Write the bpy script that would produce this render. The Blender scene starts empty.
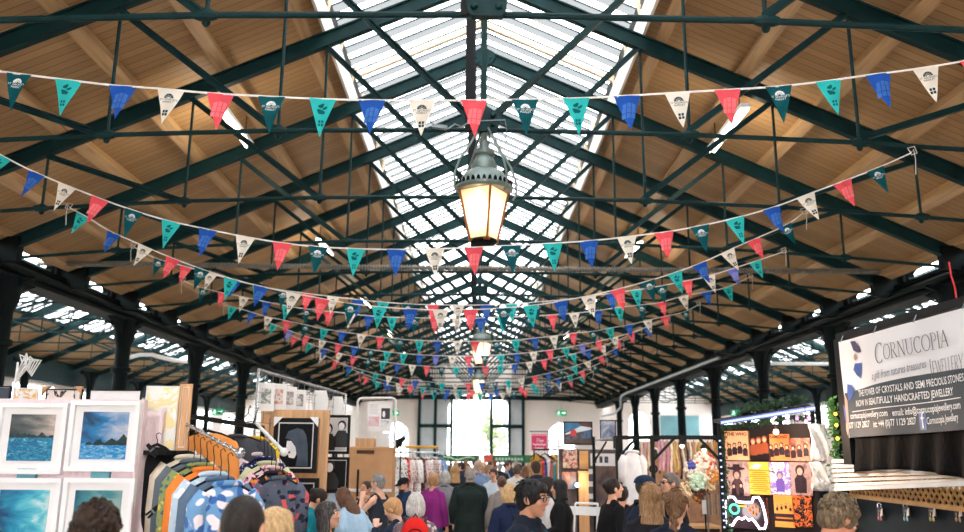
import bpy, math, random
import numpy as np
from mathutils import Vector, Matrix, Euler, noise

random.seed(7)
SC = bpy.context.scene
COL = SC.collection
PI = math.pi
V = Vector

# ------------------------------------------------------------------ camera
FPX = 822.0
CAMZ = 1.85
def make_camera():
    vx, vy, rho = 477.0, 450.0, math.radians(0.5)
    d = V(((vx-482)/FPX, -(vy-266)/FPX, -1)).normalized()      # world +Y seen by the camera
    u = V((math.sin(rho), math.cos(rho), 0))
    u.z = -(u.x*d.x + u.y*d.y)/d.z
    u.normalize()
    r = d.cross(u)
    m = Matrix((r, d, u))                                        # cam -> world
    cam = bpy.data.cameras.new('camera')
    cam.sensor_width = 36.0
    cam.lens = FPX/964*36.0
    cam.clip_end = 400
    cam.dof.use_dof = True
    cam.dof.focus_distance = 6.6
    cam.dof.aperture_fstop = 1.8
    o = bpy.data.objects.new('camera', cam)
    COL.objects.link(o)
    o.matrix_world = Matrix.Translation(V((-0.04, 0, CAMZ))) @ m.to_4x4()
    SC.camera = o
    return o
CAM = make_camera()
CM = CAM.matrix_world.copy()
CO = CM.translation.copy()
def at(px, py, Y):
    """Point of the plane y=Y that the photograph shows at pixel (px, py)."""
    d = CM.to_3x3() @ V(((px-482)/FPX, -(py-266)/FPX, -1))
    t = (Y-CO.y)/d.y
    return CO + d*t
def atX(px, py, X):
    d = CM.to_3x3() @ V(((px-482)/FPX, -(py-266)/FPX, -1))
    t = (X-CO.x)/d.x
    return CO + d*t

# ------------------------------------------------------------------ mesh builder
class MB:
    def __init__(self):
        self.v = []; self.f = []; self.m = []
    def add(self, vs, fs, mi=0):
        b = len(self.v)
        self.v.extend([tuple(p) for p in vs])
        for f in fs:
            self.f.append(tuple(i+b for i in f)); self.m.append(mi)
        return self
    def box(self, c, s, rot=None, mi=0):
        hx, hy, hz = s[0]/2, s[1]/2, s[2]/2
        vs = [V((x, y, z)) for x in (-hx, hx) for y in (-hy, hy) for z in (-hz, hz)]
        if rot is not None: vs = [rot @ p for p in vs]
        c = V(c)
        return self.add([p+c for p in vs], [(0,1,3,2),(4,6,7,5),(0,4,5,1),(2,3,7,6),(0,2,6,4),(1,5,7,3)], mi)
    def bbox(self, lo, hi, mi=0):
        return self.box([(a+b)/2 for a, b in zip(lo, hi)], [abs(b-a) for a, b in zip(lo, hi)], None, mi)
    def bar(self, p, q, w, h, up=(0,0,1), mi=0):
        """rectangular bar p-q; w across, h along up"""
        p, q = V(p), V(q)
        d = (q-p).normalized(); u = V(up)
        s = d.cross(u)
        if s.length < 1e-6: s = d.cross(V((1,0,0)))
        s.normalize(); u = s.cross(d)
        vs = []
        for a in (p, q):
            for i, j in ((-1,-1),(1,-1),(1,1),(-1,1)):
                vs.append(a + s*(w/2*i) + u*(h/2*j))
        return self.add(vs, [(3,2,1,0),(4,5,6,7),(0,1,5,4),(1,2,6,5),(2,3,7,6),(3,0,4,7)], mi)
    def loft(self, rings, mi=0, cap=True, closed=True):
        n = len(rings[0]); vs = [p for r in rings for p in r]; fs = []
        for k in range(len(rings)-1):
            for i in range(n if closed else n-1):
                j = (i+1) % n
                fs.append((k*n+i, k*n+j, (k+1)*n+j, (k+1)*n+i))
        if cap:
            fs.append(tuple(reversed(range(n)))); b = (len(rings)-1)*n
            fs.append(tuple(range(b, b+n)))
        return self.add(vs, fs, mi)
    def path(self, pts, r, n=8, mi=0, closed=False):
        pts = [V(p) for p in pts]
        rs = r if isinstance(r, (list, tuple)) else [r]*len(pts)
        rings = []; prev = None
        for k, p in enumerate(pts):
            if closed: d = pts[(k+1) % len(pts)] - pts[k-1]
            else: d = pts[min(k+1, len(pts)-1)] - pts[max(k-1, 0)]
            d.normalize()
            if prev is None:
                a = d.orthogonal().normalized()
            else:
                a = prev - d*prev.dot(d)
                if a.length < 1e-6: a = d.orthogonal()
                a.normalize()
            prev = a; b = d.cross(a)
            rings.append([p + (a*math.cos(2*PI*i/n) + b*math.sin(2*PI*i/n))*rs[k] for i in range(n)])
        if closed: rings.append(rings[0]); return self.loft(rings, mi, cap=False)
        return self.loft(rings, mi)
    def tube(self, p, q, r, r2=None, n=8, mi=0):
        return self.path([p, q], [r, r if r2 is None else r2], n, mi)
    def ell(self, c, r, rot=None, seg=12, rng=8, mi=0):
        if not isinstance(r, (list, tuple, Vector)): r = (r, r, r)
        c = V(c); vs = []; fs = []
        vs.append(V((0,0,-r[2])))
        for k in range(1, rng):
            t = -PI/2 + PI*k/rng
            for i in range(seg):
                a = 2*PI*i/seg
                vs.append(V((r[0]*math.cos(t)*math.cos(a), r[1]*math.cos(t)*math.sin(a), r[2]*math.sin(t))))
        vs.append(V((0,0,r[2])))
        for i in range(seg):
            j = (i+1) % seg
            fs.append((0, 1+j, 1+i))
            for k in range(rng-2):
                fs.append((1+k*seg+i, 1+k*seg+j, 1+(k+1)*seg+j, 1+(k+1)*seg+i))
            b = 1+(rng-2)*seg
            fs.append((b+i, b+j, len(vs)-1))
        if rot is not None: vs = [rot @ p for p in vs]
        return self.add([p+c for p in vs], fs, mi)
    def lathe(self, prof, n=24, c=(0,0,0), mi=0, ph=0.0):
        c = V(c)
        rings = [[c+V((r*math.cos(ph+2*PI*i/n), r*math.sin(ph+2*PI*i/n), z)) for i in range(n)] for r, z in prof]
        return self.loft(rings, mi)
    def prism(self, poly, o, ax, ay, depth, mi=0):
        """poly of 2-D points in the frame (o, ax, ay), extruded by depth along ax x ay (centred)"""
        o, ax, ay = V(o), V(ax), V(ay); nz = ax.cross(ay).normalized()
        a = [o+ax*x+ay*y - nz*(depth/2) for x, y in poly]; b = [p+nz*depth for p in a]
        n = len(a)
        fs = [tuple(reversed(range(n))), tuple(range(n, 2*n))] + [(i, (i+1) % n, n+(i+1) % n, n+i) for i in range(n)]
        return self.add(a+b, fs, mi)
    def poly(self, pts, mi=0):
        return self.add(pts, [tuple(range(len(pts)))], mi)
    def merge(self, other, mat=None, mi_off=0):
        vs = other.v if mat is None else [mat @ V(p) for p in other.v]
        b = len(self.v)
        self.v.extend([tuple(p) for p in vs])
        self.f.extend([tuple(i+b for i in f) for f in other.f])
        self.m.extend([k+mi_off for k in other.m])
        return self
    def weld(self):
        idx = {}; nv = []; mp = []
        for p in self.v:
            k = (round(p[0], 5), round(p[1], 5), round(p[2], 5))
            if k not in idx: idx[k] = len(nv); nv.append(p)
            mp.append(idx[k])
        self.v = nv; self.f = [tuple(mp[i] for i in f) for f in self.f]; return self
    def mesh(self, name, mats, smooth=False):
        me = bpy.data.meshes.new(name)
        me.from_pydata(self.v, [], self.f)
        for m in (mats if isinstance(mats, (list, tuple)) else [mats]): me.materials.append(m)
        me.polygons.foreach_set('material_index', self.m)
        if smooth is True: me.polygons.foreach_set('use_smooth', [True]*len(self.f))
        me.validate(); me.update()
        if smooth == 'auto':
            me.polygons.foreach_set('use_smooth', [True]*len(me.polygons))
            try: me.set_sharp_from_angle(angle=math.radians(40))
            except Exception: pass
        return me
    def build(self, name, mats, parent=None, loc=None, rot=None, smooth=False):
        return link(name, self.mesh(name, mats, smooth), parent, loc, rot)

def link(name, data, parent=None, loc=None, rot=None):
    o = bpy.data.objects.new(name, data); COL.objects.link(o)
    if parent is not None: o.parent = parent
    if loc is not None: o.location = loc
    if rot is not None: o.rotation_euler = rot
    return o
def empty(name, loc=(0,0,0), rz=0.0):
    o = bpy.data.objects.new(name, None); COL.objects.link(o)
    o.empty_display_size = 0.1
    o.location = loc; o.rotation_euler = (0,0,rz)
    return o
def tag(o, label, cat, group=None, kind=None):
    o['label'] = label; o['category'] = cat
    if group: o['group'] = group
    if kind: o['kind'] = kind
    return o
def struct(o, label=None, cat=None, group=None):
    o['kind'] = 'structure'
    if label: o['label'] = label
    if cat: o['category'] = cat
    if group: o['group'] = group
    return o
def copy_tree(o, parent=None, kids=None):
    c = o.copy(); COL.objects.link(c)
    if parent is not None: c.parent = parent
    for ch in KIDS(o): copy_tree(ch, c)
    return c
def KIDS(o):
    return [x for x in COL.objects if x.parent == o]
def ORD(n):
    return ['first','second','third','fourth','fifth','sixth','seventh','eighth','ninth','tenth','eleventh','twelfth','thirteenth','fourteenth','fifteenth','sixteenth','seventeenth','eighteenth','nineteenth','twentieth','twenty-first','twenty-second','twenty-third','twenty-fourth','twenty-fifth'][n]

# ------------------------------------------------------------------ materials
def srgb(r, g, b):
    f = lambda c: (c/255/12.92) if c/255 <= 0.04045 else ((c/255+0.055)/1.055)**2.4
    return (f(r), f(g), f(b), 1.0)
class NT:
    def __init__(self, name):
        self.mat = bpy.data.materials.new(name); self.mat.use_nodes = True
        self.t = self.mat.node_tree; self.t.nodes.clear()
        self.out = self.n('ShaderNodeOutputMaterial')
    def n(self, typ, **kw):
        x = self.t.nodes.new(typ)
        for k, v in kw.items(): setattr(x, k, v)
        return x
    def l(self, a, b): self.t.links.new(a, b)
    def math(self, op, a, b=None, c=None):
        x = self.n('ShaderNodeMath', operation=op)
        for i, s in enumerate((a, b, c)):
            if s is None: continue
            if isinstance(s, (int, float)): x.inputs[i].default_value = s
            else: self.l(s, x.inputs[i])
        return x.outputs[0]
    def mix(self, fac, a, b, typ='MIX'):
        x = self.n('ShaderNodeMix', data_type='RGBA', blend_type=typ)
        for s, k in ((fac, 0), (a, 6), (b, 7)):
            if isinstance(s, (int, float)): x.inputs[k].default_value = s
            elif isinstance(s, tuple): x.inputs[k].default_value = s
            else: self.l(s, x.inputs[k])
        return x.outputs[2]
    def coords(self, kind='Object'):
        return self.n('ShaderNodeTexCoord').outputs[kind]
    def mapping(self, vec, scale=(1,1,1), loc=(0,0,0), rot=(0,0,0)):
        m = self.n('ShaderNodeMapping')
        m.inputs['Scale'].default_value = scale; m.inputs['Location'].default_value = loc; m.inputs['Rotation'].default_value = rot
        self.l(vec, m.inputs['Vector']); return m.outputs[0]
    def noise(self, vec, scale, detail=3, rough=0.5, dist=0.0):
        x = self.n('ShaderNodeTexNoise')
        x.inputs['Scale'].default_value = scale; x.inputs['Detail'].default_value = detail
        x.inputs['Roughness'].default_value = rough; x.inputs['Distortion'].default_value = dist
        if vec is not None: self.l(vec, x.inputs['Vector'])
        return x.outputs['Fac'], x.outputs['Color']
    def ramp(self, fac, stops, interp='LINEAR'):
        x = self.n('ShaderNodeValToRGB'); cr = x.color_ramp; cr.interpolation = interp
        while len(cr.elements) < len(stops): cr.elements.new(0.5)
        for e, (p, c) in zip(cr.elements, stops): e.position = p; e.color = c
        self.l(fac, x.inputs[0]); return x.outputs[0]
    def bsdf(self, color, rough=0.6, metal=0.0, spec=0.4, bump=None, bstr=0.3, bdist=0.01, emis=None, estr=0.0, alpha=None):
        b = self.n('ShaderNodeBsdfPrincipled')
        for s, k in ((color, 'Base Color'), (rough, 'Roughness'), (metal, 'Metallic'), (spec, 'Specular IOR Level')):
            if isinstance(s, (int, float, tuple)): b.inputs[k].default_value = s
            else: self.l(s, b.inputs[k])
        if emis is not None:
            if isinstance(emis, tuple): b.inputs['Emission Color'].default_value = emis
            else: self.l(emis, b.inputs['Emission Color'])
            b.inputs['Emission Strength'].default_value = estr
        if bump is not None:
            u = self.n('ShaderNodeBump'); u.inputs['Strength'].default_value = bstr; u.inputs['Distance'].default_value = bdist
            self.l(bump, u.inputs['Height']); self.l(u.outputs[0], b.inputs['Normal'])
        return b
    def done(self, sh):
        self.l(sh.outputs[0] if hasattr(sh, 'outputs') else sh, self.out.inputs['Surface'])
        return self.mat
_MC = {}
def plain(name, rgb, rough=0.6, metal=0.0, spec=0.4, var=0.12, scale=6.0, bump=0.0, bscale=60.0):
    """a paint / plastic / metal with slight procedural mottling"""
    if name in _MC: return _MC[name]
    t = NT(name); c = srgb(*rgb); co = t.coords()
    f, _ = t.noise(co, scale, 4)
    lo = tuple(max(0, x*(1-var)) for x in c[:3])+(1,); hi = tuple(min(1, x*(1+var)) for x in c[:3])+(1,)
    col = t.ramp(f, [(0.3, lo), (0.7, hi)])
    bm = None
    if bump: bm, _ = t.noise(co, bscale, 3)
    _MC[name] = t.done(t.bsdf(col, rough, metal, spec, bm, bump))
    return _MC[name]
def cloth(rgb, rough=0.85, rgb2=None, pat=None, scale=14.0, trans=0.0):
    """woven cloth with soft creases; pat: None, 'floral', 'stripe', 'check'"""
    key = ('cloth', rgb, rgb2, pat, scale, trans)
    if key in _MC: return _MC[key]
    t = NT('cloth_%d' % len(_MC)); c = srgb(*rgb); co = t.coords()
    f, _ = t.noise(co, 9, 4)
    col = t.mix(f, tuple(x*0.82 for x in c[:3])+(1,), tuple(min(1, x*1.12) for x in c[:3])+(1,))
    if pat and rgb2:
        c2 = srgb(*rgb2) if not isinstance(rgb2[0], tuple) else None
        if pat == 'floral':
            cols = [rgb2] if c2 else list(rgb2)
            for k, cc in enumerate(cols):
                v = t.n('ShaderNodeTexVoronoi'); v.inputs['Scale'].default_value = scale*(1+0.23*k)
                m = t.mapping(co, loc=(k*3.1, k*1.7, k*2.3)); nf, nc = t.noise(m, 7, 2)
                mm = t.n('ShaderNodeVectorMath', operation='MULTIPLY_ADD')
                t.l(nc, mm.inputs[0]); mm.inputs[1].default_value = (0.12, 0.12, 0.12); t.l(m, mm.inputs[2])
                t.l(mm.outputs[0], v.inputs['Vector'])
                fac = t.ramp(v.outputs['Distance'], [(0.30, (1,1,1,1)), (0.36, (0,0,0,1))])
                col = t.mix(fac, col, srgb(*cc))
        elif pat == 'stripe':
            w = t.n('ShaderNodeTexWave'); w.inputs['Scale'].default_value = scale; t.l(co, w.inputs['Vector'])
            col = t.mix(t.ramp(w.outputs['Fac'], [(0.45, (0,0,0,1)), (0.55, (1,1,1,1))]), col, c2)
        elif pat == 'check':
            w = t.n('ShaderNodeTexChecker'); w.inputs['Scale'].default_value = scale; t.l(co, w.inputs['Vector'])
            col = t.mix(w.outputs['Fac'], col, c2)
    m = t.mapping(co, scale=(1, 1, 0.45)); bf, _ = t.noise(m, 16, 4, 0.6, 0.6)
    b = t.bsdf(col, rough, 0, 0.2, bf, 0.5, 0.03)
    if trans:
        tr = t.n('ShaderNodeBsdfTranslucent'); t.l(col, tr.inputs[0])
        mx = t.n('ShaderNodeMixShader'); mx.inputs[0].default_value = trans
        t.l(b.outputs[0], mx.inputs[1]); t.l(tr.outputs[0], mx.inputs[2]); b = mx
    _MC[key] = t.done(b); return _MC[key]
def glow(name, rgb, strength):
    if name in _MC: return _MC[name]
    t = NT(name); e = t.n('ShaderNodeEmission'); e.inputs[0].default_value = srgb(*rgb); e.inputs[1].default_value = strength
    _MC[name] = t.done(e); return _MC[name]

def m_boards(name, axis, base=(150,112,78), w=0.13):
    """timber boarding; boards laid side by side along `axis` ('X' or 'Y' is the direction across the boards)"""
    t = NT(name); co = t.coords()
    s = t.n('ShaderNodeSeparateXYZ'); t.l(co, s.inputs[0])
    a = s.outputs['Y' if axis == 'Y' else 'X']; b = s.outputs['X' if axis == 'Y' else 'Y']
    k = t.math('DIVIDE', a, w); idx = t.math('FLOOR', k); fr = t.math('FRACT', k)
    wn = t.n('ShaderNodeTexWhiteNoise', noise_dimensions='1D'); t.l(idx, wn.inputs['W'])
    cv = t.n('ShaderNodeCombineXYZ'); t.l(t.math('MULTIPLY', b, 0.7), cv.inputs[0]); t.l(t.math('MULTIPLY', a, 14), cv.inputs[1]); t.l(idx, cv.inputs[2])
    g, _ = t.noise(cv.outputs[0], 2.2, 5, 0.6)
    big, _ = t.noise(co, 0.35, 3)
    c = srgb(*base)
    sc = lambda f: tuple(x*f for x in c[:3])+(1,)
    col = t.mix(wn.outputs['Value'], sc(0.80), sc(1.16))
    col = t.mix(g, t.mix(0.5, col, sc(0.74)), col)
    col = t.mix(t.ramp(big, [(0.35, (0,0,0,1)), (0.65, (1,1,1,1))]), t.mix(0.35, col, sc(0.62)), col)
    gap = t.math('LESS_THAN', fr, 0.075)
    col = t.mix(gap, col, sc(0.3))
    hb = t.math('SUBTRACT', 1.0, gap)
    return t.done(t.bsdf(col, 0.55, 0, 0.35, hb, 0.5, 0.01))
def m_wood(name, base, along='Y', rough=0.5):
    t = NT(name); co = t.coords(); c = srgb(*base)
    sc = {'X': (0.6, 9, 9), 'Y': (9, 0.6, 9), 'Z': (9, 9, 0.6)}[along]
    m = t.mapping(co, scale=sc); f, _ = t.noise(m, 2.0, 5, 0.6, 0.4)
    col = t.ramp(f, [(0.25, tuple(x*0.68 for x in c[:3])+(1,)), (0.55, c), (0.8, tuple(min(1, x*1.2) for x in c[:3])+(1,))])
    return t.done(t.bsdf(col, rough, 0, 0.35, f, 0.15, 0.01))

M = {}
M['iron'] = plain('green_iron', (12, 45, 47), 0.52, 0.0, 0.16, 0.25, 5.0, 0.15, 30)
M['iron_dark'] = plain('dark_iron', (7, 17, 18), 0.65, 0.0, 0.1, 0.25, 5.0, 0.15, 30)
M['boards'] = m_boards('roof_boards', 'Y', (178, 142, 98))
M['purlin'] = m_wood('purlin_wood', (188, 154, 112), 'Y')
M['cream_paint'] = plain('cream_paint', (226, 208, 180), 0.6, 0, 0.3, 0.1, 3)
M['white_paint'] = plain('white_paint', (236, 232, 226), 0.6, 0, 0.3, 0.06, 3)
M['black'] = plain('black_steel', (12, 13, 15), 0.6, 0, 0.2, 0.2, 8)
M['grey_metal'] = plain('grey_metal', (120, 126, 130), 0.35, 0.6, 0.5, 0.15, 8)
M['chrome'] = plain('bright_steel', (190, 192, 196), 0.25, 0.9, 0.5, 0.05, 8)
M['white_metal'] = plain('white_metal', (235, 235, 235), 0.4, 0, 0.5, 0.04, 8)
M['cardboard'] = plain('cardboard', (198, 152, 112), 0.8, 0, 0.2, 0.1, 4)
M['lightwood'] = m_wood('light_wood', (222, 172, 124), 'Z')
# ------------------------------------------------------------------ world: bright overcast sky
SKY = 14.0
w = bpy.data.worlds.new('overcast_sky'); SC.world = w; w.use_nodes = True
nt = w.node_tree; nt.nodes.clear()
bg = nt.nodes.new('ShaderNodeBackground'); ow = nt.nodes.new('ShaderNodeOutputWorld')
bg.inputs[0].default_value = (0.96, 0.985, 1.0, 1); bg.inputs[1].default_value = SKY
nt.links.new(bg.outputs[0], ow.inputs[0])
SC.view_settings.view_transform = 'Standard'; SC.view_settings.look = 'None'
SC.view_settings.gamma = 1.0; SC.view_settings.exposure = 0.18; SC.view_settings.use_curve_mapping = False
SC.cycles.max_bounces = 12; SC.cycles.diffuse_bounces = 6; SC.cycles.transparent_max_bounces = 16
SC.cycles.sample_clamp_indirect = 8.0
SC.cycles.use_denoising = True

YEND = 52.0
Y0 = -20.0
TR0, TRS, NTR = 5.54, 2.25, 21
L = lambda x: 8.10 - 0.447*abs(x)            # rafter centre line
TIE = lambda x: 5.0 - 0.0066*x*x
XW = 15.0

# ------------------------------------------------------------------ floor and far ground
def m_floor():
    t = NT('market_floor'); co = t.coords()
    f, _ = t.noise(co, 1.3, 5); g, _ = t.noise(co, 40, 3)
    b = t.n('ShaderNodeTexBrick'); b.inputs['Scale'].default_value = 1.0; b.inputs['Brick Width'].default_value = 0.6; b.inputs['Row Height'].default_value = 0.6
    b.inputs['Mortar Size'].default_value = 0.008; b.offset = 0.0
    b.inputs['Color1'].default_value = srgb(196, 184, 172); b.inputs['Color2'].default_value = srgb(184, 172, 160); b.inputs['Mortar'].default_value = srgb(120, 112, 105)
    t.l(co, b.inputs['Vector'])
    col = t.mix(t.math('MULTIPLY', f, 0.5), b.outputs['Color'], srgb(150, 140, 132))
    return t.done(t.bsdf(col, 0.55, 0, 0.4, g, 0.1))
struct(MB().bbox((-XW, Y0, -0.2), (XW, YEND, 0)).build('floor', m_floor()), 'pale stone paved floor of the market hall', 'floor')
def m_street():
    t = NT('street_paving'); co = t.coords(); f, _ = t.noise(co, 2, 4)
    return t.done(t.bsdf(t.ramp(f, [(0.3, srgb(150,150,150)), (0.7, srgb(185,183,180))]), 0.8))
struct(MB().bbox((-30, YEND, -0.25), (30, 110, -0.05)).build('ground', m_street()), 'grey street paving outside the far arched doorway', 'ground')

# ------------------------------------------------------------------ roof deck
XS = 2.15            # skylight edge
XE = 7.50            # lower edge of the nave roof
DK = 0.30            # deck above the rafter line
for s, nm in ((-1, 'left'), (1, 'right')):
    mb = MB()
    a = (s*XS, L(XS)+DK); b = (s*XE, L(XE)+DK)
    pr = [(a[0], a[1]), (b[0], b[1]), (b[0], b[1]+0.06), (a[0], a[1]+0.06)]
    mb.loft([[V((x, Y0, z)) for x, z in pr], [V((x, YEND, z)) for x, z in pr]])
    o = mb.build('ceiling', M['boards']); o.name = 'ceiling_%s' % nm
    struct(o, 'brown timber boarded roof slope on the %s of the nave' % nm, 'ceiling')
    k = 0
    for X in (2.42, 3.48, 4.5, 5.5, 6.5, 7.4):
        z = L(X)+DK
        pb = MB(); ang = math.atan(0.447)*s
        # leaning rectangular timber under the boards
        nx, nz = s*math.sin(math.atan(0.447)), math.cos(math.atan(0.447))
        tx, tz = s*nz, -abs(nx)
        c = V((s*X, 0, z)); w2, h = 0.08, 0.17
        q = [c+V((tx,0,tz))*w2, c-V((tx,0,tz))*w2, c-V((tx,0,tz))*w2-V((nx,0,nz))*h, c+V((tx,0,tz))*w2-V((nx,0,nz))*h]
        pb.loft([[p+V((0,Y0,0)) for p in q], [p+V((0,YEND,0)) for p in q]])
        o = pb.build('roof_purlin', M['purlin'])
        struct(o, '%s light timber purlin down from the skylight on the %s roof slope' % (ORD(k), nm), 'purlin'); k += 1
    # raised kerb of the skylight: white board, cream frame posts, dark louvres
    zk = L(XS)+DK
    kb = MB().bbox((s*XS-0.02, Y0, zk-0.12), (s*XS+0.02, YEND, zk+0.26))
    o = kb.build('trim_1' if s < 0 else 'trim_2', M['white_paint'])
    struct(o, 'white painted kerb board along the %s edge of the skylight' % nm, 'trim')
    cf = MB(); lv = MB()
    cf.bbox((s*(XS+0.08)-0.03, Y0, zk+0.24), (s*(XS+0.08)+0.03, YEND, zk+0.30))
    y = Y0
    while y < YEND:
        cf.bar((s*(XS+0.05), y, zk+0.22), (s*(XS-0.02), y, zk+0.62), 0.05, 0.05)
        y += 1.125
    cf.build('window_frame', M['cream_paint'], o)
    for i in range(4):
        z = zk+0.32+i*0.075
        lv.bar((s*(XS+0.06), Y0, z), (s*(XS+0.06), YEND, z), 0.10, 0.012, (s*0.6, 0, 1))
    lv.build('louvre', M['grey_metal'], o)

# ------------------------------------------------------------------ ridge skylight
def m_glass(name, tr_a, tr_b, period, phase=0.0):
    t = NT(name); co = t.coords()
    s = t.n('ShaderNodeSeparateXYZ'); t.l(co, s.inputs[0])
    k = t.math('FRACT', t.math('DIVIDE', t.math('ADD', s.outputs[1], phase), period))
    half = t.math('GREATER_THAN', k, 0.5)
    f, _ = t.noise(t.mapping(co, scale=(0.7, 5, 1)), 1.5, 3)
    tint = t.mix(half, tuple(tr_a*c for c in (0.985,0.995,1))+(1,), tuple(tr_b*c for c in (0.96,0.985,1))+(1,))
    tint = t.mix(t.math('MULTIPLY', f, 0.12), tint, t.mix(0.5, tint, (0,0,0,1)))
    tp = t.n('ShaderNodeBsdfTransparent'); t.l(tint, tp.inputs[0])
    df = t.n('ShaderNodeBsdfPrincipled'); df.inputs['Base Color'].default_value = (0.75,0.8,0.8,1); df.inputs['Roughness'].default_value = 0.25
    mx = t.n('ShaderNodeMixShader'); mx.inputs[0].default_value = 0.06
    t.l(tp.outputs[0], mx.inputs[1]); t.l(df.outputs[0], mx.inputs[2])
    return t.done(mx)
BAR = 0.42
MG = m_glass('skylight_glass', 0.55, 0.050, BAR)
zg = L(XS)+DK+0.62
zr = zg + 0.447*(XS+0.05)
for s, nm in ((-1, 'left'), (1, 'right')):
    g = MB()
    a = (s*(XS+0.12), zg-0.05); b = (0, zr)
    pr = [a, b, (b[0], b[1]+0.012), (a[0], a[1]+0.012)]
    g.add([(a[0],Y0,a[1]), (b[0],Y0,b[1]), (b[0],YEND,b[1]), (a[0],YEND,a[1])], [(0,1,2,3)])
    o = g.build('window_1' if s < 0 else 'window_2', MG)
    struct(o, '%s slope of the long white glazed ridge skylight' % nm, 'window')
    gb = MB(); y = Y0
    while y <= YEND:
        gb.bar((a[0], y, a[1]-0.02), (b[0], y, b[1]-0.02), 0.012, 0.022)
        y += BAR
    gb.build('glazing_bars', M['iron'], o)
    cb = MB(); y = TR0+TRS*3.05
    while y <= YEND:
        cb.bar((a[0], y+0.45, a[1]-0.06), (b[0], y+0.45, b[1]-0.06), 0.09, 0.10)
        y += TRS*4
    cb.build('cream_rafter', M['cream_paint'], o)
rb = MB().bbox((-0.04, Y0, zr-0.30), (0.04, YEND, zr-0.02))
struct(rb.build('ridge_beam', M['iron']), 'green ridge beam running along the peak of the skylight', 'beam')

# ------------------------------------------------------------------ iron trusses
JX = [0.0, 2.08, 3.8, 5.6]
def truss_meshes():
    D = {}
    for s in (-1, 1):
        r = MB()
        p, q = V((0, 0, L(0))), V((s*7.62, 0, L(7.62)))
        r.bar(p, q, 0.035, 0.20, mi=0)                                   # web
        r.bar(p-V((0,0,0.095)), q-V((0,0,0.095)), 0.10, 0.020, mi=0)     # bottom flange
        r.bar(p+V((0,0,0.10)), q+V((0,0,0.10)), 0.10, 0.020, mi=0)
        D[('rafter', s)] = r.mesh('rafter', M['iron'])
        for k in (1, 2, 3):
            x0, x1 = JX[k-1], JX[k]
            a = V((s*x0, 0, TIE(x0)+0.02)); b = V((s*x1, 0, L(x1)-0.08))
            d = (b-a).normalized(); n = V((-d.z, 0, d.x))
            st = MB(); st.bar(a, b, 0.08, 0.016, n); st.bar(a+n*0.03, b+n*0.03, 0.014, 0.06, n)
            D[('strut', s, k)] = st.mesh('strut', M['iron'])
            h = MB(); h.tube((s*x1, 0.03, TIE(x1)-0.05), (s*x1, 0.03, L(x1)-0.05), 0.0185, n=8)
            h.ell((s*x1, 0.03, TIE(x1)-0.03), (0.035, 0.035, 0.05), None, 8, 6)
            h.lathe([(0.042, -0.012), (0.042, 0.012)], 8, (s*x1, 0.03, TIE(x1)+0.045))
            D[('hanger_rod', s, k)] = h.mesh('hanger_rod', M['iron'], 'auto')
    tr = MB()
    pts = [V((x, 0, TIE(x))) for x in (-7.6, -5.6, -3.8, -2.08, -0.05, 0.05, 2.08, 3.8, 5.6, 7.6)]
    tr.path(pts, 0.026, 8)
    for x in (-5.6, -3.8, -2.08, 2.08, 3.8, 5.6):
        tr.path([(x-0.09, 0, TIE(x)), (x-0.05, 0, TIE(x)), (x+0.05, 0, TIE(x)), (x+0.09, 0, TIE(x))], [0.03, 0.045, 0.045, 0.03], 8)
    D['tie_rod'] = tr.mesh('tie_rod', M['iron'], 'auto')
    c = MB()
    pl = [(-0.16, 0.10), (-0.14, -0.09), (-0.11, -0.12), (0.11, -0.12), (0.14, -0.09), (0.16, 0.10)]
    c.prism(pl, (0, -0.02, TIE(0)+0.085), (1,0,0), (0,0,1), 0.07)
    for bx in (-0.09, 0.09):
        for bz in (0.05, -0.05):
            c.lathe([(0.0, -0.0), (0.028, 0), (0.028, 0.02), (0.016, 0.03), (0.0, 0.03)], 8, (0,0,0))
            vs = c.v[-40:]; c.v[-40:] = [(x+bx, -0.055-z, y+bz+TIE(0)+0.085) for x, y, z in vs]
    D['tie_casting'] = c.mesh('tie_casting', M['iron'], 'auto')
    rc = MB()
    pl = [(-0.17, 0.02), (-0.20, -0.06), (-0.15, -0.15), (-0.04, -0.22), (0.04, -0.22), (0.15, -0.15), (0.20, -0.06), (0.17, 0.02), (0, 0.12)]
    rc.prism(pl, (0, 0, L(0)+0.02), (1,0,0), (0,0,1), 0.12)
    for bx, bz in ((-0.12,-0.06),(0.12,-0.06),(-0.06,-0.14),(0.06,-0.14)):
        rc.ell((bx, -0.065, L(0)+bz), (0.022,0.015,0.022), None, 8, 6)
    D['ridge_casting'] = rc.mesh('ridge_casting', M['iron'], 'auto')
    k = MB(); k.bar((0, 0.0, TIE(0)+0.05), (0, 0.0, L(0)-0.1), 0.05, 0.05)
    D['king_post'] = k.mesh('king_post', M['iron'])
    k = MB(); k.bar((-0.15, -0.03, TIE(0)-0.02), (-0.15, -0.03, L(0)-0.06), 0.02, 0.085, (1,0,0))
    D['king_bar'] = k.mesh('king_bar', M['black'])
    return D
TM = truss_meshes()
for i in range(NTR):
    y = TR0+TRS*i
    r = empty('roof_truss', (0, y, 0))
    struct(r, '%s green iron roof truss counted from the camera, with tie rod and struts' % ORD(i), 'truss')
    for key, me in TM.items():
        nm = key if isinstance(key, str) else key[0]
        link(nm, me, r)

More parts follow.
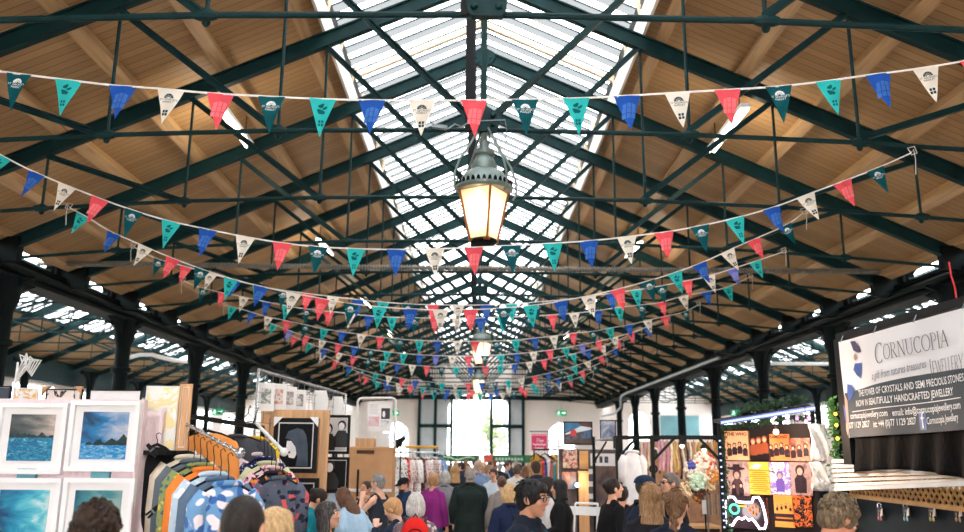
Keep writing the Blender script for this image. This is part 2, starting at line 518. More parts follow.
# ------------------------------------------------------------------ gutter beams, columns, aisles
XB = 7.62
for s, nm in ((-1, 'left'), (1, 'right')):
    g = MB()
    g.bbox((s*XB-0.16, Y0, 4.48), (s*XB+0.16, YEND, 4.77))
    g.bbox((s*XB-0.20, Y0, 4.73), (s*XB+0.20, YEND, 4.79))
    g.bbox((s*XB-0.22, Y0, 4.45), (s*XB+0.22, YEND, 4.50))
    g.tube((s*(XB-0.24), Y0, 4.60), (s*(XB-0.24), YEND, 4.60), 0.055, n=10)
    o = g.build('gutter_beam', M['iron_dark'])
    struct(o, 'dark iron gutter beam along the %s row of columns' % nm, 'beam')
    # little cast brackets between beam and roof edge at each truss
    for i in range(NTR):
        y = TR0+TRS*i
        b = MB(); b.bbox((s*XB-0.10, y-0.26, 4.78), (s*XB+0.10, y+0.26, 5.02))
        for d in (1, -1):
            pl = [(0,0),(0.28,0.0),(0.18,0.03),(0.11,0.07),(0.09,0.11),(0.12,0.17),(0.20,0.21),(0.30,0.23),(0,0.23)]
            b.prism([(d*x, z) for x, z in (pl if d > 0 else pl[::-1])], (s*XB, y+0.24*d, 4.79), (0,1,0), (0,0,1), 0.10)
        b.bbox((s*(XB-0.55), y-0.08, 4.60), (s*XB, y+0.08, 4.98))  # dark block added over the rafter end to darken its lit face
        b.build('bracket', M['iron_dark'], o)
def column_mesh(h, r0):
    c = MB()
    c.lathe([(r0*1.7, 0), (r0*1.7, 0.25), (r0*1.35, 0.32), (r0*1.1, 0.42), (r0, 0.6), (r0*0.92, h-1.1), (r0*1.25, h-1.08), (r0*1.25, h-1.0), (r0*0.95, h-0.98), (r0*0.95, h-0.55), (r0*1.3, h-0.4), (r0*1.5, h-0.12), (r0*1.5, h)], 20)
    for d in (-1, 1):     # curved brackets under the beam
        pl = [(0, -1.0), (0.10, -0.70), (0.24, -0.35), (0.46, -0.12), (0.75, -0.03), (0.75, 0.0), (0, 0)]
        c.prism([(d*x, y) for x, y in (pl if d > 0 else pl[::-1])], (0, 0, h), (0,1,0), (0,0,1), 0.10)
        c.prism([(d*x*0.6, y*0.8) for x, y in (pl if d > 0 else pl[::-1])], (0, 0, h), (1,0,0), (0,0,1), 0.08)
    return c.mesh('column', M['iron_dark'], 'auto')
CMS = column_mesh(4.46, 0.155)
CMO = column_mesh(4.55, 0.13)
for s, nm in ((-1, 'left'), (1, 'right')):
    k = 0
    for j in range(-1, 9):
        y = TR0+TRS*(1+2*j)+0.5
        if y > YEND-1: continue
        o = link('column', CMS, None, (s*(XB-0.12), y, 0))
        struct(o, 'dark green iron column under the %s gutter beam, %s along the row' % (nm, ORD(k)), 'column')
        o = link('column', CMO, None, (s*(XW-0.6), y, 0))
        struct(o, 'slimmer dark iron column against the outer wall of the %s aisle, %s along' % (nm, ORD(k)), 'column'); k += 1

XR, ZRA = 11.4, 6.35
AL = lambda x: ZRA - 0.447*abs(x-XR)
MG2 = m_glass('aisle_glass', 0.6, 0.085, 0.5)
for s, nm in ((-1, 'left'), (1, 'right')):
    for k, (x0, x1) in enumerate(((8.0, 10.3), (13.1, XW))):
        mb = MB()
        z0, z1 = AL(x0), AL(x1)
        pr = [(s*x0, z0), (s*x1, z1), (s*x1, z1+0.06), (s*x0, z0+0.06)]
        mb.loft([[V((x, Y0, z)) for x, z in pr], [V((x, YEND, z)) for x, z in pr]])
        o = mb.build('aisle_roof', M['boards'])
        struct(o, 'timber boarded %s slope of the %s aisle roof' % (('inner', 'outer')[k], nm), 'ceiling')
    for k, (x0, x1) in enumerate(((10.3, XR), (XR, 13.1))):
        mb = MB()
        mb.add([(s*x0,Y0,AL(x0)+0.03), (s*x1,Y0,AL(x1)+0.03), (s*x1,YEND,AL(x1)+0.03), (s*x0,YEND,AL(x0)+0.03)], [(0,1,2,3)])
        o = mb.build('window_%d' % (3+k+(0 if s < 0 else 2)), MG2)
        struct(o, '%s strip of white glazing at the ridge of the %s aisle' % (('inner', 'outer')[k], nm), 'window')
        gb = MB(); y = Y0
        while y < YEND:
            gb.bar((s*x0, y, AL(x0)), (s*x1, y, AL(x1)), 0.02, 0.05); y += 0.75
        gb.bar((s*x0, Y0, AL(x0)), (s*x0, YEND, AL(x0)), 0.1, 0.1); gb.bar((s*x1, Y0, AL(x1)), (s*x1, YEND, AL(x1)), 0.08, 0.1)
        gb.build('glazing_bars', M['iron'], o)
    am = MB()
    am.bar((s*7.9, 0, AL(7.9)-0.14), (s*XR, 0, AL(XR)-0.14), 0.10, 0.18)
    am.bar((s*XR, 0, AL(XR)-0.14), (s*(XW-0.05), 0, AL(XW)-0.14), 0.10, 0.18)
    am.tube((s*7.8, 0, 4.75), (s*(XW-0.1), 0, 4.75), 0.022, n=6)
    for x0, x1 in ((XR, 9.6), (XR, 13.2)):
        am.bar((s*x0, 0, 4.75), (s*x1, 0, AL(x1)-0.15), 0.05, 0.05)
    am.tube((s*XR, 0, 4.75), (s*XR, 0, AL(XR)), 0.02, n=6)
    am.tube((s*9.6, 0, 4.75), (s*9.6, 0, AL(9.6)), 0.016, n=6); am.tube((s*13.2, 0, 4.75), (s*13.2, 0, AL(13.2)), 0.016, n=6)
    # diagonal wind bracing up to the next truss
    am.bar((s*11.5, 0, AL(11.5)-0.1), (s*13.0, TRS, AL(13.0)-0.1), 0.04, 0.04)
    am.bar((s*13.0, 0, AL(13.0)-0.1), (s*11.5, TRS, AL(11.5)-0.1), 0.04, 0.04)
    ame = am.mesh('aisle_truss', M['iron'])
    for i in range(-1, NTR):
        o = link('aisle_truss', ame, None, (0, TR0+TRS*i, 0))
        struct(o, 'thin green iron truss under the %s aisle roof, %s from the near end' % (nm, ORD(i+1)), 'truss')

# ------------------------------------------------------------------ outer walls
def m_brick(name, a, b, mort):
    t = NT(name); co = t.coords()
    s = t.n('ShaderNodeSeparateXYZ'); t.l(co, s.inputs[0])
    cv = t.n('ShaderNodeCombineXYZ'); t.l(t.math('ADD', s.outputs[0], s.outputs[1]), cv.inputs[0]); t.l(s.outputs[2], cv.inputs[1])
    br = t.n('ShaderNodeTexBrick'); br.inputs['Scale'].default_value = 1.0
    br.inputs['Brick Width'].default_value = 0.23; br.inputs['Row Height'].default_value = 0.075; br.inputs['Mortar Size'].default_value = 0.006
    br.inputs['Color1'].default_value = srgb(*a); br.inputs['Color2'].default_value = srgb(*b); br.inputs['Mortar'].default_value = srgb(*mort)
    t.l(cv.outputs[0], br.inputs['Vector'])
    f, _ = t.noise(co, 0.8, 4)
    col = t.mix(t.math('MULTIPLY', f, 0.25), br.outputs['Color'], srgb(214, 204, 196))
    return t.done(t.bsdf(col, 0.75, 0, 0.25))
MWALL = m_brick('painted_brick', (246, 238, 234), (242, 234, 229), (234, 226, 221))
GL = NT('clear_glass')
_tp = GL.n('ShaderNodeBsdfTransparent'); _tp.inputs[0].default_value = (0.93,0.97,0.97,1)
_gl = GL.n('ShaderNodeBsdfGlossy'); _gl.inputs['Roughness'].default_value = 0.05
_mx = GL.n('ShaderNodeMixShader'); _mx.inputs[0].default_value = 0.05
GL.l(_tp.outputs[0], _mx.inputs[1]); GL.l(_gl.outputs[0], _mx.inputs[2]); M['glass'] = GL.done(_mx)
wn = 10
for s, nm in ((-1, 'left'), (1, 'right')):
    wl = MB(); ys = []
    k = 0; y = Y0
    z0, z1, ztop = 2.9, 3.9, AL(XW)+0.05
    centres = [TR0+TRS*(2*j)+0.0 for j in range(0, 11)]
    prev = Y0
    for c in centres:
        if c+1.3 > YEND: break
        wl.bbox((s*XW, prev, 0), (s*(XW+0.3), c-1.3, ztop))
        wl.bbox((s*XW, c-1.3, 0), (s*(XW+0.3), c+1.3, z0)); wl.bbox((s*XW, c-1.3, z1), (s*(XW+0.3), c+1.3, ztop))
        prev = c+1.3; ys.append(c)
    wl.bbox((s*XW, prev, 0), (s*(XW+0.3), YEND, ztop))
    struct(wl.build('wall_%s' % nm, MWALL), 'white painted brick outer wall of the %s aisle' % nm, 'wall')
    bt = MB().bbox((s*XW, Y0, ztop-0.80), (s*(XW-0.18), YEND, ztop-0.02))
    struct(bt.build('wall_plate', M['iron']), 'green wall beam under the eaves of the %s aisle' % nm, 'beam')
    for k, c in enumerate(ys):
        fr = MB()
        X = s*(XW+0.12)
        for yy in (-1.28, -0.43, 0.43, 1.28): fr.bbox((X-0.04, c+yy-0.03, z0), (X+0.04, c+yy+0.03, z1))
        for zz in (z0+0.03, (z0+z1)/2, z1-0.03): fr.bbox((X-0.035, c-1.3, zz-0.025), (X+0.035, c+1.3, zz+0.025))
        o = fr.build('window_%d' % wn, M['white_paint']); wn += 1
        struct(o, 'high side window in the %s aisle wall, %s from the near end' % (nm, ORD(k)), 'window')
        MB().add([(X, c-1.3, z0), (X, c+1.3, z0), (X, c+1.3, z1), (X, c-1.3, z1)], [(0,1,2,3)]).build('pane', M['glass'], o)

# end wall: portal, central arch, small arches
PX = lambda px: (px-477.5)/16.2
portal = (PX(418), PX(523)); arch = (PX(447), PX(510)); spring = 4.35; crown = 5.35
sm = [(-5.9, -4.3, 3.5), (4.35, 6.0, 3.5), (-12.6, -10.6, 4.0), (9.4, 10.7, 4.3)]
def wall_with_arches(openings, x0, x1, z1f, y, th):
    """openings (a, b, spring, crown, sill) cut out of a wall x0..x1; built as vertical strips so that the arches are true openings"""
    mb = MB(); cuts = [x0, x1]
    for a, b, sp, cr, sl in openings:
        n = 16
        cuts += [a+(b-a)*i/n for i in range(n+1)]
    x = x0
    while x < x1: cuts.append(x); x += 1.5
    cuts += [0, -XB, XB, -XR, XR]
    cuts = sorted(set(round(c, 4) for c in cuts if x0 <= c <= x1))
    for a, b in zip(cuts[:-1], cuts[1:]):
        if b-a < 1e-4: continue
        m = (a+b)/2; op = None
        for q in openings:
            if q[0] < m < q[1]: op = q
        def slab(za0, zb0, za1, zb1):
            vs = [(a,y,za0),(b,y,zb0),(b,y,zb1),(a,y,za1)]; vs += [(p[0], y+th, p[2]) for p in vs]
            mb.add(vs, [(0,1,2,3),(7,6,5,4),(0,4,5,1),(2,6,7,3),(1,5,6,2),(0,3,7,4)])
        if op is None: slab(0, 0, z1f(a), z1f(b))
        else:
            A, B, sp, cr, sl = op; c = (A+B)/2; hw = (B-A)/2
            h = lambda x: sp+(cr-sp)*math.sqrt(max(0, 1-((x-c)/hw)**2))
            if sl > 0: slab(0, 0, sl, sl)
            slab(h(a), h(b), z1f(a), z1f(b))
    return mb
def ztop(x):
    ax = abs(x)
    if ax <= XB: return (zr-0.447*ax if ax < XS else L(ax)+DK)
    return max(AL(ax), 5.0)
ops = [(arch[0], arch[1], spring, crown, 0.0)] + [(a, b, c-0.8, c, 0.9 if abs(a) > 7 else 1.2) for a, b, c in sm]
struct(wall_with_arches(ops, -XW-0.3, XW+0.3, ztop, YEND, 0.4).build('wall_back', MWALL), 'cream painted end wall with arched openings', 'wall')
# green frame of the portal with greyish side panels
pf = MB(); yf = YEND-0.1
for px in (418.5, 434.7, 451, 491, 509, 523): pf.bbox((PX(px)-0.09, yf-0.12, 0), (PX(px)+0.09, yf+0.1, 5.25 if px in (451, 491) else 5.6))
for a, b in ((418.5, 451), (491, 523)): pf.bbox((PX(a), yf-0.10, 3.18), (PX(b), yf+0.08, 3.40))
pf.bbox((PX(418.5), yf-0.1, 5.5), (PX(523), yf+0.1, 5.68))
o = pf.build('door_1', M['iron']); struct(o, 'tall green framed portal around the bright arched doorway at the far end', 'door')
MPAN = plain('pale_panel', (196, 206, 212), 0.5, 0, 0.4, 0.08, 2)
for a, b in ((419, 447), (510.5, 522.5)):
    MB().bbox((PX(a), yf+0.02, 0), (PX(b), yf+0.06, 5.5)).build('side_panel', MPAN, o)
for a, b, c in sm:
    n = sm.index((a, b, c)); X = (a+b)/2
    fr = MB(); yy = YEND+0.15
    fr.bbox((a, yy-0.03, 2.4), (b, yy+0.03, 2.46)); fr.bbox((X-0.03, yy-0.03, 0.9), (X+0.03, yy+0.03, c-0.02))
    for q in (0.25, 0.75): fr.bbox((a+(b-a)*q-0.015, yy-0.02, 0.9), (a+(b-a)*q+0.015, yy+0.02, c-0.25))
    o = fr.build('window_%d' % (40+n), M['iron_dark']); struct(o, ('small round-headed window in the end wall left of the portal','small round-headed window in the end wall right of the portal','round-headed window in the end wall of the left aisle','tall window with bars in the end wall of the right aisle')[n], 'window')
    MB().add([(a, yy, 0.9), (b, yy, 0.9), (b, yy, c-0.25), (a, yy, c-0.25)], [(0,1,2,3)]).build('pane', M['glass'], o)
# end-wall tie beam and service ledge
struct(MB().bbox((-XB, YEND-0.5, 4.90), (XB, YEND-0.2, 5.14)).build('end_beam', M['iron_dark']), 'dark beam across the hall just before the end wall', 'beam')
# rear of the hall, behind the camera: low wall only, open to daylight above
wf = MB().bbox((-XW, Y0-0.3, 0), (XW, Y0, 3.2)); wf.bbox((-XW, Y0-0.3, 3.2), (-6.5, Y0, 8)); wf.bbox((6.5, Y0-0.3, 3.2), (XW, Y0, 8))
struct(wf.build('wall_front', MWALL), 'wall with a wide high opening closing the hall behind the camera', 'wall')
# service panel and teal board in the right aisle end
MT = plain('teal_board', (120, 170, 180), 0.4, 0, 0.5, 0.3, 0.6)
o = MB().bbox((11.35, YEND-0.09, 2.75), (13.75, YEND-0.01, 4.05)).build('wall_sign', MT)  # blank teal notice board against the wall, not a sign
tag(o, 'large pale teal board on the end wall of the right aisle', 'board')

# ------------------------------------------------------------------ outside: white building and a tree
bd = empty('white_building', (-2.0, 80, -0.05)); tag(bd, 'white rendered building with small windows across the street beyond the arch', 'building')
MB().bbox((-14, 0, 0), (14, 8, 9.5)).build('wall', plain('white_render', (245, 245, 245), 0.8, 0, 0.2, 0.02), bd)
MB().prism([(-14.4, 9.5), (14.4, 9.5), (13.5, 11.5), (-13.5, 11.5)], (0, 4, 0), (1,0,0), (0,0,1), 8.6).build('roof', plain('slate', (120, 122, 128), 0.6), bd)
MWIN = plain('dark_window', (70, 80, 90), 0.2, 0, 0.6)
for zz in (3.3, 4.4, 6.6):
    for xx in (-6, -4.9, -0.9, -0.1, 0.7, 4.6, 5.5, 7.5):
        f = MB().bbox((xx-0.28, -0.06, zz-0.42), (xx+0.28, 0.02, zz+0.42)).build('window', M['white_paint'], bd)
        MB().bbox((xx-0.22, -0.08, zz-0.36), (xx+0.22, -0.05, zz+0.36)).build('pane', MWIN, f)
tr = empty('street_tree', (1.1, 64, -0.05)); tag(tr, 'green leafy tree standing in the street beyond the arched doorway', 'tree')
tk = MB(); tk.path([(0,0,0),(0.05,0,1.2),(-0.05,0.1,2.4),(0.05,0,3.6)], [0.16,0.13,0.1,0.05], 8)
for a in range(5): tk.path([(0,0,1.9+0.25*a),(0.7*math.cos(a*2.2),0.7*math.sin(a*2.2),2.8+0.3*a)], [0.05,0.02], 6)
tk.build('trunk', plain('bark', (96, 80, 62), 0.9, 0, 0.1, 0.3, 10), tr)
lf = MB(); R = random.Random(3)
for i in range(2600):
    u = V((R.gauss(0,1), R.gauss(0,1), R.gauss(0,1))).normalized()*(R.random()**0.4)
    c = V((u.x*1.25, u.y*1.25, 3.3+u.z*1.9)); a = V((R.gauss(0,1), R.gauss(0,1), R.gauss(0,1))).normalized(); b = a.orthogonal().normalized()
    if noise.noise(c*1.6) < -0.25: continue
    s_ = 0.09+0.05*R.random()
    lf.add([c-a*s_, c+b*s_*0.5, c+a*s_, c-b*s_*0.5], [(0,1,2,3)])
lf.build('foliage', plain('leaves', (92, 106, 66), 0.6, 0, 0.3, 0.35, 3), tr)
# ------------------------------------------------------------------ text as mesh data
_TX = {}
def text_mb(body, size=1.0, align='CENTER', shear=0.0, narrow=1.0, bold=0.0):
    """outline text as a flat MB in the xy plane, size = cap height scale of the font"""
    key = (body, align, shear, bold)
    if key not in _TX:
        cu = bpy.data.curves.new('text', 'FONT'); cu.body = body; cu.align_x = align; cu.align_y = 'CENTER'; cu.shear = shear
        cu.resolution_u = 2; cu.size = 1.0; cu.offset = bold
        o = bpy.data.objects.new('text', cu); COL.objects.link(o)
        dg = bpy.context.evaluated_depsgraph_get(); dg.update()
        me = bpy.data.meshes.new_from_object(o.evaluated_get(dg))
        vs = [v.co.copy() for v in me.vertices]; fs = [tuple(p.vertices) for p in me.polygons]
        COL.objects.unlink(o); bpy.data.objects.remove(o); bpy.data.curves.remove(cu); bpy.data.meshes.remove(me)
        _TX[key] = (vs, fs)
    vs, fs = _TX[key]
    m = MB(); m.add([(v.x*size*narrow, v.y*size, 0) for v in vs], fs); return m

# ------------------------------------------------------------------ pennants
def m_flag(name, rgb, tr=0.42):
    t = NT(name); c = srgb(*rgb); co = t.coords()
    f, _ = t.noise(co, 8, 3)
    col = t.ramp(f, [(0.3, tuple(x*0.9 for x in c[:3])+(1,)), (0.7, tuple(min(1, x*1.08) for x in c[:3])+(1,))])
    d = t.bsdf(col, 0.8, 0, 0.2); tl = t.n('ShaderNodeBsdfTranslucent'); t.l(col, tl.inputs[0])
    mx = t.n('ShaderNodeMixShader'); mx.inputs[0].default_value = tr
    t.l(d.outputs[0], mx.inputs[1]); t.l(tl.outputs[0], mx.inputs[2])
    return t.done(mx)
FM = {'D': m_flag('dark_teal_cloth', (8, 84, 92)), 'T': m_flag('turquoise_cloth', (48, 190, 188)), 'B': m_flag('blue_cloth', (34, 86, 176)),
      'C': m_flag('cream_cloth', (240, 232, 220)), 'R': m_flag('coral_cloth', (238, 88, 100)), 'P': m_flag('lilac_blue_cloth', (112, 118, 200))}
PM = {'D': m_flag('white_print', (246, 248, 248), 0.2), 'T': m_flag('teal_print', (14, 98, 104), 0.3), 'B': m_flag('pale_blue_print', (72, 122, 200), 0.3),
      'C': m_flag('dark_print', (22, 60, 66), 0.2), 'R': m_flag('pink_print', (248, 132, 140), 0.3), 'P': m_flag('pale_lilac_print', (150, 156, 224), 0.3)}
PM2 = m_flag('deep_teal_print', (8, 78, 84), 0.3)
M['tape'] = m_flag('white_tape', (240, 236, 232), 0.25)
FW, FH = 0.187, 0.272
def flag_mesh(kind, variant):
    """triangle pennant hanging from the origin: top edge along x, down along -z; front faces -y"""
    R = random.Random(kind+str(variant)); ph = R.random()*6; amp = 0.006+0.010*R.random(); tw = R.uniform(-0.05, 0.05)
    def P(x, z, off=0.0):
        t = -z/FH
        return V((x, amp*math.sin(x*38+ph)*(0.3+t)+tw*t*t*0.5 - off, z))
    mb = MB(); n = 8
    def W(t): return FW/2*(1-t)+0.002
    for k in range(n):                                  # cloth, front and back sheet
        t0, t1 = k/n, (k+1)/n
        m = 6
        for i in range(m):
            xs = [(-1+2*i/m), (-1+2*(i+1)/m)]
            q = [P(W(t1)*xs[0], -FH*t1), P(W(t1)*xs[1], -FH*t1), P(W(t0)*xs[1], -FH*t0), P(W(t0)*xs[0], -FH*t0)]
            mb.add(q, [(0,1,2,3)], 0)
    def pr(poly, mi=1, off=0.0022):
        mb.add([P(x, z, off) for x, z in poly], [tuple(range(len(poly)))], mi)
    def window(zc, w, h, cols, rows, mi, gap=0.006, lean=0.0, arch=False):
        for c in range(cols):
            for r in range(rows):
                x0 = -w/2+w*c/cols+gap/2; x1 = -w/2+w*(c+1)/cols-gap/2
                z1 = zc+h/2-h*r/rows-gap/2; z0 = zc+h/2-h*(r+1)/rows+gap/2
                dz = (lambda x: (-abs(x)/w*0.35*h if arch else 0)*(1.0 if r == 0 else 0.6))
                pr([(x0*0.92+lean*(z0-zc), z0+dz(x0)), (x1*0.92+lean*(z0-zc), z0+dz(x1)), (x1+lean*(z1-zc), z1+dz(x1)), (x0+lean*(z1-zc), z1+dz(x0))], mi)
    def logo(zc, s, mi):
        for k in range(7):
            a0, a1 = PI*(k+0.06)/7, PI*(k+0.94)/7
            r0, r1 = 0.019*s, 0.035*s
            pr([(r0*math.cos(a0), zc+r0*math.sin(a0)), (r1*math.cos(a0), zc+r1*math.sin(a0)), (r1*math.cos(a1), zc+r1*math.sin(a1)), (r0*math.cos(a1), zc+r0*math.sin(a1))], mi)
        r0, r1 = 0.010*s, 0.0165*s
        for k in range(5):
            a0, a1 = PI*k/5, PI*(k+1)/5
            pr([(r0*math.cos(a0), zc+r0*math.sin(a0)), (r1*math.cos(a0), zc+r1*math.sin(a0)), (r1*math.cos(a1), zc+r1*math.sin(a1)), (r0*math.cos(a1), zc+r0*math.sin(a1))], mi)
        for ln, z, sz in (("ST GEORGE'S", -0.012, 0.0215), ("MARKET", -0.031, 0.0205)):
            tm = text_mb(ln, sz*s)
            mb.add([P(p[0], zc+z*s+p[1], 0.0024) for p in tm.v], tm.f, mi)
    if kind == 'D':
        logo(-0.068, 1.0, 1); window(-0.172, 0.040, 0.05, 2, 2, 2)
    elif kind == 'C':
        logo(-0.068, 1.0, 1); window(-0.185, 0.044, 0.050, 2, 2, 1, 0.005)
    elif kind == 'T':
        def blob(cx, cz, rx, rz, a=0.0, n=10, lobes=0.0):
            ps = []
            for i in range(n):
                t = 2*PI*i/n; r = 1+lobes*math.sin(3*t)
                x, z = rx*r*math.cos(t), rz*r*math.sin(t)
                ps.append((cx+x*math.cos(a)-z*math.sin(a), cz+x*math.sin(a)+z*math.cos(a)))
            pr(ps, 1)
        blob(-0.006, -0.052, 0.022, 0.014, 0.5, 12, 0.15); blob(0.022, -0.068, 0.020, 0.009, 0.5, 10, 0.1)
        blob(-0.010, -0.094, 0.025, 0.017, -0.3, 12, 0.18); blob(0.012, -0.102, 0.014, 0.010, 0.7)
        window(-0.178, 0.042, 0.048, 2, 2, 1)
    else:
        window(-0.112, 0.100, 0.125, 3, 3, 1, 0.006, 0.12, True)
    mb.weld()
    mats = [FM[kind], PM[kind], PM2]
    return mb.mesh('pennant', mats, True)
FMESH = {(k, v): flag_mesh(k, v) for k in 'DTBCRP' for v in range(3)}

def cord_fn(pts):
    """smooth curve through pixel points (x, y): Catmull-Rom on y(x)"""
    pts = sorted(pts); xs = [p[0] for p in pts]; ys = [p[1] for p in pts]; n = len(pts)
    ms = []
    for i in range(n):
        a, b = max(0, i-1), min(n-1, i+1); ms.append((ys[b]-ys[a])/(xs[b]-xs[a]))
    def f(x):
        i = 0
        while i < n-2 and x > xs[i+1]: i += 1
        h = xs[i+1]-xs[i]; t = (x-xs[i])/h
        return ((2*t**3-3*t*t+1)*ys[i] + (t**3-2*t*t+t)*h*ms[i] + (-2*t**3+3*t*t)*ys[i+1] + (t**3-t*t)*h*ms[i+1])
    return f
def bunting(Y, pts, flags, label, seed=0, tails=True):
    """a string of pennants hung from truss to truss across the nave at distance Y"""
    R = random.Random(seed); f = cord_fn(pts); x0, x1 = min(p[0] for p in pts), max(p[0] for p in pts)
    n = 90
    P3 = [at(x0+(x1-x0)*i/n, f(x0+(x1-x0)*i/n), Y) for i in range(n+1)]
    root = empty('bunting_string', (0, Y, 0)); tag(root, label, 'bunting', 'bunting strings across the nave')
    c = MB()
    for a, b in zip(P3[:-1], P3[1:]):
        c.bar(a-V((0,Y,0)), b-V((0,Y,0)), 0.004, 0.014)
    if tails:
        for e in (P3[0], P3[-1]):
            q = e-V((0,Y,0)); sgn = 1 if e.x > 0 else -1
            c.path([q, q+V((0.03*sgn,0,0.04)), q+V((0.05*sgn,0.02,-0.06)), q+V((0.03*sgn,0.01,-0.22))], 0.004, 5)
            c.path([q, q+V((-0.03*sgn,0,0.05)), q+V((0.04*sgn,0,0.07)), q+V((0.06*sgn,0,0.0)), q+V((0.0,0,-0.02))], 0.005, 5)
    c.build('cord', M['tape'], root)
    for k, (px, kind) in enumerate(flags):
        p = at(px, f(px)+0.3, Y); q = p
        for it in range(2):           # other end of the 0.187 m top edge
            wpx = FW*FPX/((Y)*0.975+(p.z-CAMZ)*0.219)
            q = at(px+wpx*0.99, f(px+wpx*0.99)+0.3, Y)
        m = (p+q)/2; ang = math.atan2(q.z-p.z, q.x-p.x)
        o = link('pennant', FMESH[(kind, R.randrange(3))], root)
        o.location = (m.x, -0.006, m.z); o.rotation_euler = (R.uniform(-0.07, 0.05), -ang+R.uniform(-0.03, 0.03), R.uniform(-0.10, 0.10))
    return root
TY = lambda k: TR0+TRS*k
r1 = [(7,'D'),(56,'T'),(110,'B'),(158,'C'),(208,'R'),(259,'D'),(310,'T'),(359,'B'),(409,'C'),(461,'R'),(512,'D'),(563,'T'),(614,'B'),(664,'C'),(714,'R'),(765,'D'),(815,'T'),(865,'B'),(912,'C'),(959,'R'),(-42,'R'),(1006,'D')]
bunting(TY(0)-0.12, [(-95,58),(-45,66),(0,71.5),(56,78.5),(110,85),(158,88.5),(208,93),(259,96),(310,98.5),(359,100),(435,100.5),(500,100),(563,98.7),(614,96.5),(664,93.5),(713,90.5),(764,87.5),(815,82.5),(865,75.5),(912,69.5),(964,61),(1060,42)], r1,
        'nearest and largest bunting string, running almost level across the skylight', 1)
r2 = [(-6,'T'),(27,'B'),(58,'C'),(91,'R'),(125,'D'),(162,'T'),(199,'B'),(236,'C'),(273,'R'),(309,'D'),(346,'T'),(387,'B'),(425,'C'),(464,'R'),(502,'D'),(543,'T'),(579,'B'),(617,'C'),(654,'R'),(690,'D'),(725,'T'),(762,'B'),(796,'C'),(832,'R'),(865,'D'),(-40,'D')]
bunting(TY(1)-0.10, [(-70,118),(-30,138),(0,154.5),(27,168.5),(58,182),(91,195),(125,207.5),(162,219),(199,227.5),(236,235),(273,241.5),(309,246),(346,248.3),(396,249.5),(445,248.5),(502,246),(553,243.3),(598,240),(637,235.5),(672,231),(709,224),(745,215.5),(780,205),(814,192),(849,179),(882,166),(911,153)], r2,
        'second bunting string, dipping below the big lantern and rising to the right truss rod', 2)
r3 = [(76,'T'),(107,'B'),(138,'C'),(166,'R'),(195,'D'),(224,'T'),(254,'B'),(286,'C'),(315,'R'),(344,'D'),(372,'T'),(403,'B'),(433,'C'),(463,'R'),(496,'D'),(523,'T'),(553,'B'),(581,'C'),(610,'R'),(640,'D'),(667,'T'),(692,'B'),(720,'C'),(746,'R'),(777,'D')]
bunting(TY(2)-0.10, [(70,208),(88,217.5),(107,229.5),(138,243.5),(166,255.5),(196,267),(224,276.5),(253,284.5),(285,291.5),(314,297),(343,302.5),(372,306),(403,308.5),(448,310),(496,308.5),(538,304.7),(568,299.7),(596,294.3),(624,287.5),(653,279.5),(681,270.5),(708,260),(736,247),(761,236.3),(789,223.5),(803,213)], r3,
        'third bunting string, starting at a knotted tail under the left truss rod', 3)
r4 = [(154,'D'),(180,'R'),(205,'C'),(229,'B'),(253,'T'),(278,'D'),(302,'R'),(327,'C'),(352,'B'),(377,'T'),(402,'D'),(427,'R'),(452,'C'),(480,'B'),(505,'T'),(530,'D'),(556,'R'),(581,'C'),(605,'B'),(630,'T'),(655,'D'),(680,'R'),(703,'C'),(726,'P'),(749,'T')]
bunting(TY(3)-0.10, [(134,247),(155,258),(180,265),(205,272),(230,279),(253,284.5),(278,289.5),(303,293),(340,297.5),(377,301.5),(410,304),(450,305),(480,305),(510,304),(565,299.5),(605,294),(631,290.5),(655,287),(680,282),(705,277),(727,270.5),(750,263),(783,252)], r4,
        'fourth bunting string, behind the third, with a lilac pennant near its right end', 4)
r5 = [(199,'D'),(218,'R'),(239,'C'),(262,'B'),(282,'T'),(302,'D'),(324,'R'),(345,'C'),(364,'B'),(387,'T'),(409,'D'),(430,'R'),(452,'C'),(475,'B'),(497,'T'),(524,'D'),(547,'R'),(569,'C'),(592,'B'),(614,'T'),(636,'D'),(656,'R'),(678,'C'),(701,'B'),(722,'T')]
bunting(TY(4)-0.10, [(184,281),(199,287),(219,292),(239,296),(262,301),(283,305),(303,308.5),(345,313),(365,315.5),(391,317),(430,318),(480,318),(500,317),(525,316.5),(550,315),(575,313),(595,311),(618,307.5),(640,305),(660,302.5),(683,296),(705,292),(728,287),(750,277)], r5,
        'fifth bunting string, starting at a knotted tail above the left gutter', 5)
r6 = [(228,'T'),(248,'B'),(264,'C'),(283,'R'),(302,'D'),(320,'T'),(338,'B'),(357,'C'),(376,'R'),(396,'D'),(415,'T'),(433,'B'),(453,'C'),(471,'R'),(492,'D'),(511,'T'),(530,'B'),(549,'C'),(568,'R'),(588,'D'),(605,'T'),(624,'B'),(643,'C'),(660,'R'),(680,'D')]
bunting(TY(5)-0.10, [(226,305),(248,311),(264,316),(283,320),(302,324),(320,328),(340,331.5),(358,334),(380,337),(400,339),(420,340.5),(457,341.3),(495,341),(516,340),(535,338),(553,336),(573,333),(592,331.5),(610,328),(628,325),(647,320.5),(664,316.5),(684,312),(698,305)], r6,
        'sixth bunting string, its red pennant crossing in front of the second lantern', 6)
CYC = 'TBPCRDTBCRDTBCR'
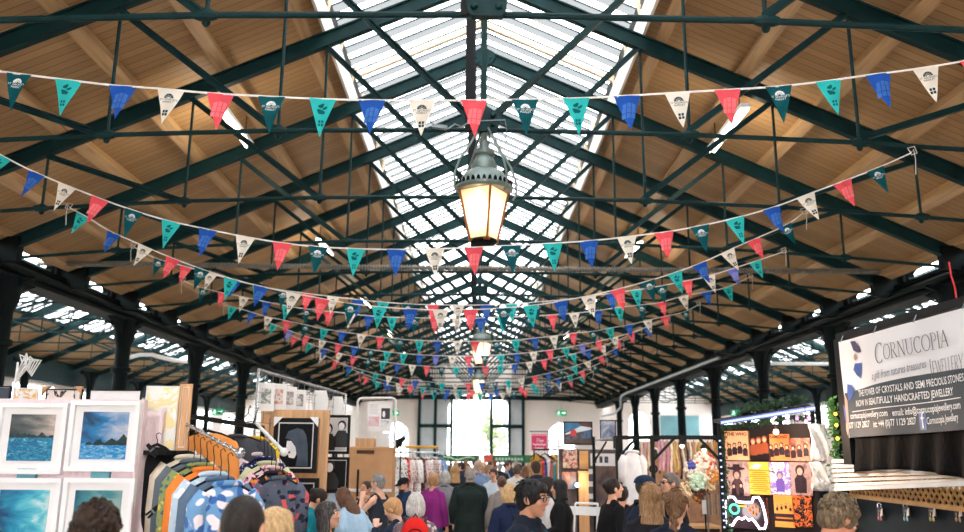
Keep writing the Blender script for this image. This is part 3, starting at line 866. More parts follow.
def far_row(k, x0, y0, x1, y1, ymid, cyc, sp, label, xm=478):
    a = [(x0, y0), (x1, y1)]
    A = MB()
    pts = []
    for i in range(13):
        t = i/12; x = x0+(x1-x0)*t
        lin = y0+(y1-y0)*t; sag = ymid-(y0+y1)/2
        pts.append((x, lin+sag*(1-(2*t-1)**2)**0.85))
    fl = []; x = x0+2; i = 0
    while x < x1-sp*0.7: fl.append((x, cyc[i % len(cyc)])); x += sp; i += 1
    bunting(TY(k)-0.1, pts, fl, label, 20+k)
far_row(6, 268, 322, 668, 318, 356, 'TPRCRBDTTBPCRDTBCR', 16.2, 'seventh bunting string, starting with turquoise and lilac pennants on the left')
far_row(7, 290, 335, 640, 330, 367, 'RTBCRDTBCRDTB', 14.6, 'eighth bunting string, hanging just above the third lantern')
far_row(8, 318, 352, 622, 345, 383, 'CRBDTCRBDT', 13.2, 'ninth bunting string, far down the hall in front of the end gable')
far_row(9, 345, 366, 606, 360, 390, 'TRDBCRTDB', 12.2, 'tenth bunting string, hanging before the far arched doorway')
far_row(10, 362, 376, 592, 372, 394, 'RTBCDRTBC', 11.3, 'furthest bunting string, smallest pennants over the bright doorway')

# ------------------------------------------------------------------ hanging lanterns
M['copper'] = plain('copper_frame', (150, 92, 52), 0.4, 0.5, 0.5, 0.2, 8)
M['lamp_grey'] = plain('grey_green_metal', (108, 122, 118), 0.42, 0.3, 0.5, 0.15, 8)
LG = NT('lantern_glass'); _t = LG.n('ShaderNodeBsdfTranslucent'); _t.inputs[0].default_value = srgb(252, 240, 222)
_p = LG.n('ShaderNodeBsdfTransparent'); _p.inputs[0].default_value = srgb(255, 246, 230)
_d = LG.n('ShaderNodeBsdfPrincipled'); _d.inputs['Base Color'].default_value = srgb(250, 226, 190); _d.inputs['Roughness'].default_value = 0.2
_m1 = LG.n('ShaderNodeMixShader'); _m1.inputs[0].default_value = 0.30; LG.l(_t.outputs[0], _m1.inputs[1]); LG.l(_p.outputs[0], _m1.inputs[2])
_m2 = LG.n('ShaderNodeMixShader'); _m2.inputs[0].default_value = 0.15; LG.l(_m1.outputs[0], _m2.inputs[1]); LG.l(_d.outputs[0], _m2.inputs[2]); M['lantern_glass'] = LG.done(_m2)
M['bulb'] = glow('lit_bulb', (255, 224, 172), 16.0)
def lantern(Y, k, px, ybot, yrim, label):
    c = at(px, ybot, Y); zb = c.z; zt = at(px, yrim, Y).z; H = zt-zb
    r = empty('hanging_lantern', (c.x, Y, zb)); tag(r, label, 'lantern', 'lanterns hung from the roof trusses')
    s = H/0.50; rot = 1.03
    ra, rbm = 0.215*s, 0.118*s
    crn = lambda rad, z: [V((rad*math.cos(rot+PI/4+i*PI/2)*1.12, rad*math.sin(rot+PI/4+i*PI/2)*1.12, z)) for i in range(4)]
    A, B = crn(rbm, 0.01), crn(ra, H)
    for i in range(4):
        j = (i+1) % 4
        g = MB(); nrm = (A[j]-A[i]).cross(B[i]-A[i]).normalized()
        q = [A[i], A[j], B[j], B[i]]
        g.add(q, [(0,1,2,3)]); g.build('glass_pane', M['lantern_glass'], r)
    f = MB()
    for i in range(4):
        j = (i+1) % 4
        f.bar(A[i], B[i], 0.020*s, 0.020*s); f.bar(A[i], A[j], 0.03*s, 0.03*s); f.bar(B[i], B[j], 0.02*s, 0.025*s)
    f.build('frame', M['copper'], r)
    cap = MB(); z = H
    cap.lathe([(0.255*s, z-0.01), (0.275*s, z+0.01), (0.275*s, z+0.035*s), (0.25*s, z+0.05*s), (0.225*s, z+0.10*s), (0.19*s, z+0.165*s), (0.15*s, z+0.19*s), (0.13*s, z+0.20*s), (0.125*s, z+0.25*s), (0.10*s, z+0.30*s), (0.075*s, z+0.345*s), (0.10*s, z+0.36*s), (0.10*s, z+0.39*s), (0.06*s, z+0.40*s), (0.045*s, z+0.44*s), (0.055*s, z+0.49*s), (0.02*s, z+0.52*s)], 28)
    cap.build('cap', M['lamp_grey'], r, smooth='auto')
    cr = MB()
    for i in range(32):
        a = 2*PI*i/32
        cr.prism([(-0.018*s, 0), (0.018*s, 0), (0.012*s, 0.035*s), (0, 0.05*s), (-0.012*s, 0.035*s)], (0.268*s*math.cos(a), 0.268*s*math.sin(a), z+0.03*s), (-math.sin(a), math.cos(a), 0), (0,0,1), 0.012*s)
    cr.build('crown_edge', M['iron_dark'], r)
    hg = MB(); top = TIE(0)-0.08-zb
    hg.tube((0.0,0,z+0.48*s), (0.0, 0, top+0.06), 0.03*s)
    for a in (0.3, 2.2, 3.7, 5.4):
        d = V((math.cos(a), math.sin(a), 0))
        hg.path([V((0,0,top))+d*0.05*s, V((0,0,z+0.62*s))+d*0.06*s, V((0,0,z+0.42*s))+d*0.17*s, V((0,0,z+0.27*s))+d*0.27*s, V((0,0,z+0.12*s))+d*0.325*s, V((0,0,z-0.02*s))+d*0.325*s, V((0,0,z-0.06*s))+d*0.29*s], 0.011*s, 6)
    hg.build('hanger', M['lamp_grey'], r, smooth='auto')
    bt = MB(); bt.lathe([(0.02*s,-0.03*s),(0.11*s,-0.025*s),(0.13*s,0.0),(0.12*s,0.02*s)], 16); bt.build('base', M['iron_dark'], r)
    b = MB(); b.ell((-0.06*s,-0.03*s,H*0.66), (0.05*s,0.05*s,0.085*s), None, 14, 10); b.tube((-0.06*s,-0.03*s,H*0.8), (-0.04*s,-0.02*s,H*1.02), 0.02*s); b.build('bulb', M['bulb'], r, smooth=True)
    ld = bpy.data.lights.new('lantern_light', 'POINT'); ld.energy = (10 if k == 0 else 22)*s; ld.color = (1.0, 0.80, 0.55); ld.shadow_soft_size = 0.05
    lo = bpy.data.objects.new('lantern_light', ld); COL.objects.link(lo); lo.parent = r; lo.location = (-0.03*s, -0.02*s, H*0.55)
    return r
lantern(TY(1), 0, 483.5, 242, 191, 'big glowing lantern nearest the camera, hung under the second truss casting')
lantern(TY(7), 1, 481, 365, 343, 'second glowing lantern, behind the red pennant and over the aisle centre')
lantern(TY(13), 2, 478.5, 394, 380, 'third lantern, small in the distance above the far doorway')
lantern(TY(18), 3, 477.5, 405, 394, 'furthest lantern, tiny before the end gable')

# ------------------------------------------------------------------ fluorescent battens
M['tube'] = glow('lit_tube', (255, 240, 214), 14.0)
def batten(c, ln, label, axis=(0,1,0)):
    r = empty('batten_light', tuple(c)); tag(r, label, 'light', 'fluorescent battens under the roof')
    ax = V(axis).normalized()
    MB().bar(-ax*ln/2, ax*ln/2, 0.13, 0.06).build('housing', M['white_metal'], r)
    for s in (-1, 1):
        side = ax.cross(V((0,0,1))).normalized()*0.035*s
        MB().tube(-ax*ln*0.48+side-V((0,0,0.05)), ax*ln*0.48+side-V((0,0,0.05)), 0.016).build('tube', M['tube'], r)
    h = MB()
    for s in (-0.35, 0.35): h.tube(ax*ln*s, ax*ln*s+V((0,0,0.36)), 0.008, n=6)
    h.build('hanger', M['black'], r)
    ld = bpy.data.lights.new('batten_light', 'POINT'); ld.energy = 35; ld.color = (1.0, 0.86, 0.66); ld.shadow_soft_size = 0.15
    lo = bpy.data.objects.new('batten_light', ld); COL.objects.link(lo); lo.parent = r; lo.location = (0,0,-0.22)
for s, nm, r0 in ((1, 'right', (730,133)), (-1, 'left', (236,135))):
    for k, Y in enumerate((10.95, 18.1, 25.2, 32.3, 39.4)):
        x = 3.50*s-0.03; z = L(3.5)+DK-0.50
        batten((x, Y, z), 1.65, '%s lit fluorescent batten under the %s roof slope counted from the camera' % (ORD(k), nm))

# ------------------------------------------------------------------ ribbed cable across the nave
cp = MB(); pts = []
for i in range(40):
    t = i/39; pts.append(at(38+(880-38)*t, 263+8.5*t+1.0*math.sin(PI*t), TY(4)-0.4))
cp.path(pts, 0.035, 10)
for i in range(300):
    t = (i+0.5)/300; k = t*39; a = pts[int(k)]; b = pts[min(39, int(k)+1)]; p = a+(b-a)*(k-int(k)); d = (b-a).normalized()
    cp.path([p-d*0.012, p-d*0.006, p+d*0.006, p+d*0.012], [0.036, 0.055, 0.055, 0.036], 8)
o = cp.build('ribbed_cable', plain('cable_grey', (120, 116, 108), 0.5, 0.3, 0.4, 0.2, 5), smooth='auto')
tag(o, 'thick ribbed grey cable strung level across the nave below the trusses', 'cable')
# loose wire by the second tie casting
wl = MB(); 
q = [at(x, y, TY(1)-0.12) for x, y in ((430,121),(436,127),(448,129),(455,124),(462,127),(470,121))]
wl.path(q, 0.008, 6)
q = [at(x, y, TY(1)-0.12) for x, y in ((505,120),(507,130),(505,138),(508,143))]
wl.path(q, 0.006, 6); wl.tube(at(470,121,TY(1)-0.12), at(505,120,TY(1)-0.12), 0.006)
wl.bar(at(432,126,TY(1)-0.12), at(447,128,TY(1)-0.12), 0.05, 0.035)
o = wl.build('loose_wire', M['grey_metal']); tag(o, 'tangle of thin loose wire on the rod beside the big lantern', 'wire')
# ------------------------------------------------------------------ people
def remesh(mb, name, mats, vox, smooth_it=2):
    """union of overlapping closed shells as one continuous smooth surface"""
    me = mb.mesh(name, mats)
    o = bpy.data.objects.new('union', me); COL.objects.link(o)
    r = o.modifiers.new('r', 'REMESH'); r.mode = 'VOXEL'; r.voxel_size = vox; r.use_smooth_shade = True
    if smooth_it:
        s = o.modifiers.new('s', 'SMOOTH'); s.factor = 0.5; s.iterations = smooth_it
    dg = bpy.context.evaluated_depsgraph_get(); dg.update()
    out = bpy.data.meshes.new_from_object(o.evaluated_get(dg)); out.name = name
    COL.objects.unlink(o); bpy.data.objects.remove(o); bpy.data.meshes.remove(me)
    out.materials.clear()
    for m in (mats if isinstance(mats, (list, tuple)) else [mats]): out.materials.append(m)
    out.polygons.foreach_set('use_smooth', [True]*len(out.polygons))
    return out
def join_into(me, mb, smooth=True):
    """append the islands of mb to mesh me (material indices kept)"""
    n = len(me.vertices); vs = [tuple(v.co) for v in me.vertices]; fs = [tuple(p.vertices) for p in me.polygons]; mi = [p.material_index for p in me.polygons]
    m2 = bpy.data.meshes.new(me.name); m2.from_pydata(vs+mb.v, [], fs+[tuple(i+n for i in f) for f in mb.f])
    for m in me.materials: m2.materials.append(m)
    m2.polygons.foreach_set('material_index', mi+mb.m); m2.polygons.foreach_set('use_smooth', [smooth]*len(m2.polygons))
    nm = me.name; bpy.data.meshes.remove(me); m2.name = nm; return m2
def cap_(mb, p, q, r1, r2=None, n=10):
    r2 = r1 if r2 is None else r2
    p, q = V(p), V(q); mb.path([p, q], [r1, r2], n); mb.ell(p, r1, None, n, 8); mb.ell(q, r2, None, n, 8)
def ringz(c, rx, ry, R, n=16, sq=2.4):
    """super-ellipse ring about c in the torso frame R"""
    out = []
    for i in range(n):
        a = 2*PI*i/n; ca, sa = math.cos(a), math.sin(a)
        out.append(V(c) + R @ V((rx*math.copysign(abs(ca)**(2/sq), ca), ry*math.copysign(abs(sa)**(2/sq), sa), 0)))
    return out
def skin_mat(rgb):
    key = ('skin', rgb)
    if key in _MC: return _MC[key]
    t = NT('skin_%d' % len(_MC)); co = t.coords(); f, _ = t.noise(co, 14, 4); c = srgb(*rgb)
    col = t.mix(f, tuple(x*0.88 for x in c[:3])+(1,), (min(1, c[0]*1.1), c[1]*1.02, c[2]*1.0, 1))
    b = t.bsdf(col, 0.5, 0, 0.35, f, 0.08, 0.005)
    b.inputs['Subsurface Weight'].default_value = 0.08; b.inputs['Subsurface Radius'].default_value = (0.02, 0.008, 0.004)
    _MC[key] = t.done(b); return _MC[key]
def hair_mat(rgb, rgb2=None):
    key = ('hair', rgb, rgb2)
    if key in _MC: return _MC[key]
    t = NT('hair_%d' % len(_MC)); co = t.coords(); c = srgb(*rgb); c2 = srgb(*(rgb2 or tuple(min(255, int(x*1.35)+8) for x in rgb)))
    m = t.mapping(co, scale=(9, 9, 1.6)); f, _ = t.noise(m, 11, 4, 0.6, 0.8)
    col = t.ramp(f, [(0.32, tuple(x*0.6 for x in c[:3])+(1,)), (0.5, c), (0.72, c2)])
    _MC[key] = t.done(t.bsdf(col, 0.5, 0, 0.3, f, 0.6, 0.012)); return _MC[key]
M['lips'] = plain('lips', (192, 118, 108), 0.5); M['eye_white'] = plain('eye_white', (232, 228, 222), 0.25); M['iris'] = plain('iris', (40, 30, 24), 0.2)
M['lens'] = plain('dark_frame', (24, 22, 22), 0.3)
SKINS = [(214, 164, 136), (226, 180, 154), (200, 148, 118), (186, 134, 104)]
ARM = {'down': ((0.235,-0.03,1.15), (0.245,0.05,0.91)), 'bent': ((0.245,-0.05,1.16), (0.13,0.22,1.13)), 'up': ((0.24,0.16,1.22), (0.10,0.22,1.43)),
       'reach': ((0.235,0.16,1.22), (0.17,0.42,1.27)), 'hold': ((0.24,-0.02,1.15), (0.16,0.25,1.05)), 'hip': ((0.33,-0.06,1.17), (0.21,0.06,1.00)), 'fold': ((0.235,0.02,1.16), (-0.02,0.20,1.17))}
def hand(mb, w, d, side, up, curl, s):
    """palm, four unequal bent fingers and a thumb from wrist w along d"""
    d = d.normalized(); n = up - d*up.dot(d); n.normalize(); x = d.cross(n)*side
    pc = w + d*0.045*s
    R = Matrix((x, d, n)).transposed()
    mb.ell(pc, (0.039*s, 0.052*s, 0.017*s), R, 12, 8)
    mb.ell(w+d*0.075*s, (0.038*s, 0.022*s, 0.014*s), R, 12, 8)
    for k, (ox, ln) in enumerate(((0.030, 0.066), (0.0105, 0.077), (-0.0095, 0.072), (-0.0285, 0.055))):
        a = w + d*0.080*s + x*ox*s; dd = (d + x*ox*2.2).normalized()
        c = curl*(1+0.12*k)
        q = a + dd*ln*0.50*s*math.cos(c*0.5) - n*ln*0.50*s*math.sin(c*0.5)
        e = q + dd*ln*0.5*s*math.cos(c*1.5) - n*ln*0.5*s*math.sin(c*1.5)
        cap_(mb, w+d*0.055*s+x*ox*0.9*s, a, 0.0105*s, 0.0098*s, 8); cap_(mb, a, q, 0.0095*s, 0.0085*s, 8); cap_(mb, q, e, 0.0085*s, 0.0072*s, 8)
    a = w + d*0.022*s + x*0.030*s
    q = a + (d*0.6+x*0.75-n*0.25).normalized()*0.040*s; e = q + (d*0.9+x*0.2-n*0.4).normalized()*0.032*s
    cap_(mb, a, q, 0.0135*s, 0.0105*s, 8); cap_(mb, q, e, 0.0105*s, 0.0085*s, 8)

def person(label, px, py, depth, face, top, pants, hair, lean=0.0, head=(0.0, 0.0), arms=('down','down'), skin=0, girth=1.0, fem=False,
           legs='trousers', shoes=(40,38,38), extras=(), vox=0.0085, group=None, tufts=0, curl=0.6):
    """face: 0 looks away from the camera, 180 at it, -90 to the right of the picture, 90 to the left"""
    Y = (depth+0.05)/0.9757
    P = at(px, py, Y)
    lean = math.radians(lean); hp = math.radians(head[1]); hy = math.radians(head[0])
    s = P.z / (0.97 + (1.77-0.97)*math.cos(lean) - 0.01)
    rz = math.radians(face)
    off = V((-math.sin(rz), math.cos(rz), 0))*(math.sin(lean)*0.72*s)
    base = V((P.x, Y, 0)) - off
    R3 = Matrix.Rotation(-lean, 3, 'X')                     # torso leans to +y
    piv = V((0, 0, 0.97))
    def T(p): p = V(p); return (piv + R3 @ (p-piv))*s if p.z > 0.97 else p*s
    sw = 0.93 if fem else 1.0; g = girth
    rings_def = [(0.80,0.150*g,0.100*g), (0.90,(0.178 if fem else 0.165)*g,0.118*g), (0.97,(0.176 if fem else 0.165)*g,0.116*g), (1.08,(0.142 if fem else 0.152)*g,0.102*g), (1.18,0.145*g,0.104*g),
                 (1.29,0.165*g*sw,(0.128 if fem else 0.120)*g), (1.36,0.166*sw*g,0.112*g), (1.425,0.130*sw,0.088), (1.475,0.078,0.066), (1.515,0.052,0.052)]
    def torso(mb, inflate, z0=0.80, z1=1.515, extra=()):
        rs = []
        for z, rx, ry in rings_def:
            if z < z0-1e-6 or z > z1+1e-6: continue
            rs.append(ringz(T((0, 0, z)), (rx+inflate)*s, (ry+inflate)*s, R3 if z > 0.97 else Matrix.Identity(3)))
        mb.loft(rs)
    J = {}
    for i, sd in enumerate((-1, 1)):
        el, wr = ARM[arms[i]]
        sh = T((sd*0.168*sw*(0.5+0.5*g), 0, 1.40)); e = T((sd*el[0]*(0.5+0.5*g), el[1], el[2])); w_ = T((sd*wr[0], wr[1], wr[2]))
        J[sd] = (sh, e, w_)
    hips = {sd: V((sd*0.088*g, 0, 0.90))*s for sd in (-1, 1)}
    st = 0.05
    knee = {sd: V((sd*0.095, 0.02+sd*st*0.4, 0.49))*s for sd in (-1, 1)}; ank = {sd: V((sd*0.10, -0.02+sd*st, 0.085))*s for sd in (-1, 1)}
    # ---- body
    b = MB(); torso(b, 0.0)
    nb = T((0, -0.01, 1.46)); Rh = R3 @ Matrix.Rotation(hy, 3, 'Z') @ Matrix.Rotation(-hp, 3, 'X')
    hc = T((0, 0.005, 1.56)) + Rh @ V((0, 0.022, 0.085))*s
    h = lambda x, y, z: hc + Rh @ (V((x, y, z))*s)
    cap_(b, nb, h(0, -0.018, -0.05), 0.056*s*(0.9 if fem else 1.0), 0.052*s*(0.9 if fem else 1.0), 14)
    def he(c, r, rot=None, m=b, seg=16, rg=12): m.ell(h(*c), [x*s for x in r], Rh if rot is None else Rh @ rot, seg, rg)
    he((0,-0.004,0.010), (0.074,0.094,0.103)); he((0,0.032,-0.045), (0.057,0.062,0.072)); he((0,0.064,-0.098), (0.026,0.024,0.018))
    he((0,0.040,-0.075), (0.048,0.045,0.035))
    for sd in (-1, 1):
        he((sd*0.034,0.066,-0.026), (0.028,0.026,0.024)); he((sd*0.076,-0.008,-0.012), (0.010,0.022,0.031), Matrix.Rotation(sd*0.3, 3, 'Z'))
        cap_(b, h(sd*0.046,0.074,0.031), h(sd*0.016,0.088,0.028), 0.009*s, 0.009*s, 8)
    b.path([h(0,0.088,0.018), h(0,0.100,0.000), h(0,0.110,-0.024), h(0,0.108,-0.032)], [0.010*s,0.010*s,0.0125*s,0.010*s], 8)
    for sd in (-1, 1): he((sd*0.012,0.102,-0.030), (0.009,0.010,0.008), None, b, 8, 6)
    he((0,0.084,-0.058), (0.024,0.012,0.007)); he((0,0.082,-0.070), (0.020,0.012,0.007))
    for sd in (-1, 1):
        sh, e, w_ = J[sd]
        b.ell(sh, (0.052*s, 0.052*s, 0.056*s), None, 12, 8); cap_(b, T((sd*0.02,-0.012,1.490)), sh+T((0,0,1.0))*0-V((0,0,-0.012*s)), 0.042*s, 0.036*s, 10)
        cap_(b, sh, e, 0.050*s*(0.86 if fem else 1)*g**0.5, 0.038*s, 12); mid = e+(w_-e)*0.3
        cap_(b, e, mid, 0.039*s, 0.037*s, 12); cap_(b, mid, w_, 0.037*s, 0.026*s, 12)
        up = V((sd*1.0, 0, 0.2)) if arms[(sd+1)//2] == 'down' else V((sd*0.25, -0.2, 1.0))
        hand(b, w_, (w_-e), -sd if arms[(sd+1)//2] != 'down' else sd, up, curl, s)
        hp_, k, a = hips[sd], knee[sd], ank[sd]
        cap_(b, hp_, k, 0.082*s*g, 0.056*s, 14); c_ = k+(a-k)*0.3 + V((0,-0.015*s,0)); cap_(b, k, c_, 0.054*s, 0.055*s, 12); cap_(b, c_, a, 0.055*s, 0.036*s, 12)
        b.ell(a+V((0, 0.035, -0.045))*s, (0.036*s, 0.095*s, 0.028*s), None, 12, 8)
    sk = skin_mat(SKINS[skin] if isinstance(skin, int) else skin); hm = hair_mat(*hair[1:])
    me = remesh(b, 'person', [sk, M['lips'], M['eye_white'], M['iris'], hm], vox*s, 2)
    Ri = Rh.transposed()
    for p in me.polygons:
        q = Ri @ (p.center-hc)/s
        if abs(q.x) < 0.023-abs(q.z+0.064)*0.5 and -0.074 < q.z < -0.055 and q.y > 0.080: p.material_index = 1
    fx = MB()
    for sd in (-1, 1):
        fx.ell(h(sd*0.031,0.0815,0.008), 0.0115*s, None, 10, 8, 2); fx.ell(h(sd*0.031,0.0885,0.008), 0.0060*s, None, 8, 6, 3)
        fx.path([h(sd*0.014,0.0965,0.026), h(sd*0.030,0.0945,0.031), h(sd*0.048,0.080,0.028)], [0.0036*s,0.0042*s,0.002*s], 6, 4)
        fx.path([h(sd*0.018,0.091,0.012), h(sd*0.031,0.0925,0.0145), h(sd*0.045,0.086,0.010)], [0.003*s,0.0045*s,0.003*s], 6, 0); fx.path([h(sd*0.018,0.090,0.001), h(sd*0.031,0.0905,-0.001), h(sd*0.045,0.084,0.003)], [0.003*s,0.004*s,0.003*s], 6, 0)
    me = join_into(me, fx)
    root = link('person', me, None, base, (0, 0, rz)); tag(root, label, 'person', group)
    # ---- top
    kind, tm = top[0], top[1]; t = MB(); inf = {'tee': 0.014, 'tank': 0.010, 'jumper': 0.018, 'jacket': 0.024, 'coat': 0.028, 'puffer': 0.032, 'dress': 0.016}[kind]
    z0 = {'coat': 0.90, 'dress': 0.90}.get(kind, 0.90)
    rs = []
    if kind in ('coat', 'dress'):
        hem = 0.60 if kind == 'coat' else 0.48
        rs.append(ringz(V((0,0,hem))*s, (0.235 if kind == 'coat' else 0.25)*g*s, 0.175*g*s, Matrix.Identity(3)))
    elif kind in ('jacket', 'puffer'): rs.append(ringz(V((0,0,0.84))*s, (0.168*g+inf)*s, (0.12*g+inf)*s, Matrix.Identity(3)))
    for z, rx, ry in rings_def:
        if z < 0.89 or z > (1.45 if kind == 'tank' else 1.50): continue
        k = inf*(1.0 if z < 1.42 else 0.7) + (0.012 if z < 1.2 and kind in ('tee','jumper') else 0)
        rs.append(ringz(T((0,0,z)), (rx+k)*s, (ry+k)*s, R3 if z > 0.97 else Matrix.Identity(3)))
    t.loft(rs)
    if kind in ('jacket', 'coat', 'puffer'):
        c = T((0, 0.0, 1.505)); t.path([c + R3 @ V((0.078*math.cos(a*PI/8), 0.075*math.sin(a*PI/8), -0.012*math.sin(a*PI/8)))*s for a in range(16)], 0.024*s, 8, closed=True)
    if 'hood' in extras:
        t.ell(T((0,-0.10,1.45)), (0.13*s,0.075*s,0.09*s), None, 14, 10); t.ell(T((0,-0.07,1.50)), (0.10*s,0.06*s,0.05*s), None, 14, 10)
    for sd in (-1, 1):
        sh, e, w_ = J[sd]
        if kind == 'tank': t.path([T((sd*0.095,-0.115,1.36)), T((sd*0.095,-0.06,1.455)), T((sd*0.092,0.0,1.492)), T((sd*0.095,0.065,1.455)), T((sd*0.095,0.125,1.35))], 0.021*s, 8); continue
        t.ell(sh, ((0.051+inf)*s, (0.051+inf)*s, (0.054+inf)*s), None, 14, 10); cap_(t, T((sd*0.055,-0.012,1.478)), sh+V((0,0,0.010*s)), (0.036+inf*0.8)*s, (0.036+inf*0.9)*s, 10)
        if kind in ('tee', 'dress'):
            q = sh+(e-sh)*0.72; cap_(t, sh, q, (0.052+inf)*s, (0.050+inf*1.3)*s, 14)
        else:
            w2 = e+(w_-e)*0.94
            cap_(t, sh, e, (0.050+inf)*s, (0.042+inf)*s, 14)
            if kind == 'puffer':
                for k in range(7): t.ell(sh+(e-sh)*(k/6), (0.062+inf*0.8)*s, None, 12, 8)
                for k in range(6): t.ell(e+(w2-e)*(k/5.5), (0.052+inf*0.6)*s, None, 12, 8)
            t.path([e, w2], [(0.042+inf)*s, (0.030+inf*0.8)*s], 14); t.ell(e, (0.042+inf)*s, None, 12, 8)
    if kind == 'puffer':
        for k in range(9):
            z = 0.86+0.065*k; t.loft([ringz(T((0,0,z-0.022)), (0.16*g+inf*0.5)*s, (0.115*g+inf*0.5)*s, R3), ringz(T((0,0,z)), (0.185*g+inf*0.7)*s, (0.135*g+inf*0.7)*s, R3), ringz(T((0,0,z+0.022)), (0.16*g+inf*0.5)*s, (0.115*g+inf*0.5)*s, R3)])
    if fem and kind in ('tee','tank','jumper','dress'):
        for sd in (-1, 1): t.ell(T((sd*0.075, 0.085, 1.29)), (0.062*s, 0.055*s, 0.06*s), None, 12, 8)
    link({'tee':'t_shirt','tank':'vest_top','jumper':'jumper','jacket':'jacket','coat':'coat','puffer':'padded_jacket','dress':'dress'}[kind], remesh(t, 'top', tm, max(vox, 0.011)*s, 2), root)
    # ---- legs
    l = MB()
    if kind != 'dress' or True:
        rs = [ringz(V((0,0,z))*s, (rx*g+0.014)*s, (ry*g+0.014)*s, Matrix.Identity(3)) for z, rx, ry in ((0.78,0.15,0.10),(0.88,0.172,0.116),(0.98,0.168,0.114),(1.02,0.155,0.108))]
        l.loft(rs)
        for sd in (-1, 1):
            cap_(l, hips[sd], knee[sd], 0.094*s*g, 0.070*s, 14)
            a = ank[sd] if legs == 'trousers' else knee[sd]+(ank[sd]-knee[sd])*0.1
            l.path([knee[sd], knee[sd]+(a-knee[sd])*0.35+V((0,-0.012*s,0)), a], [0.070*s, 0.072*s, 0.062*s], 14); l.ell(knee[sd], 0.070*s, None, 12, 8)
        link('trousers' if legs == 'trousers' else 'shorts', remesh(l, 'trousers', pants, max(vox, 0.012)*s, 2), root)
    for sd in (-1, 1):
        sm_ = MB(); a = ank[sd]
        sm_.loft([[a+V((x*1.0, y, z))*s for x, y in ((-0.042,-0.07),(0.042,-0.07),(0.048,0.06),(0.040,0.14),(0.0,0.172),(-0.040,0.14),(-0.048,0.06))] for z in (-0.085, -0.06)])
        sm_.loft([[a+V((x*f, y*f+0.01, z))*s for x, y in ((-0.042,-0.07),(0.042,-0.07),(0.048,0.06),(0.038,0.13),(0.0,0.16),(-0.038,0.13),(-0.048,0.06))] for z, f in ((-0.062,1.0),(-0.02,0.9),(0.02,0.62))])
        sm_.build('shoe', plain('shoe_%d_%d_%d' % shoes, shoes, 0.6), root, smooth='auto')
    # ---- hair
    hs = hair[0]; q = MB()
    def qe(c, r, rot=None): q.ell(h(*c), [x*s for x in r], Rh if rot is None else Rh @ rot, 18, 12)
    Rd = random.Random(label)
    if hs != 'none':
        if hs == 'crop': qe((0,-0.013,0.016), (0.0775,0.0965,0.1015))
        elif hs == 'short':
            qe((0,-0.016,0.022), (0.084,0.100,0.102)); qe((0,0.045,0.082), (0.058,0.042,0.032)); qe((0,-0.055,-0.03), (0.066,0.050,0.065))
        elif hs == 'fringe':
            qe((0,-0.014,0.022), (0.086,0.104,0.104)); qe((0,0.055,0.066), (0.066,0.042,0.040)); qe((0,-0.05,-0.035), (0.072,0.055,0.07))
            for sd in (-1,1): qe((sd*0.068,0.03,0.015), (0.018,0.035,0.045))
        elif hs == 'bob':
            qe((0,-0.016,0.024), (0.088,0.106,0.104)); qe((0,-0.030,-0.045), (0.104,0.085,0.095)); qe((0,0.040,0.078), (0.062,0.045,0.036))
            for sd in (-1,1): qe((sd*0.078,0.015,-0.035), (0.026,0.045,0.085))
        elif hs in ('long', 'loose'):
            qe((0,-0.016,0.024), (0.086,0.106,0.104)); qe((0,-0.050,-0.08), (0.094,0.062,0.12)); qe((0,-0.070,-0.20), (0.100,0.048,0.13)); qe((0,0.035,0.082), (0.060,0.045,0.034))
            for sd in (-1,1): qe((sd*0.080,-0.005,-0.07), (0.024,0.042,0.12)); qe((sd*0.085,-0.02,-0.19), (0.026,0.035,0.10))
        elif hs == 'bun':
            qe((0,-0.016,0.020), (0.083,0.101,0.102)); qe((0,-0.10,0.04), (0.042,0.042,0.042))
        elif hs in ('ponytail', 'plait'):
            qe((0,-0.016,0.020), (0.083,0.101,0.102)); qe((0,-0.055,-0.03), (0.066,0.050,0.07))
            if hs == 'ponytail':
                q.path([h(0,-0.09,0.02), h(0,-0.14,0.0), h(0,-0.14,-0.1), h(0,-0.11,-0.22)], [0.028*s,0.036*s,0.034*s,0.012*s], 12)
            else:
                for k in range(9): q.ell(h(0.012*(-1)**k, -0.088, -0.07-0.028*k), ((0.030-0.001*k)*s,(0.026-0.001*k)*s,0.022*s), Rh @ Matrix.Rotation(0.5*(-1)**k, 3, 'Y'), 12, 8)
        elif hs == 'curly':
            qe((0,-0.016,0.024), (0.088,0.106,0.106)); qe((0,-0.045,-0.035), (0.080,0.062,0.075)); qe((0,0.05,0.08), (0.06,0.04,0.034))
            for k in range(70):
                a, z = Rd.uniform(0, 2*PI), Rd.uniform(-0.6, 1.0); r_ = math.sqrt(max(0.05, 1-z*z))
                x, y = r_*math.cos(a), r_*math.sin(a)
                if y > 0.45 and z < 0.55: continue
                qe((x*0.086, -0.016+y*0.104, 0.022+z*0.10), (0.017,0.017,0.014))
        hme = remesh(q, 'hair', hm, min(vox, 0.0085)*s, 3 if hs != 'curly' else 1)
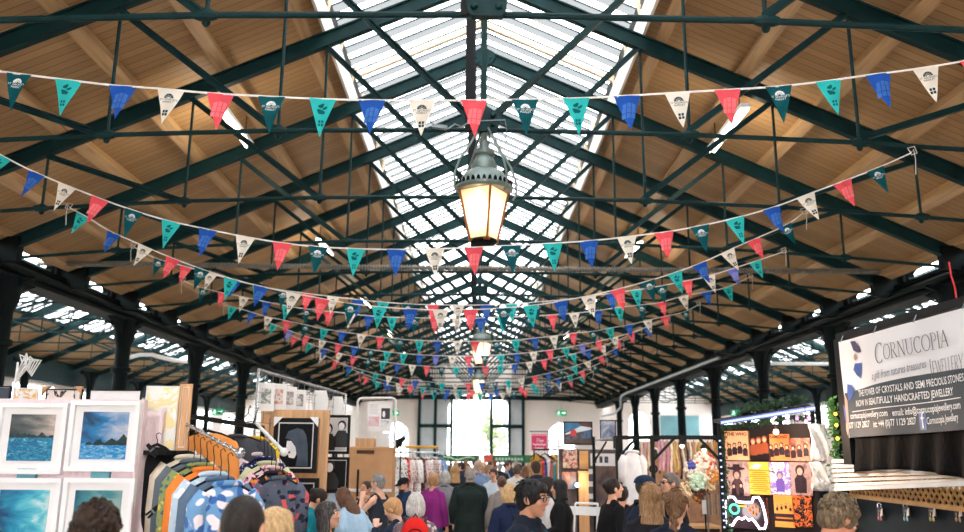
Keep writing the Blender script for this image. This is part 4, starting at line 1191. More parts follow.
        if tufts:
            tf = MB()
            for k in range(tufts):
                a, z = Rd.uniform(0, 2*PI), Rd.uniform(-0.35, 1.0); r_ = math.sqrt(max(0.02, 1-z*z)); x, y = r_*math.cos(a), r_*math.sin(a)
                if y > 0.5 and z < 0.6: continue
                p0 = V((x*0.083, -0.016+y*0.100, 0.022+z*0.101)); nrm = V((x, y, z)).normalized()
                fl = (V((Rd.gauss(0, 0.55), Rd.gauss(-0.1, 0.55)+0.25, -0.5))); tg = fl - nrm*fl.dot(nrm); tg.normalize()
                ln = Rd.uniform(0.03, 0.06); lift = Rd.uniform(0.002, 0.016)
                tf.path([h(*(p0-nrm*0.004)), h(*(p0+tg*ln*0.5+nrm*lift)), h(*(p0+tg*ln+nrm*(lift*0.6-0.004)))], [0.007*s, 0.0055*s, 0.0006*s], 5)
            hme = join_into(hme, tf)
        link('hair', hme, root)
    # ---- things worn
    if 'glasses' in extras or 'sunglasses' in extras:
        gl = MB(); fw = 0.0028*s if 'glasses' in extras else 0.0035*s
        for sd in (-1, 1):
            ps = [h(sd*0.033+0.025*math.cos(a*PI/7)*1.0, 0.104-abs(sd*0.033+0.025*math.cos(a*PI/7))*0.12, 0.004+0.0175*math.sin(a*PI/7)) for a in range(14)]
            gl.path(ps, fw, 6, closed=True)
            if 'sunglasses' in extras: gl.poly(ps)
            gl.path([h(sd*0.058,0.097,0.010), h(sd*0.079,0.06,0.012), h(sd*0.081,-0.01,0.010)], fw, 6)
        gl.tube(h(-0.009,0.104,0.010), h(0.009,0.104,0.010), fw)
        gl.build('glasses', M['lens'], root)
    for x in extras:
        if isinstance(x, tuple) and x[0] == 'cap':
            c = MB(); rg = []
            for k in range(7):
                t_ = k/6; z = 0.042+0.075*math.sin(t_*PI/2); r_ = math.cos(t_*PI/2*0.97)
                rg.append([h(0.090*r_*math.cos(2*PI*i/20), -0.012+0.110*r_*math.sin(2*PI*i/20), z) for i in range(20)])
            c.loft(rg); co_ = c.build('cap', x[1], root, smooth='auto')
            br = MB(); a_, b_ = [], []
            for i in range(11):
                a = PI*(0.12+0.76*i/10); a_.append((0.088*math.cos(a), -0.012+0.106*math.sin(a), 0.046)); b_.append((0.080*math.cos(a), 0.055+0.118*math.sin(a), 0.030-0.012*abs(math.cos(a))))
            br.loft([[h(*p) for p in a_]+[h(p[0],p[1],p[2]-0.005) for p in a_[::-1]], [h(*p) for p in b_]+[h(p[0],p[1],p[2]-0.005) for p in b_[::-1]]])
            br.build('brim', x[1], co_, smooth='auto')
        elif isinstance(x, tuple) and x[0] == 'hat':
            c = MB(); c.lathe([(0.0,0.145),(0.06,0.142),(0.088,0.125),(0.090,0.05),(0.094,0.04),(0.165,0.030),(0.165,0.026),(0.09,0.034)], 24)
            c.v = [tuple(h(p[0], p[1]*1.15-0.012, p[2])) for p in c.v]; c.build('hat', x[1], root, smooth='auto')
        elif isinstance(x, tuple) and x[0] == 'beard':
            c = MB(); c.ell(h(0,0.050,-0.080), (0.056*s,0.052*s,0.045*s), Rh, 14, 10); c.ell(h(0,0.086,-0.050), (0.030*s,0.012*s,0.008*s), Rh, 12, 8)
            link('beard', remesh(c, 'beard', hair_mat(x[1]), 0.008*s, 1), root)
        elif isinstance(x, tuple) and x[0] == 'strap':
            c = MB()
            for sd in (-1, 1): c.path([T((sd*0.09,-0.15,1.10)), T((sd*0.10,-0.15,1.36)), T((sd*0.105,-0.04,1.49)), T((sd*0.11,0.12,1.40)), T((sd*0.12,0.15,1.22)), T((sd*0.15,0.02,1.06))], 0.017*s, 6)
            c.build('strap', x[1], root)
    root['_h'] = 0
    del root['_h']
    return dict(root=root, T=T, h=h, s=s, base=base, rz=rz, R3=R3, J=J)
# ------------------------------------------------------------------ the crowd
NAVY, BLACK, DGREY = (26, 34, 54), (22, 22, 26), (52, 54, 60)
JEAN = (58, 84, 122)
cl = cloth
person('man with dark tousled hair seen from behind before the lower seascape print', 97, 503, 3.15, 8, ('jumper', cl((60,62,70))), cl(DGREY), ('curly', (46,32,24), (92,66,46)), tufts=170, head=(10, 4))
person('man with close-cropped dark hair seen from behind before the clothes rail', 243, 495, 2.85, -6, ('tee', cl((70,74,82))), cl(DGREY), ('crop', (38,32,30), (60,52,46)), tufts=0, girth=1.08)
person('blond woman beside the close-cropped man, hair over her shoulder', 274, 509, 3.55, -20, ('tee', cl((226,196,160))), cl(JEAN), ('long', (206,168,120), (236,208,166)), fem=True)
person('dark-haired woman in a teal jacket leaning towards the framed prints', 316, 487, 8.0, -72, ('jacket', cl((18,126,142))), cl(BLACK), ('bun', (34,24,22)), lean=14, head=(0,18), arms=('hold','hold'), fem=True)
person('woman with long greying hair in black, face turned right and up', 327, 502, 6.2, -80, ('jumper', cl((26,26,30))), cl(BLACK), ('long', (62,58,58), (128,122,120)), fem=True, head=(-15,-8))
person('grey-haired man in a pale blue shirt seen from behind at the framed prints', 329, 472, 9.3, -14, ('tee', cl((176,200,222))), cl(JEAN), ('short', (120,116,114), (172,168,164)), arms=('hold','hold'), girth=1.05)
person('brown-haired woman in a light blue t-shirt bending forward', 345, 487, 8.7, 52, ('tee', cl((172,202,226))), cl(JEAN), ('loose', (96,64,46), (136,96,70)), lean=24, head=(0,14), fem=True, arms=('hold','down'))
person('woman with short grey hair in a dark vest top, hand raised to her chin', 380, 474, 10.2, 62, ('tank', cl((44,50,62))), cl(NAVY), ('short', (134,130,128), (182,178,176)), fem=True, arms=('up','fold'), extras=('glasses',), skin=1)
person('woman in black looking down behind the grey-haired woman with the raised hand', 367, 481, 11.2, 150, ('tank', cl((24,26,32))), cl(BLACK), ('bun', (58,42,34)), fem=True, arms=('up','down'), skin=0)
person('bearded man in a dark cap and navy jacket looking down', 406, 477, 11.6, 128, ('jacket', cl((30,52,82))), cl(NAVY), ('crop', (40,30,26)), head=(0,16), arms=('hold','hold'), extras=(('cap', cl((20,20,24))), ('beard', (66,44,32))))
person('fair-haired young person in navy bowing over something in their hands', 398, 497, 7.6, 70, ('jumper', cl((32,44,66))), cl(NAVY), ('fringe', (196,146,98), (224,180,132)), head=(0,22), arms=('up','hold'), skin=1)
WB = person('white-haired woman with a red backpack, seen from behind', 416, 493, 7.2, 4, ('jumper', cl((120,104,112), 0.85, (214,200,204), 'floral', 22)), cl(DGREY), ('bob', (206,202,198), (238,236,232)), fem=True)
person('woman with short sandy hair in a purple top and jeans', 433, 473, 11.8, -22, ('jumper', cl((140,44,122))), cl(JEAN), ('short', (176,132,92), (206,164,120)), fem=True, arms=('hold','down'))
person('grey-haired woman in a grey jacket and black trousers behind the purple top', 445, 471, 12.9, -10, ('jacket', cl((132,132,140))), cl(BLACK), ('bob', (168,166,164), (206,204,202)), fem=True)
person('woman with loose blond hair and a black top, deep in the crowd', 455, 466, 14.2, 20, ('jumper', cl((28,28,32))), cl(BLACK), ('loose', (182,140,94), (220,182,134)), fem=True)
person('broad man in a long dark green coat seen from behind in the aisle', 470, 467, 11.7, 3, ('coat', cl((30,42,40))), cl((30,30,32)), ('short', (150,140,132), (188,180,172)), girth=1.22)
person('person in a denim jacket beyond the man in the dark green coat', 478, 461, 15.8, 8, ('jacket', cl((120,142,176))), cl(NAVY), ('short', (176,150,132), (206,186,168)))
person('woman in a white and blue blouse facing the camera, hands before her', 494, 468, 14.6, 165, ('tee', cl((206,220,236))), cl((90,110,140)), ('fringe', (72,48,38)), fem=True, arms=('fold','hold'))
person('person in a green top turned right behind the woman in the white and blue blouse', 488, 465, 16.4, -80, ('tee', cl((58,122,96))), cl(NAVY), ('short', (150,120,98), (180,152,130)), arms=('hold','down'))
person('woman in a grey top with her back turned, right of the standing table', 502, 476, 11.7, 10, ('jumper', cl((136,128,124))), cl(BLACK), ('bun', (92,72,58)), fem=True)
person('blond-haired person in a navy coat seen from behind the man with glasses', 510, 484, 8.8, 12, ('coat', cl((28,40,70))), cl(NAVY), ('bob', (196,158,110), (228,196,150)), fem=True)
MG_ = person('man with black hair and glasses in a dark padded jacket walking right', 527, 479, 5.15, -112, ('puffer', cl((24,32,46))), cl(NAVY), ('fringe', (18,16,18), (44,40,42)), extras=('glasses', ('strap', cl((44,80,100)))), skin=2, tufts=60, head=(-2, 6))
person('tall man in a navy coat with his back turned beside the poster racks', 536, 461, 13.0, 16, ('coat', cl((26,34,56))), cl(BLACK), ('short', (54,40,34)), extras=('hood',))
person('woman with long dark hair in a white jumper facing right', 546, 477, 10.2, -78, ('jumper', cl((222,218,218))), cl(BLACK), ('long', (34,26,26)), fem=True, arms=('hold','down'))
person('woman with long black hair in a long black coat facing left', 561, 480, 9.5, 74, ('coat', cl((20,20,24))), cl(BLACK), ('long', (20,18,20)), fem=True, arms=('hold','down'), skin=2)
person('woman in black with hair tied back, profile turned right at the jewellery stall', 612, 478, 8.5, -70, ('jumper', cl((18,18,22))), cl(BLACK), ('bun', (28,22,22)), fem=True, arms=('down','hold'), skin=1, head=(-5,-6))
person('dark-haired person in black reaching up at the jewellery stall', 622, 486, 9.4, -24, ('tee', cl((20,20,24))), cl(BLACK), ('short', (26,22,22)), arms=('reach','up'))
person('man in a navy baseball cap turned right at the jewellery stall', 643, 475, 7.3, -64, ('jacket', cl((26,34,54))), cl(NAVY), ('crop', (56,46,40)), extras=(('cap', cl((22,44,72))),), skin=0)
person('grey-haired man with dark glasses and a black t-shirt facing left', 672, 473, 9.0, 100, ('tee', cl((26,26,32))), cl(NAVY), ('short', (104,98,94), (146,140,136)), extras=('sunglasses',), arms=('down','hold'), skin=0, girth=1.05)
person('woman with long straight fair-brown hair seen from behind', 651, 484, 6.2, -12, ('jumper', cl((30,28,34))), cl(NAVY), ('long', (158,120,84), (196,158,118)), fem=True, tufts=70)
person('young woman with a brown plait over a dark top, seen from behind', 675, 489, 5.6, -28, ('tee', cl((24,32,48))), cl(NAVY), ('plait', (112,80,56), (152,114,82)), fem=True, tufts=60)
person('woman with short curly ash-blond hair in white, looking down to the right', 828, 489.5, 4.2, -58, ('tee', cl((236,230,228))), cl(JEAN), ('curly', (100,82,62), (170,148,116)), fem=True, tufts=190, head=(-10, 34), lean=8, skin=(206, 142, 112))

# red backpack on the white-haired woman's back
Tf = lambda p: WB['base'] + Matrix.Rotation(WB['rz'], 3, 'Z') @ WB['T'](p)
bp = empty('backpack', WB['base'], WB['rz']); tag(bp, 'bright red backpack on the back of the white-haired woman', 'backpack')
s_ = WB['s']; m_red = cloth((226, 40, 36)); q = MB()
q.ell(V((0,-0.215,1.33))*s_, (0.150*s_, 0.085*s_, 0.21*s_), None, 18, 12); q.box(V((0,-0.185,1.27))*s_, (0.25*s_, 0.10*s_, 0.32*s_)); q.ell(V((0,-0.25,1.20))*s_, (0.11*s_, 0.07*s_, 0.095*s_), None, 14, 10)
link('body', remesh(q, 'bag', m_red, 0.012*s_, 3), bp)
q = MB()
for sd in (-1, 1): q.path([V((sd*0.09,-0.19,1.42))*s_, V((sd*0.105,-0.10,1.50))*s_, V((sd*0.11,-0.01,1.515))*s_, V((sd*0.115,0.10,1.46))*s_, V((sd*0.13,0.15,1.28))*s_, V((sd*0.17,0.02,1.10))*s_], 0.016*s_, 8)
q.path([V((-0.03,-0.20,1.52))*s_, V((0,-0.22,1.57))*s_, V((0.03,-0.20,1.52))*s_], 0.008*s_, 6)
q.build('strap', plain('dark_webbing', (60, 20, 22), 0.7), bp, smooth='auto')
q = MB(); q.path([V((0.10*math.cos(a*PI/10),-0.300+0.03*abs(math.cos(a*PI/10)),1.30+0.13*math.sin(a*PI/10)))*s_ for a in range(11)], 0.006*s_, 6); q.build('zip', M['black'], bp)

# distant crowd: six figures built once and repeated
R = random.Random(11)
base_far = [('tee', (214,210,206), 'short', (90,70,56), False), ('jacket', (44,52,74), 'fringe', (46,36,32), False), ('jumper', (150,110,96), 'long', (120,84,58), True),
            ('jumper', (196,186,178), 'bob', (206,176,132), True), ('coat', (40,42,46), 'short', (150,146,142), False), ('tee', (120,148,180), 'bun', (60,42,34), True)]
protos = []
far = [(449,465,12.8),(462,462,15.5),(468,463,17.5),(484,462,15.0),(500,463,16.0),(506,462,16.5),(517,465,12.2),(519,464,15.2),(525,466,12.6),(530,463,18.0),(441,464,15.5),(474,460,20.5),(490,461,19.0),(510,460,21.5),(495,460,23.5),(456,461,21.0),(516,461,24.0),(552,466,14.5),(545,463,19.5),(436,463,19.5),(466,460,25.5),(480,459,27.0)]
where = ['left edge of the far crowd, before the green canopy', 'left part of the far crowd']
DESC = {0: 'short-haired person in a pale top', 1: 'dark-haired person in a navy jacket', 2: 'long-haired person in a dusky pink top', 3: 'fair-haired person in beige', 4: 'grey-haired person in a dark coat', 5: 'dark-bunned person in a blue top'}
far = [(x, y, min(2.5+d*1.12, 27.5)) for x, y, d in far]
rank = {}
for k in range(6):
    idx = sorted([i for i in range(len(far)) if i % 6 == k], key=lambda i: far[i][2])
    for n, i in enumerate(idx): rank[i] = ('nearest', 'second nearest', 'third nearest', 'furthest')[n if n < len(idx)-1 else 3]
for i, (x, y, d) in enumerate(far):
    k = i % 6
    lab = '%s, %s of four such in the far crowd' % (DESC[k], rank[i]) if len([q for q in range(len(far)) if q % 6 == k]) == 4 else '%s, %s of three such in the far crowd' % (DESC[k], rank[i] if rank[i] != 'second nearest' else 'middle one')
    if i < 6:
        kd, rgb, hs, hc_, fm = base_far[k]
        P_ = person(lab, x, y, d, R.choice((0, 180, -90, 70, 20, 150)), (kd, cl(rgb)), cl((60,60,70)), (hs, hc_), fem=fm, vox=0.011, group='far crowd', arms=R.choice((('down','down'),('hold','hold'))), skin=k % 4)
        protos.append((P_, KIDS(P_['root'])))
    else:
        src, kids = protos[k]; Y = (d+0.05)/0.9757; P = at(x, y, Y)
        o = src['root'].copy(); COL.objects.link(o); z0 = CAMZ
        o.location = (P.x, Y, 0); f = P.z/(1.76*src['s']); o.scale = (f, f, f); o.rotation_euler = (0, 0, math.radians(R.choice((0, 180, -90, 90, 30, 150, -20)))); o['label'] = lab
        for ch in kids:
            c = ch.copy(); c.parent = o; COL.objects.link(c)
# ------------------------------------------------------------------ pictures and prints
def pic_sea(seed, sky, light, sea, foam=0.5, hor=0.0, head=True):
    """seascape print: clouded sky above a horizon, dark headland, waves and foam"""
    t = NT('seascape_%d' % seed); co = t.coords(); s = t.n('ShaderNodeSeparateXYZ'); t.l(co, s.inputs[0]); x, z = s.outputs[0], s.outputs[2]
    m = t.mapping(co, scale=(3.2, 1, 7.0), loc=(seed*1.7, 0, seed)); f, _ = t.noise(m, 1.6, 6, 0.6, 0.7)
    g = t.math('ADD', t.math('MULTIPLY', f, 0.9), t.math('MULTIPLY', x, 1.6))
    skyc = t.ramp(g, [(0.15, srgb(*sky[0])), (0.42, srgb(*sky[1])), (0.62, srgb(*sky[2])), (0.85, srgb(*light))])
    m2 = t.mapping(co, scale=(9, 1, 26), loc=(seed, 0, 0)); f2, _ = t.noise(m2, 2.0, 6, 0.7, 1.2)
    seac = t.ramp(f2, [(0.30, srgb(*sea[0])), (0.5, srgb(*sea[1])), (0.60, srgb(*sea[2])), (0.60+0.14*foam+0.02, srgb(236, 242, 244))])
    n1, _ = t.noise(t.mapping(co, scale=(12, 1, 3), loc=(seed*3, 0, 0)), 1.5, 4)
    hl = t.math('ADD', t.math('MULTIPLY', t.math('SUBTRACT', n1, 0.42), 0.16), hor)
    base = t.mix(t.math('GREATER_THAN', z, hor), seac, skyc)
    if head:
        k = t.math('MULTIPLY', t.math('GREATER_THAN', t.math('ADD', hl, t.math('MULTIPLY', t.math('MULTIPLY', x, head), 0.22)), z), t.math('GREATER_THAN', z, hor-0.012))
        nn, _ = t.noise(co, 40, 3); base = t.mix(k, base, t.mix(nn, srgb(10, 28, 36), srgb(36, 66, 64)))
    return t.done(t.bsdf(base, 0.18, 0, 0.5))
def pic_patch(seed, cols, scale=9.0, dist=1.2, gloss=0.35):
    t = NT('print_%d' % seed); co = t.coords(); m = t.mapping(co, loc=(seed*1.31, seed*0.7, seed*2.1)); f, _ = t.noise(m, scale, 5, 0.65, dist)
    n = len(cols); col = t.ramp(f, [(0.28+0.44*i/max(1, n-1), srgb(*c)) for i, c in enumerate(cols)], 'CONSTANT' if n > 4 else 'LINEAR')
    return t.done(t.bsdf(col, gloss, 0, 0.4))
M['mat_white'] = plain('white_mount', (240, 238, 238), 0.8, 0, 0.2, 0.02)
M['frame_white'] = plain('white_frame', (244, 243, 245), 0.45, 0, 0.4, 0.02)
M['frame_black'] = plain('black_frame', (14, 14, 16), 0.55, 0, 0.2, 0.1)
M['paper'] = plain('white_paper', (238, 236, 234), 0.7, 0, 0.25, 0.03)
def framed(name, label, box, Y, picmat, picbox=None, fw=0.03, fd=0.035, frame='frame_white', mat='mat_white', group=None, cat='picture', rz=0.0, extra=None, tilt=0.0):
    """a framed picture whose front the photograph shows in pixel box (x0, y0, x1, y1)"""
    x0, y0, x1, y1 = box
    a = at(x0, (y0+y1)/2, Y); b = at(x1, (y0+y1)/2, Y); zt = at((x0+x1)/2, y0, Y).z; zb = at((x0+x1)/2, y1, Y).z
    W, H = abs(b.x-a.x), abs(zt-zb)
    r = empty(name, ((a.x+b.x)/2, Y, zb), rz); tag(r, label, cat, group)
    if tilt: r.rotation_euler = (tilt, 0, rz)
    f = MB()
    for c, s in (((0,0,fw/2), (W,fd,fw)), ((0,0,H-fw/2), (W,fd,fw)), ((-W/2+fw/2,0,H/2), (fw,fd,H-2*fw)), ((W/2-fw/2,0,H/2), (fw,fd,H-2*fw))): f.box((c[0], c[1], c[2]), s)
    f.build('frame', M[frame] if isinstance(frame, str) else frame, r)
    MB().box((0, fd*0.25, H/2), (W-fw*1.6, 0.008, H-fw*1.6)).build('mount', M[mat] if isinstance(mat, str) else mat, r)
    if picbox:
        px0, py0, px1, py1 = picbox; sx = W/(x1-x0); sz = H/(y1-y0)
        pw, ph = (px1-px0)*sx, (py1-py0)*sz; cx = ((px0+px1)/2-(x0+x1)/2)*sx; cz = (y1-(py0+py1)/2)*sz
    else: pw, ph, cx, cz = W-2.6*fw, H-2.6*fw, 0, H/2
    p = MB().box((0,0,0), (pw, 0.004, ph)).build('print', picmat, r, (cx, fd*0.25-0.008, cz))
    return r, W, H, (pw, ph, cx, cz)

# ------------------------------------------------------------------ seascape stand at the near left
YA = 5.55
zt = at(70, 399, YA).z; xl = at(-62, 440, YA).x; xr = at(139, 440, YA).x
M['pink_cloth'] = cloth((238, 216, 220), 0.9)
pn = empty('seascape_stand', ((xl+xr)/2, YA+0.06, 0)); tag(pn, 'tall pale pink display panel carrying the four seascape prints', 'display panel')
MB().bbox((-(xr-xl)/2, -0.03, 0.06), ((xr-xl)/2, 0.03, zt)).build('board', M['pink_cloth'], pn)
for sx in (-1, 1): MB().box((sx*(xr-xl)/2*0.8, 0.02, 0.03), (0.06, 0.7, 0.06)).build('foot', M['grey_metal'], pn)
MB().bbox((-(xr-xl)/2, 0.03, zt-0.36), ((xr-xl)/2+0.15, 0.42, zt-0.33)).build('shelf', M['black'], pn)
MTEAL = plain('teal_plastic', (98, 160, 172), 0.5)
for px in (100, 26):
    c = at(px, 474.5, YA); MB().box((c.x-(xl+xr)/2, -0.045, c.z), (0.12, 0.03, 0.075)).build('bracket', MTEAL, pn)
framed('seascape_print', 'white framed stormy sea print with churning blue waves, upper left on the pink panel', (-4, 403, 65.5, 474), YA, pic_sea(1, ((40,54,58),(88,96,96),(150,142,138)), (214,190,176), ((8,60,96),(14,112,156),(60,160,190)), 0.9, 0.01, 0.0+0.05), (8.5, 414.5, 53, 461), 0.03, 0.045, group='seascape prints')
framed('seascape_print', 'white framed print of a blue bay with dark headland, upper right on the pink panel', (68.5, 401, 138.5, 471.5), YA, pic_sea(2, ((18,46,76),(34,120,176),(150,170,196)), (206,196,206), ((20,90,160),(40,140,200),(140,190,214)), 1.5, -0.05, 0.9), (81, 412, 127, 459.5), 0.03, 0.045, group='seascape prints')
framed('seascape_print', 'white framed print of turquoise cloud over pale surf, lower left on the pink panel', (-10, 478, 59, 549), YA, pic_sea(3, ((16,70,110),(26,140,178),(90,190,206)), (214,226,226), ((30,60,70),(120,150,156),(200,214,214)), 1.5, -0.16, -0.5), (-3, 490, 47, 537), 0.03, 0.045, group='seascape prints')
framed('seascape_print', 'white framed print of a misty teal sky, lower right, half hidden by the dark-haired man', (61.5, 478, 133, 549), YA, pic_sea(4, ((14,84,112),(60,130,140),(120,160,160)), (150,170,168), ((20,60,70),(60,110,120),(140,170,176)), 1.2, -0.20, 0.4), (73, 490.5, 120, 537), 0.03, 0.045, group='seascape prints')
# cloth draped round the panel's right edge
dr = MB(); n, m_ = 26, 22
tl, tr_, bl, br = at(137,406,YA+0.02), at(167,408,YA+0.30), at(126,560,YA-0.02), at(149,560,YA+0.22)
g0 = []
for j in range(m_+1):
    v = j/m_; row = []
    for i in range(n+1):
        u = i/n; p = (tl*(1-u)+tr_*u)*(1-v) + (bl*(1-u)+br*u)*v
        p = p + V((0.020*math.sin(u*9+v*1.5)*v, -0.03*math.sin(u*7.5+0.8*v)-0.012*math.sin(u*15-v*0.8)*(0.4+v), -0.030*math.sin(u*PI)*(1-v)))
        row.append(p)
    g0.append(row)
for j in range(m_):
    for i in range(n): dr.add([g0[j][i], g0[j][i+1], g0[j+1][i+1], g0[j+1][i]], [(0,1,2,3)])
o = dr.weld().build('draped_cloth', M['pink_cloth'], smooth=True); md = o.modifiers.new('t', 'SOLIDIFY'); md.thickness = 0.004
tag(o, 'pale pink cloth hanging in folds at the right edge of the seascape panel', 'cloth')
for k, (px, py, a) in enumerate(((152, 450, -0.75), (153, 511, 0.8))):
    c = at(px, py, YA-0.06); r = empty('spring_clip', c); r.rotation_euler = (0, a, 0); tag(r, ('black spring clip gripping the pink cloth, the upper one', 'black spring clip at the foot of the pink cloth, the lower one')[k], 'clip')
    for s in (-1, 1): MB().bar((s*0.012, 0, -0.05), (s*0.004, 0, 0.05), 0.010, 0.014).build('jaw', M['black'], r)
    MB().tube((-0.016,0,0), (0.016,0,0), 0.008).build('spring', M['grey_metal'], r)
# prints standing along the shelf behind the panel
YP = YA+0.30
def leaning(label, box, frame, picm, picbox=None, fw=0.02, Y=YP, mat='mat_white'):
    r = framed('leaning_print', label, box, Y, picm, picbox, fw, 0.02, frame, mat, group='prints leaning behind the seascape panel', tilt=0.0)
    return r
_zs = zt-0.33
def shelf_box(x0, y0, x1):
    """pixel box standing on the shelf"""
    y1 = y0
    while at((x0+x1)/2, y1, YP).z > _zs+0.004 and y1 < 600: y1 += 0.5
    return (x0, y0, x1, y1)
leaning('white print with small coloured blossoms, leftmost of the prints behind the panel', shelf_box(11, 388, 35), 'frame_white', pic_patch(21, [(240,238,234),(240,238,234),(236,180,90),(240,238,234),(70,60,60)], 22), None, 0.004)
leaning('black and white figure print with brown corner guards above the stormy sea print', shelf_box(43, 389, 80), 'frame_black', pic_patch(22, [(236,222,214),(236,222,214),(240,226,218),(60,48,46),(236,222,214),(120,96,90)], 9), None, 0.008)
leaning('wide blank white mount standing above the blue bay print', shelf_box(87, 390, 139), 'frame_black', M['mat_white'], None, 0.006)
leaning('white print with a yellow border beside the orange wooden frame', shelf_box(144, 386, 178), 'frame_white', pic_patch(24, [(244,240,232),(244,240,232),(248,228,170),(240,240,238),(244,214,150)], 5), None, 0.006)
leaning('orange-brown wooden framed board at the right end of the leaning prints', shelf_box(177.5, 384, 190), M['lightwood'], M['lightwood'], None, 0.02)
leaning('dark grey backed board at the far left edge behind the panel', shelf_box(-10, 386, 8), 'frame_black', plain('slate_card', (66, 76, 90), 0.6), None, 0.01)
for k, (px, py, dx) in enumerate(((41.5, 388, 1), (81.5, 388, -1))):
    c = at(px, py, YP-0.02); MB().prism([(0,0.012),(dx*0.055,0.012),(dx*0.03,-0.012),(dx*0.012,-0.03),(0,-0.055)][::(-1 if dx > 0 else 1)], c, (1,0,0), (0,0,1), 0.024)
    q = MB(); q.prism([(0,0.012),(dx*0.055,0.012),(dx*0.03,-0.012),(dx*0.012,-0.03),(0,-0.055)][::(-1 if dx > 0 else 1)], (0,0,0), (1,0,0), (0,0,1), 0.03)
    par = [x for x in COL.objects if x.get('label', '').startswith('black and white figure')][0]
    q.build('corner_guard', M['cardboard'], par, (c.x-par.location.x, -0.004, c.z-par.location.z))
# slim post with a bunch of empty wire hooks
post = at(13, 400, YP+0.32); r = empty('hook_stand', (post.x, YP+0.32, 0)); tag(r, 'thin white post with a tangle of wire hooks on top, at the far left', 'stand')
zt2 = at(13, 362, YP+0.32).z
MB().tube((0,0,0.02), (0,0,zt2), 0.008).build('post', M['white_metal'], r); MB().lathe([(0.14,0),(0.14,0.015),(0.02,0.03)], 16).build('base', M['white_metal'], r)
for k in range(6):
    R = random.Random(k); a = R.uniform(-0.9, 0.9)
    q = MB(); q.path([(0,0,zt2-0.10-0.01*k), (0.03+0.03*math.cos(a), 0.02*k-0.05, zt2-0.02), (0.06+0.05*math.sin(a), 0.02*k-0.06, zt2+0.06-0.01*k), (0.10+0.02*k*0.5, 0.02*k-0.06, zt2+0.02), (0.09, 0.02*k-0.06, zt2-0.05-0.01*k)], 0.006, 6)
    q.build('hook', M['white_metal'], r)

# ------------------------------------------------------------------ hung clothes
def hung_garment(name, label, cat, p, axis, mat, W=0.42, H=0.68, slv=0.5, seed=0, group=None, thick=0.06, hanger=True, mat2=None, drop=False):
    """a garment on a hanger whose hook is at p; axis is the across direction (unit, horizontal)"""
    R = random.Random(seed); r = empty(name, p); r.rotation_euler = (0, 0, math.atan2(axis.y, axis.x)); tag(r, label, cat, group)
    b = MB(); rings = []; nn = 22; ph = R.random()*6
    prof = [(0.0,0.15),(0.012,0.24),(0.035,0.36),(0.065,0.455),(0.10,0.49),(0.16,0.50)]
    prof += [(0.16+(H-0.16)*q/7, 0.50+0.05*q/7) for q in range(1, 8)]
    for dz_, f_ in prof:
        v = dz_/H; z = -0.075-dz_; hw = W*f_; th = thick*min(1, 0.35+dz_*6)
        rg = []
        for i in range(nn):
            a = 2*PI*i/nn; w_ = 1+0.10*math.sin(5*a+ph+v*2)*v+0.05*math.sin(9*a-ph)*v
            rg.append(V((hw*math.cos(a), th*w_*math.sin(a)+0.012*math.sin(a*3+ph+v*4)*v, z)))
        rings.append(rg)
    b.loft(rings); b.build('body', mat, r, smooth=True)
    if slv:
        for s in (-1, 1):
            q = MB(); sx = s*W*0.44
            q.path([V((sx*0.8,0,-0.12)), V((sx*1.08,0.0,-0.20)), V((sx*1.16,0.01*s,-0.20-slv*0.5)), V((sx*1.14,0.02,-0.20-slv))], [0.050,0.064,0.056,0.050], 12)
            q.build('sleeve', mat2 or mat, r, smooth=True)
        q = MB(); q.path([V((0.075*math.cos(a*PI/6), 0.045*math.sin(a*PI/6), -0.075-0.012*math.sin(a*PI/6))) for a in range(12)], 0.016, 6, closed=True); q.build('collar', mat2 or mat, r, smooth=True)
    if hanger:
        q = MB(); q.path([(0.020,0,0.092),(0.008,0,0.112),(-0.010,0,0.10),(-0.008,0,0.07),(0,0,0.03)] if drop else [(0.018,0,0.012),(0.006,0,0.022),(-0.012,0,0.012),(-0.010,0,-0.008),(0,0,-0.03),(0,0,-0.06)], 0.003, 6)
        if drop: q.tube((0,0,0.03), (0,0,-0.06), 0.003, n=6)
        q.path([(-W*0.42,0,-0.125),(-W*0.2,0,-0.08),(0,0,-0.055),(W*0.2,0,-0.08),(W*0.42,0,-0.125)], 0.011, 6)
        q.build('hanger', M['black'], r, smooth='auto')
    return r
A = at(164, 412, 6.2); B = at(263, 428, 7.55); A1 = at(168, 414, 6.25); E1 = at(240, 453, 4.95); A2 = at(257, 424, 7.45); E2 = at(284, 452, 6.2)
cr = empty('clothes_rail', (A.x, A.y, 0)); tag(cr, 'black clothes rail with two sloping arms of hung garments beside the seascape panel', 'clothes rail')
lo = lambda p: p - V((A.x, A.y, 0))
MB().bar(lo(A), lo(B), 0.035, 0.035).build('top_bar', M['black'], cr)
for p in (A, B):
    q = MB(); q.bar(lo(V((p.x,p.y,0.02))), lo(p), 0.035, 0.035); q.bar(lo(V((p.x-0.05,p.y-0.3,0.02))), lo(V((p.x+0.05,p.y+0.3,0.02))), 0.04, 0.04); q.build('post', M['black'], cr)
for nm, a, e, mm in (('sloping_arm', A1, E1, M['chrome']), ('sloping_arm', A2, E2, M['white_metal'])):
    q = MB(); q.tube(lo(a), lo(e), 0.011); d = e-a
    for k in range(14): q.ell(lo(a+d*((k+0.5)/14)), 0.016, None, 8, 6)
    q.ell(lo(e), 0.032, None, 10, 8); q.build(nm, mm, cr, smooth='auto')
MB().box(lo(at(170, 408, 6.2)), (0.10, 0.10, 0.05)).build('clamp', M['black'], cr)
def on_arm(a, e, t): return a+(e-a)*t - V((0,0,0.14))
d1 = (E1-A1); d1.z = 0; d1.normalize(); ax1 = V((-d1.y, d1.x, 0)); ax1 = ax1 if ax1.x > 0 else -ax1
ax1 = (ax1*0.80+V((1,-0.1,0))*0.35).normalized()
